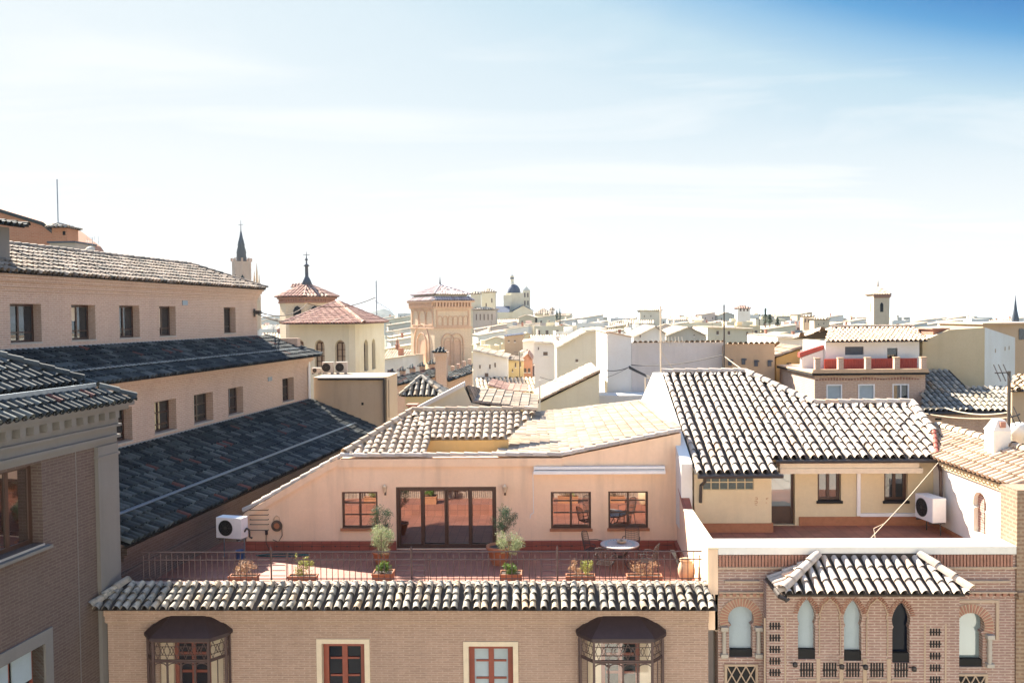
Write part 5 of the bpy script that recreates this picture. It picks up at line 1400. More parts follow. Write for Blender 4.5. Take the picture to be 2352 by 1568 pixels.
# red terraced house
Dr = 40.2; F = .65  # house and walls behind scaled about the camera to stand nearer, sizes baked
rt_ = thing('red_railed_house', 'brick house with red tiled roof terrace and white penthouse at upper right', 'house', (gx(2000, Dr), Dr, 0))
x0_, x1_ = gx(1871, Dr), gx(2126, Dr); zs_ = gz(2000, 857, Dr)
hl = []
for a, b in ((1900, 1932), (1973, 2007), (2052, 2086)): hl.append((gx(a, Dr), gx(b, Dr), gz(1990, 936, Dr), gz(1990, 884, Dr)))
m = M(); m.wall(x0_, x1_, 0, zs_-.07, hl, Dr, Dr+.3); m.box(x1_-.3, x1_, Dr+.302, Dr+5.8, 0, zs_-.07); m.box(x0_, x0_+.3, Dr+.302, Dr+5.8, 0, zs_-.07); obj('brick_wall', m, K['brick_rose'], rt_)
for i, h in enumerate(hl):
    m = M(); winframe(m, h[0]-.04, h[1]+.04, h[2], h[3]+.04, Dr-.03, .055, .14, (.5,) if i == 2 else (), ()); w_ = obj('window', m, K['whitep'], rt_)
    m = M(); m.box(h[0], h[1], Dr+.05, Dr+.06, h[2], h[3]); obj('blind', m, K['glass'] if i == 2 else K['blind'], w_)
m = M()
for h in hl:
    c0 = (h[0]+h[1])/2
    for k in range(13): m.box(c0-.81+k*.13, c0-.745+k*.13, Dr-.035, Dr-.002, h[3]+.23, h[3]+.36-.013*abs(k-6))
obj('brick_frieze', m, K['brick_vous'], rt_)
m = M(); m.box(x0_-.16, x1_+.08, Dr-.2, Dr+5.8, zs_-.068, zs_+.03); obj('terrace_slab', m, K['dark'], rt_)
m = M(); m.box(x0_-.18, x1_+.09, Dr-.22, Dr+5.8, zs_+.032, zs_+.10); m.box(x0_-.13, x1_+.065, Dr-.18, Dr+.0, zs_+.102, zs_+.2); obj('coping', m, K['terra_pale'], rt_)
ph_ = gz(2000, 822, Dr)
for i, xp in enumerate((1876, 1929, 1992, 2058, 2119)):
    m = M(); m.box(gx(xp-6, Dr), gx(xp+6, Dr), Dr-.16, Dr+.06, zs_+.201, ph_); obj('parapet_pillar', m, K['brick_rose'], rt_)
    m = M(); m.box(gx(xp-7, Dr), gx(xp+7, Dr), Dr-.18, Dr+.08, ph_+.001, ph_+.04); obj('pillar_cap', m, K['terra_pale'], rt_)
m = M(); Db = Dr+1.6; za_, zb_ = zs_+.11, gz(2000, 823, Db); k = gx(1893, Db)
m.box(k, gx(2108, Db), Db+.03, Db+.035, za_, zb_-.04)
m.box(k, gx(2108, Db), Db-.02, Db+.015, zb_-.035, zb_); m.box(k, gx(2108, Db), Db-.02, Db+.015, za_+.2, za_+.225)
while k < gx(2108, Db): m.box(k, k+.035, Db-.015, Db+.015, za_, zb_-.036); k += .11
obj('red_railing', m, K['redpaint'], rt_)
Dv = 42.4; pv0, pv1 = gx(1896, Dv), gx(2112, Dv); zv = gz(2000, 783, Dv)
hv = [(gx(1941, Dv), gx(1984, Dv), gz(1960, 815, Dv), gz(1960, 796, Dv)), (gx(2038, Dv), gx(2062, Dv), zs_+.13, gz(2050, 799, Dv))]
m = M(); m.wall(pv0, pv1, zs_+.10, zv, hv, Dv, Dv+.2); m.box(pv0, pv0+.2, Dv+.202, Dv+3.6, zs_+.1, zv); m.box(pv1-.2, pv1, Dv+.202, Dv+3.6, zs_+.1, zv); obj('penthouse_wall', m, K['white'], rt_)
for i, h in enumerate(hv):
    m = M(); m.box(h[0], h[1], Dv+.10, Dv+.12, h[2], h[3]); obj('shutter' if i == 0 else 'door', m, K['slate'] if i == 0 else K['glass'], rt_)
m = M(); Dq = 44.6; zq_ = gz(2000, 753, Dq); facet(m, [(pv0-.08, Dv-.3, zv), (pv1+.3, Dv-.3, zv), (gx(2098, Dq), Dq, zq_), (gx(1906, Dq), Dq, zq_)], sp=.215, tl=.36, seg=4, pans=False)
facet(m, [(gx(1906, Dq), Dq, zq_), (gx(2098, Dq), Dq, zq_), (pv1+.3, 48, zv), (pv0, 48, zv)], sp=.5, tl=1, seg=3, pans=False)
caps(m, (gx(1906, Dq), Dq, zq_), (gx(2098, Dq), Dq, zq_), r=.1)
obj('tiled_roof', m, [K['tile_gold'], K['tilebed']], rt_)
m = M(); Dl = 42.6; dzl = Vector((0, 0, .22)); a = Vector((gx(1892, Dl), Dl, gz(1892, 792, Dl))); b = Vector((gx(1837, Dl), Dl, gz(1837, 810, Dl))); m.loft([a, b, b-dzl, a-dzl], [v+Vector((0, .35, 0)) for v in (a, b, b-dzl, a-dzl)]); obj('red_lean_to', m, K['redpaint'], rt_)
m = M(); m.prism_xz([(b.x+.1, 0), (a.x, 0), (a.x, a.z-.23), (b.x+.1, b.z-.23)], Dl+.02, Dl+.3); obj('side_wall', m, K['white'], rt_)
# ochre shed house left of it
os_ = thing('ochre_gable_house', 'small ochre house with tiled gable and tiny round opening left of the railed house', 'house', (gx(1810, 47), 47, 0))
D0 = 47; m = M(); m.prism_xz([(gx(1782, D0), 0), (gx(1838, D0), 0), (gx(1838, D0), gz(1838, 800, D0)), (gx(1782, D0), gz(1782, 822, D0))], D0, D0+6); obj('plaster_wall', m, K['ochre'], os_)
m = M(); facet(m, [(gx(1778, D0), D0-.2, gz(1782, 820, D0)), (gx(1842, D0), D0-.2, gz(1838, 798, D0)), (gx(1842, D0), D0+7, gz(1838, 798, D0)), (gx(1778, D0), D0+7, gz(1782, 820, D0))], sp=.3, tl=.5, seg=3); obj('tiled_roof', m, [K['tile_gold'], K['tilebed']], os_)
m = M(); p = atY(1812, 838, D0); m.lathe([(.1, 0), (.1, .02)], (0, 0, 0), 10); m = M(); m.box(p.x-.12, p.x+.12, D0-.02, D0-.002, p.z-.12, p.z+.12); p = atY(1822, 878, D0); m.box(p.x-.3, p.x+.3, D0-.02, D0-.002, p.z-.3, p.z+.3); obj('wall_opening', m, K['wood'], os_)
# dark roofed house at the right
dh = thing('blue_shadow_roof_house', 'low brown house with wide barrel tile roof mostly in shadow, right of centre', 'house', (gx(2220, 40), 40, 0))
De = 38.5; ze_ = gz(2220, 943, De)
sl2 = .40
def zq(Y): return ze_+sl2*(Y-De)
def solveY(y, x=2200):
    lo_, hi_ = De, 60
    for _ in range(40):
        md = (lo_+hi_)/2
        if gz(x, y, md) > zq(md): lo_, hi_ = lo_, md
        else: lo_ = md
    return md
Ya, Yb = 42.3, 40.6
m = M()
facet(m, [(gx(2119, De), De, ze_), (gx(2345, De), De, ze_), (gx(2345, Yb), Yb, zq(Yb)), (gx(2212, Yb), Yb, zq(Yb)), (gx(2176, Ya), Ya, zq(Ya)), (gx(2119, Ya), Ya, zq(Ya))], sp=.25, tl=.4, seg=5)
obj('tiled_roof', m, [K['tile'], K['tilebed']], dh)
hh = [(gx(2281, De+.3), gx(2300, De+.3), gz(2290, 1010, De), gz(2290, 975, De))]
m = M(); m.wall(gx(2100, De+.3), gx(2360, De+.3), 8, ze_-.1, hh, De+.3, De+.7); m.box(gx(2119, Ya), gx(2119, Ya)+.3, De+.71, Ya+3, 8, ze_-.1); obj('rendered_wall', m, K['brick_rose'], dh)
m = M(); m.box(hh[0][0], hh[0][1], De+.6, De+.65, hh[0][2], hh[0][3]); m.box(gx(2156, De), gx(2170, De), De+.27, De+.299, gz(2160, 966, De), gz(2160, 962, De)); obj('dark_opening', m, K['dark'], dh)
m = M(); m.tube((gx(2119, De), De-.08, ze_-.1), (gx(2345, De), De-.08, ze_-.1), .07, 6); obj('gutter', m, K['iron'], dh)
# tall sandy wall and white parallelogram wall
tw = thing('sandy_wall_building', 'tall windowless sandy wall behind the shadowed roof at upper right', 'building', (gx(2190, 42.7), 42.7, 0))
D1 = 42.6; m = M()
m.prism_xz([(gx(2119, D1), 0), (gx(2262, D1), 0), (gx(2262, D1), gz(2262, 752, D1)), (gx(2180, D1), gz(2180, 757, D1)), (gx(2119, D1), gz(2119, 783, D1))], D1, D1+5); obj('plaster_wall', m, K['tanwall'], tw)
m = M(); m.box(gx(2150, D1), gx(2182, D1), D1+.3, D1+2, gz(2160, 770, D1), gz(2160, 757, D1)); m.box(gx(2146, D1), gx(2186, D1), D1+.2, D1+2.1, gz(2160, 757, D1)+.002, gz(2160, 754, D1)); obj('red_chimney', m, K['brick_vous'], tw)
ww = thing('white_side_wall_house', 'sunlit white wall of a house narrowing downward at the right', 'house', (gx(2300, 42), 42, 0))
m = M(); X3, L3 = orient((gx(2262, 42.6)+.01, 42.6), (gx(2332, 49.5), 49.5)); m.X = X3
m.prism_xz([(0, 0), (L3, 0), (L3, gz(2332, 775, 49.5)), (0, gz(2262, 752, 42.6))], 0, 2); obj('plaster_wall', m, K['white'], ww)
m = mk(X3)
for t in (.3, .62, .76): m.box(L3*t, L3*t+.2, -.02, -.002, gz(2300, 800, 45)-.2, gz(2300, 800, 45))
obj('wall_vent', m, K['tan'], ww)
br = thing('brown_upper_house', 'brown rendered house with flat tiled edge behind the white wall at far right', 'house', (gx(2320, 56), 56, 0))
m = M(); m.box(gx(2258, 56), gx(2420, 56), 56, 62, 0, gz(2300, 745, 56)); obj('rendered_wall', m, K['brownw'], br)
m = M(); m.box(gx(2254, 56), gx(2425, 56), 55.8, 62, gz(2300, 745, 56)+.01, gz(2300, 741, 56)); obj('roof_slab', m, K['tile_gold'], br)
m = M(); m.box(gx(2340, 56), gx(2352, 56), 55.94, 55.99, gz(2340, 780, 56), gz(2340, 755, 56)); obj('window', m, K['glass'], br)
# crumbling roof and wall at the right edge
cr = thing('ruined_edge_house', 'weathered house corner with orange broken tiles at the right edge', 'house', (gx(2345, 33), 33, 0))
m = M(); m.prism_xz([(gx(2326, 33), 8), (gx(2420, 33), 8), (gx(2420, 33), gz(2400, 880, 33)), (gx(2326, 33), gz(2330, 895, 33))], 33, 33.35); obj('rendered_wall', m, K['brownw'], cr)
m = M(); facet(m, [(gx(2318, 32.8), 32.8, gz(2330, 896, 33)), (gx(2420, 32.8), 32.8, gz(2400, 896, 33)), (gx(2420, 35), 35, gz(2400, 860, 35)), (gx(2330, 35), 35, gz(2330, 866, 35))], sp=.25, tl=.35, seg=5, jit=4, tintf=lambda p: .9+.1*rnd.random()); obj('broken_tiles', m, [K['tile'], K['tilebed']], cr)
# tower at right
bt = thing('brick_bell_tower', 'square ochre brick bell tower with pyramid roof rising over the red railed house', 'tower', (gx(2017, 150), 150, 0))
A_, B_, C_ = (gx(1991, 156), 156), (gx(2007, 150), 150), (gx(2043, 151), 151)
dv = Vector(C_)-Vector(B_); D_ = (A_[0]+dv.x, A_[1]+dv.y); zt_ = gz(2020, 677, 150)
m = M(); m.prism_xy([A_, B_, C_, D_], 0, zt_); obj('brick_body', m, K['brick_far'], bt)
ce2 = (Vector(A_)+Vector(C_))/2; ap2 = (ce2.x, ce2.y, gz(2017, 659, 152)); m = M()
rg = [(ce2.x+(Vector(p)-ce2).x*1.13, ce2.y+(Vector(p)-ce2).y*1.13, zt_+.05) for p in (A_, B_, C_, D_)]
for k in range(4): facet(m, [rg[k], rg[(k+1) % 4], ap2], sp=.5, tl=1, seg=3, pans=False)
m.lathe([(.15, -.1), (.1, .6), (.03, 1.2)], ap2, 6); obj('pyramid_roof', m, [K['tile_gold'], K['tilebed']], bt)
XC, LC = orient(B_, C_); m = mk(XC); c0 = LC*.5; m.prism_xz([(c0-.32, zt_-2.9), (c0+.32, zt_-2.9), (c0+.32, zt_-1.6), (c0, zt_-1.25), (c0-.32, zt_-1.6)], -.03, -.004)
XC, LC = orient(A_, B_); m.X = XC; c0 = LC*.5; m.box(c0-.3, c0+.3, -.03, -.004, zt_-2.9, zt_-1.4); obj('belfry_opening', m, K['dark'], bt)
m = mk(orient(B_, C_)[0]); m.box(-.1, orient(B_, C_)[1]+.1, -.12, -.002, zt_-.5, zt_-.3); m.box(-.2, orient(B_, C_)[1]+.2, -.22, -.002, zt_-.28, zt_); obj('brick_cornice', m, K['brick_vous'], bt)
# ================================================================== THINGS ON THE TERRACES
def rail_z(y): return atY(1200, y, 21.5).z
rl = thing('terrace_railing', 'slender rusty iron railing with finials along the terrace edge above the tiled eave', 'railing', (-3, 21.5, 13.5))
YR = 21.5; ra, rb = -10.1, 3.95
zt_, zm_, zb_ = rail_z(1266), rail_z(1284), rail_z(1328)
for z in (zt_, zm_, zb_):
    m = M(); m.tube((ra, YR, z), (rb, YR, z), 0.015 if z != zt_ else 0.019, 6); obj('rail', m, K['rust'], rl)
posts = [gx(612, YR), gx(937, YR), gx(1275, YR)]
for p in posts:
    m = M(); m.tube((p, YR, 13.1), (p, YR, zt_+.06), .024, 6); m.lathe([(.012, 0), (.035, .03), (.012, .06), (.002, .11)], (p, YR, zt_+.05), 8)
    o_ = obj('post', m, K['rust'], rl)
    for k in range(5):
        m = M(); z = zm_-.0-k*(zm_-zb_+.1)/4.4
        m.tube((p-.36, YR-.02, z), (p-.04, YR-.02, z), .011, 5); m.tube((p+.04, YR-.02, z), (p+.36, YR-.02, z), .011, 5); obj('short_bar', m, K['rust'], o_)
m = M(); m.tube((0, 0, 13.12), (0, 0, zt_), .0105, 5); m.lathe([(.006, 0), (.014, .012), (.006, .024)], (0, 0, zb_+.28), 6); balA = m
m = M(); m.tube((0, 0, 13.12), (0, 0, zm_+.05), .0105, 5); m.lathe([(.006, 0), (.02, .02), (.012, .04), (.002, .08)], (0, 0, zm_+.045), 6)
m.path([(0, 0, zb_-.03), (.04, -.05, zb_-.07), (.09, -.07, zb_-.03)], .008, 4); balB = m
bA = obj('baluster', balA, K['rust'], rl, local=True); bB = obj('baluster', balB, K['rust'], rl, local=True)
off = Vector((-3, 21.5, 13.5)); first = True
nb = 97
for k in range(nb):
    x = ra+.05+(rb-ra-.1)*k/(nb-1)
    if any(abs(x-p) < .30 for p in posts): continue
    src = bA if k % 2 else bB
    c = src.copy(); C.objects.link(c); c.parent = rl; c.location = (x+3, 0, -13.5)
for b in (bA, bB): b.location = ((posts[0] if b is bA else posts[1])+3+.42, 0, -13.5)
# ---- planters
def planter(name, label, x, y, w=.62, d=.24, h=.24, rot=0, kind='dry', seed=1):
    t = thing(name, label, 'planter', (x, y, ZL+.002), rot, 'planters along the terrace railing')
    m = M(); th = .02
    m.box(-w/2, w/2, -d/2, -d/2+th, 0, h); m.box(-w/2, w/2, d/2-th, d/2, 0, h); m.box(-w/2, -w/2+th, -d/2+th, d/2-th, 0, h); m.box(w/2-th, w/2, -d/2+th, d/2-th, 0, h); m.box(-w/2+th, w/2-th, -d/2+th, d/2-th, 0, .03)
    m.box(-w/2-.015, w/2+.015, -d/2-.015, -d/2-.001, h-.04, h+.003); m.box(-w/2-.015, w/2+.015, d/2+.001, d/2+.015, h-.04, h+.003)
    p = obj('trough', m, K['terra'], t, local=True)
    m = M(); m.box(-w/2+th, w/2-th, -d/2+th, d/2-th, .031, h-.03); obj('soil', m, K['soil'], t, local=True)
    m = M(); st = M(); g = random.Random(seed)
    if kind == 'dry':
        for k in range(22):
            a = Vector((g.uniform(-w*.4, w*.4), g.uniform(-.06, .06), h-.03)); b = a+Vector((g.uniform(-.12, .12), g.uniform(-.1, .1), g.uniform(.12, .34))); st.tube(a, b, .004, 3)
        leaves(m, (0, 0, h+.18), w*.54, .17, .25, 750, .045, 10, 1.6, seed)
        obj('stems', st, K['bark'], t, local=True); obj('dry_flowers', m, K['dry'], t, local=True)
    elif kind == 'yellow':
        for k in range(12):
            a = Vector((g.uniform(-w*.3, w*.3), g.uniform(-.05, .05), h-.03)); b = a+Vector((g.uniform(-.1, .1), 0, g.uniform(.15, .5))); st.tube(a, b, .004, 3)
        leaves(m, (.03, 0, h+.22), w*.38, .17, .30, 650, .055, 8, 1.8, seed); leaves(m, (-.17, 0, h+.42), .04, .04, .3, 40, .04, 4, 2, seed+1)
        obj('stems', st, K['bark'], t, local=True); obj('foliage', m, K['yellowleaf'], t, local=True)
    elif kind == 'mix':
        leaves(m, (-w*.2, 0, h+.17), w*.32, .16, .26, 520, .045, 7, 1.6, seed); obj('dry_flowers', m, K['dry'], t, local=True)
        m = M(); leaves(m, (w*.22, 0, h+.2), w*.3, .16, .28, 520, .05, 7, 1.7, seed+2); obj('foliage', m, K['yellowleaf'], t, local=True)
    elif kind == 'green':
        leaves(m, (0, 0, h+.10), w*.52, .2, .18, 520, .065, 8, 1.4, seed); obj('foliage', m, K['leaf'], t, local=True)
    return t
YQ = 22.25
planter('flower_trough', 'terracotta trough of dry brown flowers, leftmost along the railing', gx(548, YQ), YQ, .74, kind='dry', seed=3)
planter('flower_trough', 'terracotta trough with upright yellow green shrub on the sunlit floor', gx(685, YQ), YQ, .74, kind='yellow', seed=5)
p1 = planter('flower_trough', 'square terracotta planter with low leaves under the left silver tree', gx(870, YQ), YQ+.1, .52, .42, .30, kind='green', seed=7)
p2 = planter('flower_trough', 'terracotta planter with green leaves under the right silver tree', gx(1167, YQ), YQ+.1, .56, .40, .28, kind='green', seed=9)
planter('flower_trough', 'terracotta trough with dry and yellow plants left of the jar and ladder post', gx(1328, YQ), YQ, .74, kind='mix', seed=11)
planter('flower_trough', 'terracotta trough of pinkish dry bushes nearest the big jar', gx(1476, YQ), YQ, .9, kind='dry', seed=13)
def tree(name, label, base, th, crown, rx, rz, mat_, n, seed, lean=(0, 0), group=None):
    t = thing(name, label, 'small tree', base, 0, group)
    m = M(); g = random.Random(seed); c = Vector((lean[0], lean[1], crown)); pts = [Vector((0, 0, 0)), Vector((lean[0]*.3+.01, 0, th*.5)), Vector((lean[0]*.7, lean[1]*.7, th))]
    m.tube(pts[0], pts[1], .018, 6, .015); m.tube(pts[1], pts[2], .015, 6, .012)
    for k in range(12):
        d = Vector((g.uniform(-1, 1)*rx*.8, g.uniform(-1, 1)*rx*.8, g.uniform(-.4, .9)*rz)); m.tube(pts[2], c+d, .008, 4, .003)
    obj('trunk', m, K['bark'], t, local=True)
    m = M(); leaves(m, c, rx*1.08, rx*1.08, rz*1.08, n, .068, 14, 4.2, seed, updir=.5); obj('crown', m, K[mat_], t, local=True)
    return t
zl_ = ZL+.25
tree('olive_tree', 'small silvery olive tree in the square planter, left of the glass doors', (gx(868, YQ+.1), YQ+.1, zl_), .42, atY(865, 1236, YQ+.1).z-zl_, .36, .50, 'olive', 2400, 21, group='potted olive trees')
tree('olive_tree', 'small silvery olive tree in front of the right end of the glass doors', (gx(1167, YQ+.1), YQ+.1, zl_), .40, atY(1165, 1243, YQ+.1).z-zl_, .36, .38, 'olive', 2000, 23, group='potted olive trees')
def bigpot(name, label, x, y, r=.24, h=.42):
    t = thing(name, label, 'plant pot', (x, y, ZF+.002), 0, 'big round pots by the glass doors')
    m = M(); m.lathe([(r*.6, 0), (r*.85, h*.4), (r, h*.85), (r*1.12, h*.86), (r*1.12, h), (r*.96, h), (r*.9, h*.8)], n=24, cap=False); m.poly([(r*.6*math.cos(k*math.pi/6), r*.6*math.sin(k*math.pi/6), .005) for k in range(12)]); obj('pot_body', m, K['terra'], t, local=True)
    m = M(); m.lathe([(r*.93, h*.84), (r*.93, h*.88)], n=16); obj('soil', m, K['soil'], t, local=True)
    return t
YB_ = 25.4
xb1, xb2 = gx(868, YB_), gx(1140, YB_)
bigpot('round_pot', 'round terracotta pot half hidden behind the left silver olive', xb1, YB_, .25, .4)
bigpot('round_pot', 'large round terracotta pot by the right end of the glass doors', xb2, YB_, .34, .55)
tree('olive_tree', 'dark green olive tree behind the left silver one, before the small window', (xb1, YB_, ZF+.36), .5, atY(856, 1192, YB_).z-ZF-.36, .36, .46, 'olived', 1900, 31, group='potted olive trees')
tree('olive_tree', 'dense dark olive tree at the right end of the glass doors', (xb2, YB_, ZF+.5), .4, atY(1158, 1192, YB_).z-ZF-.5, .44, .46, 'olived', 2600, 33, lean=(.2, 0), group='potted olive trees')
# ---- mosaic table and chairs
a = N('mosaic_top'); tcn = a.n("ShaderNodeTexCoord"); sx = a.n("ShaderNodeSeparateXYZ"); a.l(tcn.outputs['Object'], sx.inputs[0])
def mm_(op, x, y=None):
    n_ = a.n("ShaderNodeMath", operation=op)
    for i, v in enumerate((x, y)):
        if v is None: continue
        if isinstance(v, (int, float)): n_.inputs[i].default_value = v
        else: a.l(v, n_.inputs[i])
    return n_.outputs[0]
rr_ = mm_('SQRT', mm_('ADD', mm_('MULTIPLY', sx.outputs[0], sx.outputs[0]), mm_('MULTIPLY', sx.outputs[1], sx.outputs[1])))
an_ = mm_('ARCTAN2', sx.outputs[1], sx.outputs[0])
teeth = mm_('GREATER_THAN', mm_('SINE', mm_('MULTIPLY', an_, 30)), 0.0)
ringm = mm_('MULTIPLY', mm_('GREATER_THAN', rr_, .37), mm_('LESS_THAN', rr_, .45))
k_ = a.mix(mm_('MULTIPLY', ringm, teeth), (0.42, 0.34, 0.30), (0.03, 0.10, 0.13))
k_ = a.mix(mm_('MULTIPLY', ringm, mm_('SUBTRACT', 1.0, teeth)), k_, (0.55, 0.55, 0.50))
star = mm_('LESS_THAN', rr_, mm_('ADD', .17, mm_('MULTIPLY', mm_('ABSOLUTE', mm_('SINE', mm_('MULTIPLY', an_, 6))), .1)))
k_ = a.mix(mm_('MULTIPLY', star, .6), k_, (0.30, 0.27, 0.27)); a.col(k_, .65); K['mosaic'] = a.m
TX, TY_ = gx(1420, 25.15), 25.15; RT = .56; ztb = atY(1420, 1248, 25.15).z
tbt = thing('mosaic_table', 'round mosaic garden table with blue toothed ring on the long terrace', 'table', (TX, TY_, ZF+.002))
hT = ztb-ZF
m = M(); m.lathe([(RT-.01, hT-.03), (RT, hT-.025), (RT, hT), (RT-.01, hT+.004)], n=48); obj('tabletop', m, K['mosaic'], tbt, local=True)
m = M(); m.lathe([(RT+.012, hT-.045), (RT+.012, hT-.032), (RT-.02, hT-.031), (RT-.02, hT-.045)], n=40, cap=False); obj('table_rim', m, K['iron'], tbt, local=True)
for k in range(4):
    m = M(); a0 = k*math.pi/2+.6; c_, s_ = math.cos(a0), math.sin(a0)
    m.path([(c_*r, s_*r, z) for r, z in ((.40, hT-.04), (.30, hT*.6), (.12, hT*.42), (.28, hT*.14), (.38, .01))], .014, 6); obj('leg', m, K['iron'], tbt, local=True)
m = M(); m.lathe([(.13, hT*.42-.01), (.13, hT*.42+.01)], n=16); obj('leg_ring', m, K['iron'], tbt, local=True)
bo = thing('planted_bowl', 'small dark bowl of dry stems standing on the mosaic table', 'bowl', (TX+.05, TY_+.03, ztb+.006))
m = M(); m.lathe([(.05, 0), (.12, .03), (.15, .075), (.14, .075), (.11, .035), (.0, .02)], n=20, cap=False); obj('bowl_body', m, K['terra_pale'], bo, local=True)
m = M(); leaves(m, (0, 0, .07), .11, .11, .04, 60, .03, 5, 2, 3); obj('dry_stems', m, K['soil'], bo, local=True)
def chair_at(x, y, rot, label):
    t = thing('garden_chair', label, 'chair', (x, y, ZF+.002), rot, 'iron chairs round the mosaic table')
    m = M()      # front faces -y
    m.tube((-.21, -.2, .44), (.21, -.2, .44), .011, 6); m.tube((-.19, .2, .44), (.19, .2, .44), .011, 6); m.tube((-.21, -.2, .44), (-.19, .2, .44), .011, 6); m.tube((.21, -.2, .44), (.19, .2, .44), .011, 6)
    for k in range(1, 8):
        f = -.2+.4*k/8; m.tube((f, -.2, .44), (f*.92, .2, .44), .005, 4); m.tube((-.2, f, .445), (.2, f, .445), .005, 4)
    obj('seat', m, K['iron'], t, local=True)
    m = M()
    arc = [(-.20+.40*k/8, .20+.05*math.sin(math.pi*k/8), 0) for k in range(9)]
    def bp(u, v):
        x_ = (-.20+.40*u)*(1-.10*(v > .85)); y_ = .20+.05*math.sin(math.pi*u)+.10*v; z_ = .45+.45*v+.05*math.sin(math.pi*u)*v; return (x_, y_, z_)
    for u in (0, 1): m.path([bp(u, k/6) for k in range(7)], .011, 6)
    m.path([bp(k/8, 1) for k in range(9)], .011, 6)
    for k in range(1, 9): m.path([bp(k/9, j/4) for j in range(5)], .005, 4)
    for j in range(1, 9): m.path([bp(k/6, j/9) for k in range(7)], .005, 4)
    obj('backrest', m, K['iron'], t, local=True)
    for s in (-1, 1):
        m = M(); m.path([bp(0 if s < 0 else 1, .45), (s*.25, .02, .68), (s*.26, -.16, .66), (s*.22, -.19, .45)], .011, 6); obj('armrest', m, K['iron'], t, local=True)
        m = M(); m.path([(s*.21, -.2, .44), (s*.215, -.22, 0)], .011, 6); obj('leg', m, K['iron'], t, local=True)
        m = M(); m.path([(s*.19, .2, .44), (s*.20, .26, 0)], .011, 6); obj('leg', m, K['iron'], t, local=True)
    return t
c1 = gx(1360, 25.2)
chair_at(c1, 25.35, R(62), 'lattice backed iron chair at the left of the mosaic table')
chair_at(gx(1446, 25.9), 25.8, R(-12), 'iron chair behind the mosaic table, mostly hidden by it')
chair_at(gx(1484, 24.1), 24.2, R(-115), 'iron chair at the right of the table with sunlit arm')
chair_at(gx(1385, 23.9), 23.95, R(160), 'iron chair in front of the table behind the railing')
# ---- big jar
jx, jy = gx(1574, 22.5), 22.5
t = thing('clay_jar', 'big pale clay jar with flared mouth at the right end of the railing', 'jar', (jx, jy, ZL+.002))
m = M(); jh = atY(1574, 1284, 22.5).z-ZL
m.lathe([(.12, 0), (.17, jh*.14), (.215, jh*.36), (.22, jh*.56), (.19, jh*.76), (.155, jh*.87), (.15, jh*.92), (.19, jh*.99), (.185, jh), (.14, jh*.95), (.13, jh*.88), (.1, jh*.7)], n=32, cap=False); obj('jar_body', m, K['terra_pale'], t, local=True)
# ---- air conditioners
zac = atY(520, 1237, 26).z
ac1 = acbox('air_conditioner', 'white air conditioner with black fan at the left end of the pink wall', gx(523, 26), 26.0, zac, .86, .36, .62, R(-14))
m = M()
m.tube((-.35, -.2, .0), (-.35, .25, .0), .015, 4); m.tube((.35, -.2, 0), (.35, .25, 0), .015, 4)
for s in (-.35, .35): m.tube((s, .1, 0), (s, .1, ZF-zac+.005), .02, 5)
obj('bracket', m, K['zinc'], ac1, local=True)
m = M(); m.path([(.43, 0, .25), (.52, -.02, .36), (.60, .0, .3), (.60, 0, .1), (.66, .05, .05)], .03, 8); obj('pipe_elbow', m, K['iron'], ac1, local=True)
bk = thing('blue_bucket', 'small blue bucket under the left air conditioner', 'bucket', (gx(540, 26), 26, ZF+.002))
m = M(); m.lathe([(.10, 0), (.13, .25), (.135, .25), (.13, .26), (.12, .24), (.095, .02)], n=16, cap=False); obj('bucket_body', m, K['plastic_blue'], bk, local=True)
ac2p = atY(2120, 1200, 25.6)
ac2 = acbox('air_conditioner', 'white air conditioner on the small terrace beside the brown downpipe', 11.4, 25.75, ac2p.z, .84, .42, .70, R(-80))
m = M()
for s in (-.33, .33): m.tube((s, .1, 0), (s, .1, ZG-ac2p.z+.005), .02, 5)
obj('bracket', m, K['iron'], ac2, local=True)
# clothes rack bars, hose reel, plate, lamps
ck = thing('wall_rack', 'five dark horizontal bars of a rack fixed to the pink wall', 'rack', (gx(588, YP), YP, atY(588, 1195, YP).z))
for i, y in enumerate((1171, 1182, 1193, 1204, 1217)):
    m = M(); z = atY(588, y, YP-.08).z; m.tube((gx(566, YP), YP-.08, z), (gx(608, YP), YP-.08, z), .011, 5); m.tube((gx(608, YP), YP-.08, z), (gx(608, YP), YP-.002, z), .01, 4); m.tube((gx(567, YP), YP-.08, z), (gx(567, YP), YP-.002, z), .01, 4); obj('bar', m, K['iron'], ck)
hp = atY(637, 1206, YP)
hr = thing('hose_reel', 'round garden hose reel with brass hood hung on the pink wall', 'hose reel', (hp.x, YP, hp.z))
m = M()
for k in range(5):
    r_ = .10+.017*k; m.path([(hp.x+r_*math.cos(q*math.pi/12), YP-.06-.008*(k % 2), hp.z+r_*math.sin(q*math.pi/12)) for q in range(25)], .011, 5)
m.path([(hp.x+.15, YP-.06, hp.z), (hp.x+.17, YP-.07, hp.z-.3), (hp.x+.05, YP-.08, hp.z-.5), (hp.x-.12, YP-.12, hp.z-.42)], .011, 5); obj('hose_coil', m, K['bark'], hr)
m = M(); m.X = Matrix(((1, 0, 0, hp.x), (0, 0, 1, YP-.03), (0, 1, 0, hp.z), (0, 0, 0, 1))); m.lathe([(.09, -.05), (.09, .028)], n=20); obj('drum', m, K['terra'], hr)
m = M(); m.path([(hp.x-.1, YP-.04, hp.z+.1), (hp.x-.08, YP-.05, hp.z+.26), (hp.x, YP-.05, hp.z+.32), (hp.x+.08, YP-.05, hp.z+.26), (hp.x+.1, YP-.04, hp.z+.1)], .013, 5); obj('hook', m, K['terra_pale'], hr)
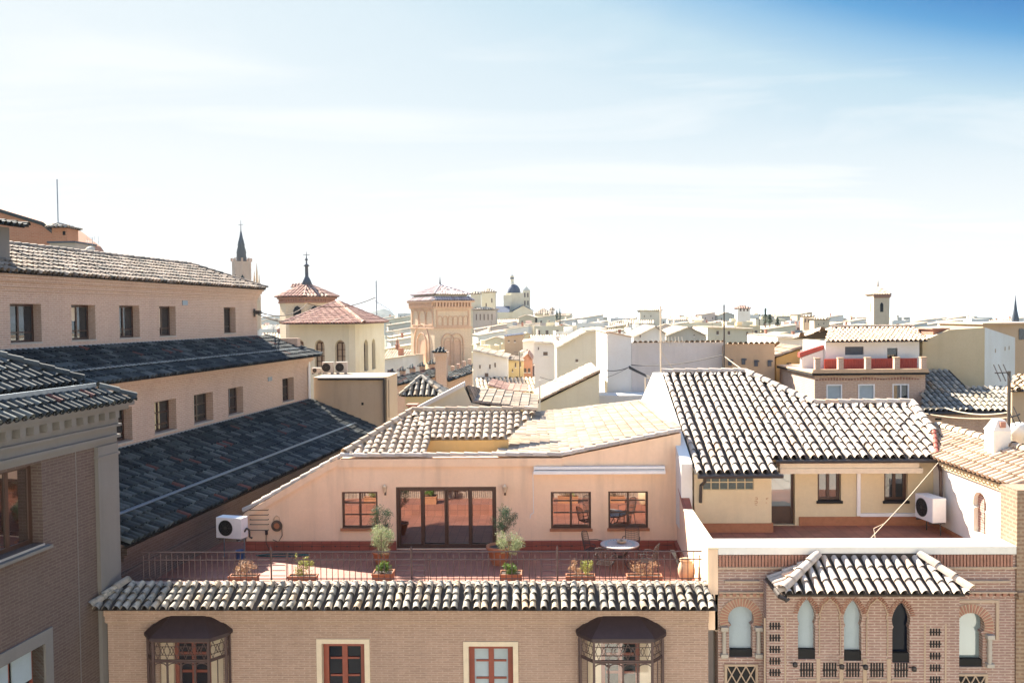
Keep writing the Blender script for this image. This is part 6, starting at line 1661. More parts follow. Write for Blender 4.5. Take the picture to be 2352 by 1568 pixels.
tp = atY(613, 1222, YP); tpo = M(); tpo.box(tp.x-.035, tp.x+.035, YP-.07, YP-.002, tp.z-.06, tp.z+.08); tpo.path([(tp.x, YP-.08, tp.z-.05), (tp.x, YP-.10, tp.z-.3), (tp.x+.1, YP-.12, ZF+.05)], .012, 5)
o = obj('water_tap', tpo, K['iron'], None, origin=(tp.x, YP, tp.z)); tag(o, 'small dark water tap beside the hose reel on the pink wall', 'tap')
m = M(); g = random.Random(4); hx, hy = gx(640, 26.4), 26.35
m.path([(hx+.75*math.cos(k*.42)*(1+.12*math.sin(k*1.7)), hy+.14*math.sin(k*.42)+.02*math.sin(k), ZF+.016) for k in range(48)], .012, 5)
o = obj('garden_hose', m, K['leafhose'] if 'leafhose' in K else K['slate'], None, origin=(hx, hy, ZF)); tag(o, 'dark green garden hose coiled loosely on the floor below the reel', 'hose')
for x, lb in ((885, 'brass wall lantern left of the glass doors on the pink wall'), (1160, 'brass wall lantern right of the glass doors on the pink wall')):
    p = atY(x, 1122, YP); t = thing('wall_lantern', lb, 'lantern', (p.x, YP, p.z), 0, 'wall lanterns beside the glass doors')
    m = M(); m.X = Matrix.Translation((p.x, YP-.13, p.z)); m.lathe([(.02, -.10), (.05, -.04), (.075, .08), (.085, .085), (.03, .14), (.01, .16)], n=6); obj('lamp_body', m, K['creamp'], t)
    m = M(); m.path([(p.x, YP-.003, p.z-.12), (p.x, YP-.05, p.z-.16), (p.x, YP-.13, p.z-.10)], .012, 5); m.box(p.x-.03, p.x+.03, YP-.02, YP-.003, p.z-.2, p.z-.05); obj('bracket', m, K['wood'], t)
# awning
a0, a1 = atY(1226, 1071, YP-.1), atY(1527, 1085, YP-.1); aw_ = thing('rolled_awning', 'long white rolled awning cassette above the two right windows', 'awning', ((a0.x+a1.x)/2, YP, a1.z))
m = M(); m.box(a0.x, a1.x, YP-.17, YP-.003, a1.z+.075, a0.z); obj('cassette', m, K['aluminium'], aw_)
m = M(); m.box(a0.x-.01, a1.x+.01, YP-.20, YP-.003, a1.z-.02, a1.z+.072); obj('front_bar', m, K['whitep'], aw_)
m = M(); m.box(a0.x+.02, a1.x-.02, YP-.174, YP-.171, a1.z+.10, a1.z+.125); obj('seam', m, K['slate'], aw_)
m = M(); z = atY(1223, 1178, YP-.2).z; m.path([(a0.x-.03, YP-.12, a1.z+.05), (a0.x-.02, YP-.14, z), (a0.x-.12, YP-.2, z-.05), (a0.x-.13, YP-.2, z-.16)], .011, 5); obj('crank', m, K['whitep'], aw_)
b0, b1 = atY(1787, 1058, Y2-.2), atY(2112, 1083, Y2-.2); a2 = thing('rolled_awning', 'cream rolled awning under the tiled eave of the small terrace', 'awning', ((b0.x+b1.x)/2, Y2, b1.z))
m = M(); m.box(b0.x, b1.x-.1, Y2-.42, Y2-.003, b1.z+.16, b0.z-.03); obj('cassette', m, K['creamp'], a2)
m = M(); m.box(b0.x, b1.x, Y2-.45, Y2-.2, b1.z-.0, b1.z+.157); obj('front_bar', m, K['creamp'], a2)
# cords and cables
m = M(); q0, q1 = atY(2155, 1062, 25.5), atY(1993, 1243, 21.7)
m.path([q0, q0.lerp(q1, .5)+Vector((0, 0, -.05)), q1], .010, 5); g0 = q0.lerp(q1, .8); m.path([g0, g0+Vector((-.25, 0, -.12)), g0+Vector((-.3, -.3, -.45)), q1], .008, 5)
o = obj('cord', m, K['rope'], None, origin=q1); tag(o, 'pale cord stretched diagonally across the small terrace', 'cord')
def catenary(m, p, q, sag, r, n=14):
    p = Vector(p); q = Vector(q); m.path([p.lerp(q, k/n)-Vector((0, 0, sag*4*(k/n)*(1-k/n))) for k in range(n+1)], r, 5)
m = M(); p = atY(1664, 818, 38); q = atY(1862, 915, 31); r3 = atY(2170, 936, 30.5); catenary(m, p, q, .25, .022); catenary(m, q, r3, .12, .022); catenary(m, r3, atY(2325, 945, 26), .15, .018); catenary(m, atY(2105, 945, 30), atY(2320, 958, 26), .12, .015)
o = obj('pale_cable', m, K['rope'], None, origin=q); tag(o, 'thick pale cable running along the hip of the ribbed tile roof to the right pole', 'cable')
m = M(); b = atY(1662, 808, 38); e = atY(1664, 903, 38); j = atY(1445, 843, 45.5)
for yy_, k in ((836, 0), (839, .02)): catenary(m, atY(1662, 814+25*0, 38), atY(1450, 838, 45.3), .2, .02)
for k in (0, .06, -.05): catenary(m, Vector(e)-Vector((0, 0, .0-k+.12)), Vector(j)-Vector((0, 0, k)), .25, .028)
catenary(m, j, atY(1390, 850, 45.8), .1, .02); catenary(m, j, atY(1240, 866, 41), .5, .012); catenary(m, Vector(e), atY(1700, 928, 33), .1, .03)
o = obj('black_cables', m, K['iron'], None, origin=e); tag(o, 'bundle of black cables strung from the thin mast across the lilac wall', 'cables')
# masts and aerials
def mast(name, label, x, ytop, ybot, Y, r, matn, arms=()):
    a_, b_ = atY(x, ytop, Y), atY(x, ybot, Y); t = thing(name, label, 'aerial', (b_.x, Y, b_.z)); b_ = Vector((a_.x, Y, b_.z))
    m = M(); m.tube(b_, a_, r, 6); obj('pole', m, K[matn], t)
    for (y0, dx, dz, n_) in arms:
        p = atY(x, y0, Y); m = M(); m.tube((p.x-dx*.1, Y, p.z), (p.x+dx, Y+.1, p.z+dz), r*.5, 4)
        for k in range(n_):
            f = (k+.5)/n_; c = Vector((p.x+dx*f, Y+.1*f, p.z+dz*f)); m.tube(c+Vector((0, -.2, -.22)), c+Vector((0, .2, .22)), r*.3, 4)
        obj('antenna', m, K[matn], t)
    return t
mast('lattice_mast', 'tall pale aerial mast in front of the lilac party wall', 1517, 703, 960, 40, .035, 'creamp', ((785, 1.1, -.0, 7), (860, .5, .05, 4), (800, .55, -.9, 0)))
mast('thin_mast', 'thin black mast with cables at the junction of lilac and brown walls', 1663, 700, 910, 38, .03, 'iron', ())
mast('roof_aerial', 'short aerial pole with bent pipe beside the lilac wall foot', 1482, 868, 905, 39, .025, 'creamp', ((868, .5, 0, 0),))
mast('faint_aerial', 'thin aerial over the cream hall roof with drooping elements', 864, 645, 745, 76, .05, 'zinc', ((690, 1.6, -1.1, 5),))
mast('edge_pole', 'black pole with aerial and wires at the right edge behind the white chimney', 2318, 852, 1032, 25, .045, 'iron', ((855, -.35, -.02, 3), (960, .35, .1, 2)))
mast('palace_antenna', 'tall thin whip antenna above the orange brick turret at upper left', 131, 412, 515, 56, .035, 'zinc', ())
# chimney at the right
chx0, chx1 = gx(2284, 24.3), gx(2324, 24.3); chz0, chz1 = atY(2300, 1062, 24.3).z, atY(2300, 990, 24.3).z
t = thing('white_chimney', 'white rendered chimney with pointed top on the golden tiled ridge at right', 'chimney', ((chx0+chx1)/2, 24.5, chz0))
m = M(); m.box(chx0, chx1, 24.3, 24.8, chz0-.5, chz1); cxm = (chx0+chx1)/2
m.loft([(chx0-.02, 24.28, chz1+.001), (chx1+.02, 24.28, chz1+.001), (chx1+.02, 24.82, chz1+.001), (chx0-.02, 24.82, chz1+.001)], [(cxm-.08, 24.4, chz1+.30), (cxm+.12, 24.4, chz1+.30), (cxm+.12, 24.7, chz1+.30), (cxm-.08, 24.7, chz1+.3)]); obj('chimney_stack', m, K['white'], t)
m = M(); m.box(cxm-.06, cxm+.08, 24.27, 24.34, chz1+.1, chz1+.26); obj('flue_opening', m, K['brick_vous'], t)
# chimney stubs beyond the right edge ridge
t = thing('round_flue', 'short cream round flue behind the black pole at the right edge', 'flue', (gx(2346, 27), 27, atY(2346, 1000, 27).z))
m = M(); m.lathe([(.2, -1.2), (.2, 0), (.26, .02), (.26, .35), (.1, .4)], (gx(2344, 27), 27, atY(2346, 1000, 27).z), 16); obj('flue_body', m, K['white'], t)
# faint painted marks on the cream wall
m = M()
def stroke(x0, y0, x1, y1):
    p, q = atY(x0, y0, Y1-.004), atY(x1, y1, Y1-.004); m.tube(p, q, .008, 4)
s_ = 15.68*1.1127
def zc_(X, Yp): return ((1900+X/15.68)/1.1127, (1220+Yp/15.68)/1.1127)
for a_, b_ in (((470, 800), (550, 790)), ((550, 790), (565, 870)), ((565, 870), (480, 875)), ((440, 935), (545, 935)), ((545, 935), (560, 1010)), ((560, 1010), (450, 1015)), ((460, 1075), (550, 1095)), ((1000, 800), (930, 825)), ((930, 825), (925, 860)), ((925, 860), (970, 880)), ((900, 990), (950, 1015))):
    stroke(*zc_(*a_), *zc_(*b_))
obj('painted_marks', m, K['terra'], rh)
# ================================================================== UPPER LEFT BACKGROUND
og = thing('orange_gable_building', 'orange brick gable wall rising behind the palace roof at far left', 'building', (gx(60, 58), 58, 0))
D5 = 58; m = M(); pts = [(-60, 700), (200, 700), (182, 600), (150, 553), (104, 516), (0, 484), (-60, 466)]
m.prism_xz([(gx(x, D5), gz(x, y, D5) if y != 700 else 0) for x, y in pts], D5, D5+5); obj('brick_wall', m, K['brick_orange'], og)
m = M(); q = [(0, 482), (104, 514), (150, 551)]
for (xa, ya), (xb, yb_) in (((-60, 464), (0, 482)), ((0, 482), (104, 514)), ((104, 514), (150, 551))): m.tube((gx(xa, D5), D5-.05, gz(xa, ya, D5)), (gx(xb, D5), D5-.05, gz(xb, yb_, D5)), .13, 6)
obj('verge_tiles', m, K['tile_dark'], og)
tu = thing('orange_turret', 'small orange brick turret with four sided tile cap above the palace ridge', 'turret', (gx(140, 55), 55, 0))
D6 = 55; m = M(); m.box(gx(124, D6), gx(158, D6), D6, D6+1.4, 10, gz(140, 522, D6)); obj('brick_wall', m, K['brick_orange'], tu)
m = M(); ap = (gx(137, 55.6), 55.6, gz(137, 513, 55.6)); q4 = [(gx(113, D6), D6-.3, gz(140, 523, D6)), (gx(161, D6), D6-.3, gz(140, 523, D6)), (gx(161, D6), D6+1.7, gz(140, 523, D6)), (gx(113, D6), D6+1.7, gz(140, 523, D6))]
for k in range(4): facet(m, [q4[k], q4[(k+1) % 4], ap], sp=.25, tl=.4, seg=3)
obj('tile_cap', m, [K['tile'], K['tilebed']], tu)
m = M(); m.box(gx(149, D6), gx(155, D6), D6-.02, D6-.003, gz(150, 540, D6), gz(150, 531, D6)); obj('opening', m, K['dark'], tu)
gb_ = thing('grey_roof_box', 'grey plastered box structure below the orange turret on the palace skyline', 'roof structure', (gx(150, 44), 44, 0))
m = M(); m.box(gx(118, 44), gx(177, 44), 44, 46, 15, gz(150, 558, 44)); obj('rendered_wall', m, K['stone'], gb_)
m = M(); m.box(gx(114, 44), gx(179, 44), 43.9, 46.1, gz(150, 558, 44)+.002, gz(150, 554, 44)); obj('roof_slab', m, K['slate'], gb_)
sdv = thing('satellite_dish', 'pale satellite dish with small aerials on the palace ridge', 'satellite dish', (gx(210, 42), 42, gz(210, 590, 42)))
m = M(); c = Vector((gx(209, 42), 42, gz(209, 577, 42))); m.X = Matrix.Translation(c) @ Matrix.Rotation(R(70), 4, 'X'); m.lathe([(0.02, .07), (.12, .055), (.22, .02), (.27, -.02)], n=24, cap=False); obj('dish', m, K['creamp'], sdv)
m = M(); m.tube(c+Vector((0, .05, -1.2)), c+Vector((0, .05, 0)), .03, 6); m.tube(c+Vector((-.05, .3, -1)), c+Vector((.0, .3, .7)), .015, 4)
for dx in (-.25, -.12, .12, .3): m.tube(c+Vector((dx, .3, .35)), c+Vector((dx, .3, .75)), .008, 3)
m.tube(c+Vector((-.3, .3, .5)), c+Vector((.35, .3, .5)), .008, 3); obj('pole', m, K['zinc'], sdv)

m = M(); a_ = atY(594, 716, 43); b_ = atY(862, 683, 70); b2 = atY(776, 690, 71)
catenary(m, a_, atY(706, 697, 66), .5, .03); catenary(m, atY(706, 697, 66), b_, .5, .03); catenary(m, Vector(a_)+Vector((0, 0, -.15)), atY(690, 728, 66), .3, .03)
o = obj('overhead_wires', m, K['bark'], None, origin=a_); tag(o, 'thin wires strung from the palace corner over the cream hall towards the aerial', 'wires')
t = thing('corner_bracket', 'small dark wire bracket sticking out of the far corner of the palace', 'bracket', a_)
m = M(); m.tube(Vector(a_)+Vector((-.45, 0, 0)), Vector(a_)+Vector((.15, 0, 0)), .03, 5); m.tube(Vector(a_)+Vector((-.2, 0, -.25)), Vector(a_)+Vector((-.2, 0, .15)), .05, 5); m.box(a_.x-.12, a_.x+.12, a_.y-.1, a_.y+.1, a_.z-.12, a_.z+.06); obj('bracket_arm', m, K['iron'], t)
# ================================================================== TERRAIN AND THE FAR TOWN
rowsD = [(74, 890), (81, 874), (89, 858), (98, 843), (109, 829), (122, 815), (137, 801), (155, 789), (176, 777), (200, 767), (230, 758), (268, 749), (315, 742), (375, 736), (440, 730)]
def groundz(D):
    pts = [(-60, 0), (50, 0), (60, 4), (74, 5.5), (104, 6), (150, 7), (225, 8.5), (350, 10), (470, 11), (700, 0), (1300, -55), (3000, -70), (9000, -75), (30000, -80)]
    for (a, za), (b, zb) in zip(pts[:-1], pts[1:]):
        if a <= D <= b: return za+(zb-za)*(D-a)/(b-a)
    return pts[-1][1] if D > 0 else 0
ys = [-60, 0, 30, 50, 60, 74, 104, 150, 225, 350, 470, 580, 700, 1000, 1300, 2000, 3000, 5000, 9000, 16000, 30000]
m = M(); xs = [t/12 for t in range(-12, 13)]; g = random.Random(5); idx = {}
m.cs = True
for i, D in enumerate(ys):
    for j, u in enumerate(xs):
        x = u*(max(120, abs(D)*1.2)); z = groundz(D)+(g.uniform(-1, 1)*D*.0022 if D > 900 else 0)
        idx[i, j] = m.P((x, D, z))
for i in range(len(ys)-1):
    for j in range(len(xs)-1): m.F((idx[i, j], idx[i, j+1], idx[i+1, j+1], idx[i+1, j]))
a = N('dry_land'); f1 = a.noise(.004, 8, .7); f2 = a.noise(.05, 5, .6)
k_ = a.mix(a.ramp(f1, [(.42, 0.), (.58, 1.)]), (.15, .14, .09), (.06, .08, .055)); k_ = a.mix(a.ramp(f2, [(.5, 0.), (.62, .6)]), k_, (.04, .06, .04)); a.col(k_, .95)
struct(obj('ground', m, a.m))
m = M(); m.cs = True; g = random.Random(8); rows = []
for i in range(9):
    r_ = []
    for j in range(41):
        u = j/40; v = i/8; x = -430+u*420; y = 1150+v*500
        hgt = 92*math.exp(-((u-.45)/.30)**2)*math.exp(-((v-.5)/.32)**2)*(1+.10*math.sin(u*23)+.06*math.sin(u*51+v*9))
        r_.append(m.P((x, y, -60+hgt+g.uniform(-1, 1))))
    rows.append(r_)
for i in range(8):
    for j in range(40): m.F((rows[i][j], rows[i][j+1], rows[i+1][j+1], rows[i+1][j]))
a = N('wooded_hill'); f1 = a.noise(.06, 5, .7); a.col(a.mix(a.ramp(f1, [(.4, 0.), (.6, 1.)]), (.02, .035, .03), (.07, .075, .06)), .95); struct(obj('hill', m, a.m))
wallmats = [('white', 'white'), ('cream2', 'pale cream'), ('white', 'white'), ('palegrey', 'pale grey'), ('cream2', 'pale cream'), ('white', 'white'), ('cream', 'cream'), ('white', 'white'), ('pinkw', 'pale pink')]
K['tile_far'] = tilemat('far_clay_tile', [(0, (0.40, 0.30, 0.20)), (0.6, (0.60, 0.48, 0.34)), (1, (0.68, 0.55, 0.40))], 0.15)
mw_ = M(); mw_.box(-.35, .35, -.06, .02, -.55, .55); winmesh = None
def house(D, xc, w, d, ytop, rot, matn, label, kind, nwin, g):
    """kind: 'gable' ridge along x, 'end' gable end to the viewer, 'flat', 'mono'"""
    cx = gx(xc, D); ztop = gz(xc, ytop, D+d*.3); zg = groundz(D)-1.5
    t = thing('town_house', label, 'house', (cx, D+d/2, zg), rot, 'houses of the town beyond')
    rise = {'gable': .15*d, 'end': .17*w, 'flat': 0, 'mono': .15*w}[kind]
    ze = ztop-rise-zg
    a, b = w/2, d/2; m = M()
    if kind == 'end': m.prism_xz([(-a, 0), (a, 0), (a, ze), (0, ze+rise), (-a, ze)], -b, b)
    elif kind == 'mono': m.prism_xz([(-a, 0), (a, 0), (a, ze), (-a, ze+rise)] if g.random() < .5 and False else [(-a, 0), (a, 0), (a, ze+rise), (-a, ze)], -b, b)
    elif kind == 'gable': m.prism_yz([(-b, 0), (b, 0), (b, ze), (0, ze+rise), (-b, ze)], -a, a)
    else: m.box(-a, a, -b, b, 0, ze-.45); m.box(-a, a, -b, -b+.2, ze-.449, ze); m.box(-a, -a+.2, -b+.201, b, ze-.449, ze); m.box(a-.2, a, -b+.201, b, ze-.449, ze)
    obj('wall', m, K[matn], t, local=True)
    o_ = .22; sp_, tl_ = (.34, .9) if D < 130 else ((.5, 1.6) if D < 230 else (.8, 3)); m = M(); L = .05
    if kind == 'gable':
        facet(m, [(-a-o_, -b-o_, ze+L-.06), (a+o_, -b-o_, ze+L-.06), (a+o_, 0, ze+rise+L), (-a-o_, 0, ze+rise+L)], sp_, tl_, 3, pans=False, amp=.7, rcf=.40)
        facet(m, [(-a-o_, 0, ze+rise+L), (a+o_, 0, ze+rise+L), (a+o_, b+o_, ze+L-.06), (-a-o_, b+o_, ze+L-.06)], sp_*1.5, tl_*2, 3, pans=False, amp=.7, rcf=.40)
    elif kind == 'end':
        facet(m, [(-a-o_, -b-o_, ze+L-.06), (0, -b-o_, ze+rise+L), (0, b+o_, ze+rise+L), (-a-o_, b+o_, ze+L-.06)], sp_, tl_, 3, pans=False, amp=.7, rcf=.40)
        facet(m, [(0, -b-o_, ze+rise+L), (a+o_, -b-o_, ze+L-.06), (a+o_, b+o_, ze+L-.06), (0, b+o_, ze+rise+L)], sp_, tl_, 3, pans=False, amp=.7, rcf=.40)
    elif kind == 'mono':
        facet(m, [(-a-o_, -b-o_, ze+L-.06), (a+o_, -b-o_, ze+rise+L), (a+o_, b+o_, ze+rise+L), (-a-o_, b+o_, ze+L-.06)], sp_, tl_, 3, pans=False, amp=.7, rcf=.40)
    if kind != 'flat': obj('tiled_roof', m, [K['tile_far'], K['bed_town']], t, local=True)
    else:
        m = M(); m.box(-a*.5, -a*.1, -b*.2, b*.3, ze-.45, ze+.9); obj('stair_head', m, K[matn], t, local=True)
    global winmesh
    fl = int(min(3, (ze-2)//2.9))
    for f in range(max(1, fl)):
        for k in range(nwin):
            x = -a+w*(k+.5+g.uniform(-.15, .15))/nwin; z = ze-1.7-2.9*f
            if z < 1.5: continue
            if winmesh is None:
                o = obj('window', mw_, K['winfar'], t, local=True); winmesh = o.data
            else:
                o = bpy.data.objects.new('window', winmesh); C.objects.link(o); o.parent = t
            o.location = (x, -b, z); o.scale = (g.uniform(.7, 1.1), 1, g.uniform(.7, 1.1))
    if g.random() < .55:
        m = M(); x = g.uniform(-a*.6, a*.6); m.box(x-.25, x+.25, .2, .8, ze, ze+rise+.75); m.box(x-.32, x+.32, .13, .87, ze+rise+.751, ze+rise+.86); obj('chimney', m, K['white'] if g.random() < .6 else K['brick_vous'], t, local=True)
    if g.random() < .45 and D < 240:
        m = M(); x = g.uniform(-a*.7, a*.7); zt_ = ze+rise+g.uniform(1.2, 2.6); m.tube((x, 0, ze), (x, 0, zt_), .04, 4)
        for q_ in range(3): m.tube((x-.5+.1*q_, 0, zt_-.25*q_), (x+.5-.1*q_, .1, zt_-.25*q_), .02, 3)
        obj('aerial', m, K['iron'] if g.random() < .5 else K['creamp'], t, local=True)
    return t
a = N('far_window'); a.col((0.10, 0.065, 0.05), .3); K['winfar'] = a.m
ords = 'first second third fourth fifth sixth seventh eighth ninth tenth eleventh twelfth thirteenth fourteenth fifteenth sixteenth seventeenth eighteenth nineteenth'.split()
for ten in ('twenty', 'thirty', 'forty'):
    ords.append(ten[:-1]+'ieth'); ords += [ten+'-'+w for w in ords[:9]]
def spans(yt):
    out = []
    if yt < 800: out.append((590, 645) if yt > 752 else (588, 632))
    if yt < 842: out.append((882, 942))
    out.append((1085, 1232 if yt > 870 else (1290 if yt > 845 else 1395)))
    if yt < 806: out = [o for o in out if o[0] != 1085]+[(1085, 1450)]
    if yt < 782: out = [o for o in out if o[0] != 1085]+[(1085, 1880 if yt > 756 else 1992)]
    if yt < 756: out.append((2055, 2352))
    return out
g = random.Random(41)
rk = {'gable': 'long tiled gable', 'end': 'pointed tiled gable', 'flat': 'flat roof', 'mono': 'slanted tile roof'}
for ri, (D, yt) in enumerate(rowsD):
    n_ = 0
    for (xa, xb) in spans(yt):
        x = xa
        while x < xb-12:
            wpx = g.uniform(3.6, 8)/D*2000*(1.0 if D < 170 else 1.45); wpx = min(wpx, max(xb-x, 25)); wm = wpx*D/2000
            kd = g.choice(['gable', 'gable', 'end', 'mono', 'mono', 'flat', 'flat']); mn, cn = g.choice(wallmats)
            if kd == 'flat' and wm < 4: kd = 'gable'
            y = yt+g.choice((g.uniform(-8, 6), g.uniform(-26, -6)))*(1 if D < 180 else .5)
            if x > 2000: y += 3
            pass
            lb = f'{cn} house under {rk[kd]}, {ords[n_]} from left in {ords[ri]} row of town'
            house(D+g.uniform(-4, 4), x+wpx/2, wm*.94, g.uniform(5, 8)*(1 if D < 170 else 1.3), y, R(g.uniform(-16, 16)), mn, lb, kd, max(1, int(wm/2.4)) if D < 260 else (2 if wm > 5 else 1), g)
            n_ += 1; x += wpx*g.uniform(.98, 1.15)
# particular houses in the gap right of the mudejar tower
def pxhouse(label, pts, D, dep, matn, roofm, wins_=(), base=2):
    xs_ = [p[0] for p in pts]; t = thing('stacked_house', label, 'house', (gx(sum(xs_)/len(xs_), D), D, base))
    top = [(gx(x, D), gz(x, y, D)) for x, y in pts]
    m = M(); m.prism_xz([(top[0][0], base), (top[-1][0], base)]+top[::-1], D, D+dep); obj('wall', m, K[matn], t)
    m = M()
    for (xa, za), (xb, zb) in zip(top[:-1], top[1:]):
        if abs(xb-xa) < .3: continue
        facet(m, [(xa, D-.25, za+.03), (xb, D-.25, zb+.03), (xb, D+dep+.2, zb+.03), (xa, D+dep+.2, za+.03)], .3, .6, 3, pans=False, amp=.8)
    if m.v: obj('tiled_roof', m, [K[roofm], K['bed_town']], t)
    for x, y, a_, b_ in wins_:
        m = M(); m.box(gx(x-a_, D), gx(x+a_, D), D-.03, D-.004, gz(x, y+b_, D), gz(x, y-b_, D)); w_ = obj('window', m, K['winfar'], t)
        m = M(); m.box(gx(x-a_-.6, D), gx(x+a_+.6, D), D-.09, D-.002, gz(x, y+b_+1, D)-.05, gz(x, y+b_+.1, D)); obj('sill', m, K['white'], w_)
pxhouse('cream house with small red brown windows, directly right of the mudejar tower foot', [(1085, 804), (1165, 823)], 78, 7, 'white', 'tile_far', ((1124, 842, 1.6, 5), (1136, 838, 1.6, 5), (1101, 842, 1.4, 4), (1116, 861, 4, 4.5)))
pxhouse('narrow yellow house with dark eave in the stacked houses gap', [(1165, 826), (1201, 830)], 80, 7, 'ochrep', 'tile_old', ((1183, 838, 1.3, 5), (1194, 837, 1.3, 5), (1176, 850, 1.2, 3)))
pxhouse('orange pink narrow house with two dark windows beside the yellow house', [(1201, 822), (1212, 812), (1221, 826)], 82, 7, 'orangew', 'tile_red', ((1205, 850, 2.6, 4.5), (1214, 850, 2.6, 4.5)))
pxhouse('low ochre house with long dark red eave at the bottom of the gap', [(1118, 885), (1160, 897), (1206, 900)], 66, 6, 'ochrep', 'tile_red', ((1162, 908, 3.5, 3),))
pxhouse('tall white house wall right of the orange house in the gap', [(1226, 786), (1282, 790)], 72, 8, 'white', 'tile_far', ((1236, 800, 1.2, 3), (1252, 812, 5, 4)))
pxhouse('large pale grey gable wall left of the white block', [(1278, 800), (1347, 762), (1394, 757)], 57, 8, 'palegrey', 'tile_far', ((1324, 828, 3, 3.2),))
pxhouse('small brownish house with dark awning band in the upper gap', [(1158, 773), (1202, 768)], 128, 8, 'tan', 'slate2', ((1168, 783, 2, 2), (1182, 783, 2, 2)))
pxhouse('white wall with slanted shadow between the awning house and yellow house', [(1200, 786), (1228, 783)], 92, 8, 'white', 'tile_far', ((1210, 806, 1, 4),))
pxhouse('broad white house front behind the brown scalloped wall', [(1786, 775), (1884, 777)], 62, 9, 'white', 'tile_far', ())
pxhouse('pale house with two windows under a long tiled roof behind the lilac wall', [(1625, 752), (1728, 756)], 95, 9, 'cream2', 'tile_far', ((1648, 764, 2.6, 4), (1674, 764, 2.6, 4), (1716, 766, 2, 4)))
pxhouse('pale grey gabled house left of the black mast behind the lilac wall', [(1530, 772), (1580, 752), (1622, 772)], 84, 9, 'palegrey', 'tile_far', ((1594, 770, 1.3, 1.6),))
pxhouse('pale gabled house behind the left end of the lilac wall', [(1455, 775), (1505, 750), (1528, 768)], 80, 9, 'white', 'tile_far', ((1470, 772, 1.2, 3),))
# particular far buildings
Dc = 420; s = Dc/2000
ch = thing('domed_church', 'pale stone church with blue slate dome, lantern and slate roofed wings on the skyline', 'church', (gx(1180, Dc), Dc, 8))
X = lambda x: gx(x, Dc)
Z = lambda y: gz(1180, y, Dc)
m = M(); m.prism_xy(ngon(X(1184), Dc, 23*s, 8, R(22.5)), 8, Z(673)); m.box(X(1158), X(1176), Dc-6, Dc, 8, Z(678))
m.box(X(1140), X(1186), Dc-12, Dc, 8, Z(717)); m.prism_xz([(X(1178), 8), (X(1225), 8), (X(1225), Z(715)), (X(1203), Z(703)), (X(1180), Z(715))], Dc-14, Dc+2)
obj('stone_wall', m, K['cream2'], ch)
m = M(); cc = (X(1181), Dc, Z(673)); Rr = 15*s; m.lathe([(Rr*math.cos(t*math.pi/20), Rr*1.35*math.sin(t*math.pi/20)) for t in range(10)], cc, 16)
m.lathe([(.9, 0), (.9, .6), (.4, 1.6), (.05, 2.2), (.05, 5)], (X(1177), Dc, Z(641)), 8)
m.prism_yz([(Dc-12, Z(717)), (Dc, Z(717)), (Dc-6, Z(703))], X(1140), X(1172))
m.loft([(X(1178), Dc-14.1, Z(715)), (X(1178), Dc+2, Z(715)), (X(1203), Dc+2, Z(702.5)), (X(1203), Dc-14.1, Z(702.5))], [(X(1177), Dc-14.1, Z(714)), (X(1177), Dc+2, Z(714)), (X(1203), Dc+2, Z(701))]+[(X(1203), Dc-14.1, Z(701))])
m.loft([(X(1226), Dc-14.1, Z(715)), (X(1226), Dc+2, Z(715)), (X(1203), Dc+2, Z(702.5)), (X(1203), Dc-14.1, Z(702.5))], [(X(1227), Dc-14.1, Z(714)), (X(1227), Dc+2, Z(714)), (X(1203.2), Dc+2, Z(701)), (X(1203.2), Dc-14.1, Z(701))])
obj('slate_dome', m, K['slate2'], ch)
m = M(); m.lathe([(1.3, 0), (1.2, .3), (.85, .5), (.8, 3.3), (1.1, 3.4), (1.0, 3.8)], (X(1177), Dc, Z(652)), 8); obj('lantern', m, K['cream2'], ch)
m = M(); m.box(X(1202), X(1218), Dc-2, Dc+1.3, 8, Z(668)); m.loft([(X(1201), Dc-2.3, Z(668)), (X(1219), Dc-2.3, Z(668)), (X(1219), Dc+1.5, Z(668)), (X(1201), Dc+1.5, Z(668))], [(X(1209.5), Dc-.6, Z(659)), (X(1210.5), Dc-.6, Z(659)), (X(1210.5), Dc-.3, Z(659)), (X(1209.5), Dc-.3, Z(659))]); m.tube((X(1210), Dc-.4, Z(660)), (X(1210), Dc-.4, Z(652)), .1, 4); bt_ = obj('bell_tower', m, K['cream2'], ch)
m = M()
for x, y in ((1206, 678), (1213, 678), (1206, 696), (1213, 696)): m.box(X(x-1.7), X(x+1.7), Dc-2.05, Dc-2.01, Z(y+5), Z(y-5))
obj('belfry_opening', m, K['winfar'], bt_)
def simple_tower(label, x0, x1, yt, yroof, D, matn, roofm, ops=()):
    t = thing('far_tower', label, 'tower', (gx((x0+x1)/2, D), D, groundz(D))); w_ = gx(x1, D)-gx(x0, D)
    m = M(); m.box(gx(x0, D), gx(x1, D), D, D+w_, groundz(D)-1, gz(x0, yt, D)); obj('wall', m, K[matn], t)
    m = M(); z = gz(x0, yt, D)+.02; o_ = .06*w_; cx_ = (gx(x0, D)+gx(x1, D))/2
    ap = (cx_, D+w_/2, gz(x0, yroof, D)); q = [(gx(x0, D)-o_, D-o_, z), (gx(x1, D)+o_, D-o_, z), (gx(x1, D)+o_, D+w_+o_, z), (gx(x0, D)-o_, D+w_+o_, z)]
    for k in range(4): facet(m, [q[k], q[(k+1) % 4], ap], .8, 3, 3, pans=False)
    obj('roof', m, [K[roofm], K['tilebed']], t)
    for x, y, a_, b_ in ops:
        m = M(); m.box(gx(x-a_, D), gx(x+a_, D), D-.08, D-.01, gz(x, y+b_, D), gz(x, y-b_, D)); obj('opening', m, K['winfar'], t)
    return t
simple_tower('pale square tower with low pyramid roof left of the domed church', 1106, 1138, 672, 663, 300, 'cream2', 'tile_far', ((1117, 700, 1.3, 4), (1130, 690, 1.3, 5)))
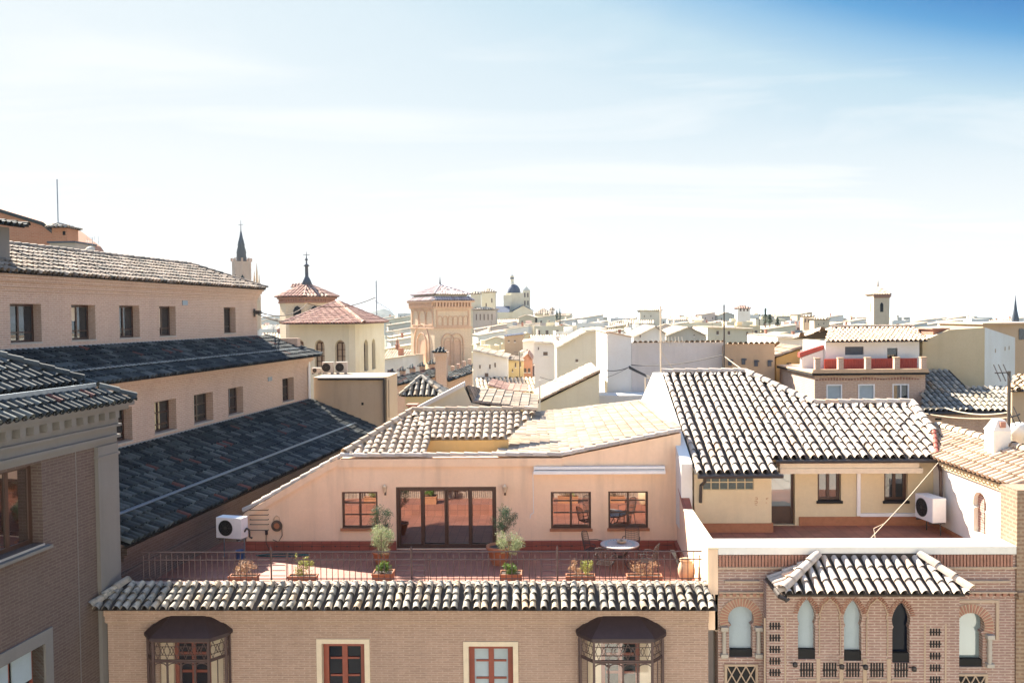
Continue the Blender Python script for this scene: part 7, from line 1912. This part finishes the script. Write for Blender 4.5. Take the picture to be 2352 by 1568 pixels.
simple_tower('pale blocky tower just right of the mudejar tower, below the square one', 1082, 1104, 676, 668, 290, 'cream2', 'tile_far', ((1092, 712, 1.2, 6),))
simple_tower('long pale convent wing below the square tower', 1086, 1140, 712, 706, 285, 'stone', 'tile_far', tuple((1094+k*9, 728, 1.2, 7) for k in range(5)))
simple_tower('tiny white belfry beside the dark conifers', 1262, 1274, 712, 706, 380, 'white', 'tile_far', ((1268, 718, 1.5, 3),))
simple_tower('wide pale hall with hipped roof right of the domed church', 1228, 1268, 722, 708, 400, 'cream2', 'tile_far')
simple_tower('lookout pavilion with red roof on the central skyline', 1694, 1723, 709, 701, 300, 'white', 'tile_red', ((1701, 712, 2, 2.5), (1709, 712, 2, 2.5), (1717, 712, 2, 2.5)))
simple_tower('ochre house with three dark arches on the right skyline', 1845, 1870, 727, 723, 260, 'brick_far', 'tile_far', ((1850, 736, 1.8, 4), (1857, 736, 1.8, 4), (1864, 736, 1.8, 4)))
simple_tower('brown ruined looking block right of the three arch house', 1870, 1905, 734, 728, 250, 'brick_far', 'tile_far', ((1880, 745, 1, 1.5), (1892, 743, 1, 1.5)))
simple_tower('tall pale block with rooftop hut in the middle skyline', 1470, 1520, 714, 708, 340, 'palegrey', 'tile_far', ((1480, 726, 1, 2), (1495, 726, 1, 2)))
simple_tower('white block on the skyline right of the bell tower', 2170, 2184, 735, 731, 420, 'white', 'tile_far')
simple_tower('grey apartment block on the right skyline', 2195, 2250, 738, 735, 600, 'stone', 'tile_far', tuple((2200+k*8, 744, 1.5, 1.5) for k in range(6)))
simple_tower('brownish flats far right below the plain horizon', 2262, 2300, 736, 733, 640, 'brick_far', 'tile_far', tuple((2268+k*8, 742, 1.5, 1.5) for k in range(4)))
t = thing('far_spire', 'thin dark church spire at the far right horizon', 'spire', (gx(2332, 300), 300, 5))
m = M(); m.lathe([(1.3, -8), (1.2, 0), (.7, 2.5), (.35, 5), (.05, 8)], (gx(2332, 300), 300, gz(2332, 732, 300)), 8); obj('slate_spire', m, K['slate'], t)
# trees
def conifer(label, x, yb, yt, wpx, D, seed, shape='cone'):
    zb, zt = gz(x, yb, D), gz(x, yt, D); cx_ = gx(x, D); r = wpx/2000*D/2; h = zt-zb; t = thing('conifer', label, 'tree', (cx_, D, zb))
    m = M(); m.tube((cx_, D, zb-6), (cx_, D, zt-h*.1), .25, 6, .06); obj('trunk', m, K['bark'], t)
    m = M(); g = random.Random(seed)
    n_ = 1500
    for k in range(n_):
        f = g.random()**.8; rr = r*((1-f)**.7 if shape == 'cone' else math.sin(math.pi*min(.97, f*.9+.1))**.6)*(.75+.35*math.sin(9*f+seed)); a_ = g.uniform(0, 6.283); q = rr*g.random()**.4
        p = Vector((cx_+q*math.cos(a_), D+q*math.sin(a_), zb+h*f)); d1 = Vector((g.gauss(0, 1), g.gauss(0, 1), g.gauss(0, 1))).normalized(); d2 = d1.orthogonal().normalized(); s_ = r*.22*g.uniform(.6, 1.4)
        m.ct = g.random(); m.poly((p, p+d1*s_, p+d1*s_*.5+d2*s_*.6))
    obj('crown', m, K['cypress'], t); return t
conifer('dark conifer, left one of the pair near the domed church', 1279, 735, 712, 11, 360, 3)
conifer('dark conifer, right one of the pair near the domed church', 1286, 735, 709, 9, 362, 4)
conifer('tall pointed cypress on the central right skyline', 1758, 742, 708, 15, 240, 5)
conifer('rounder dark bush tree beside the tall cypress', 1768, 742, 722, 15, 238, 6, 'round')
conifer('short dark conifer right of the tall cypress', 1786, 748, 730, 13, 236, 7)
conifer('tiny thin cypress left of the tall cypress', 1744, 736, 718, 4, 300, 8)
# building across the street, behind the viewer: catches the sun and fills the shade
bb = thing('building_across_street', 'pale facade across the street, seen only as a reflection in window glass', 'building', (0, -3, 0))
m = M(); hs_ = [(x, x+1.3, z, z+2.1) for x in range(-24, 24, 4) for z in (2, 6, 10, 14, 18)]
m.wall(-30, 30, 0, 22.5, hs_, -3.0, -2.6); m.box(-30, 30, -2.55, -2.5, 22.3, 22.5); obj('facade_wall', m, K['white'], bb)
m = M(); m.box(-29.5, 29.5, -3.3, -3.2, .5, 22); obj('room_wall', m, K['glass'], bb)
# ================================================================== AIR
m = M(); m.box(-9000, 9000, -8, 19000, -95, 45)
hz = obj('haze', m, [], None) if False else None
me = bpy.data.meshes.new('haze'); me.from_pydata(m.v, [], m.f)
hm = bpy.data.materials.new('haze'); hm.use_nodes = True; ht = hm.node_tree; ht.nodes.clear()
ho_ = ht.nodes.new("ShaderNodeOutputMaterial"); hv_ = ht.nodes.new("ShaderNodeVolumePrincipled")
hv_.inputs['Color'].default_value = (0.72, 0.86, 1.0, 1); hv_.inputs['Density'].default_value = 0.00009; hv_.inputs['Anisotropy'].default_value = 0.3
ht.links.new(hv_.outputs[0], ho_.inputs['Volume']); me.materials.append(hm)
hz = bpy.data.objects.new('haze', me); C.objects.link(hz); hz['kind'] = 'stuff'; hz['label'] = 'thin pale air over the town'
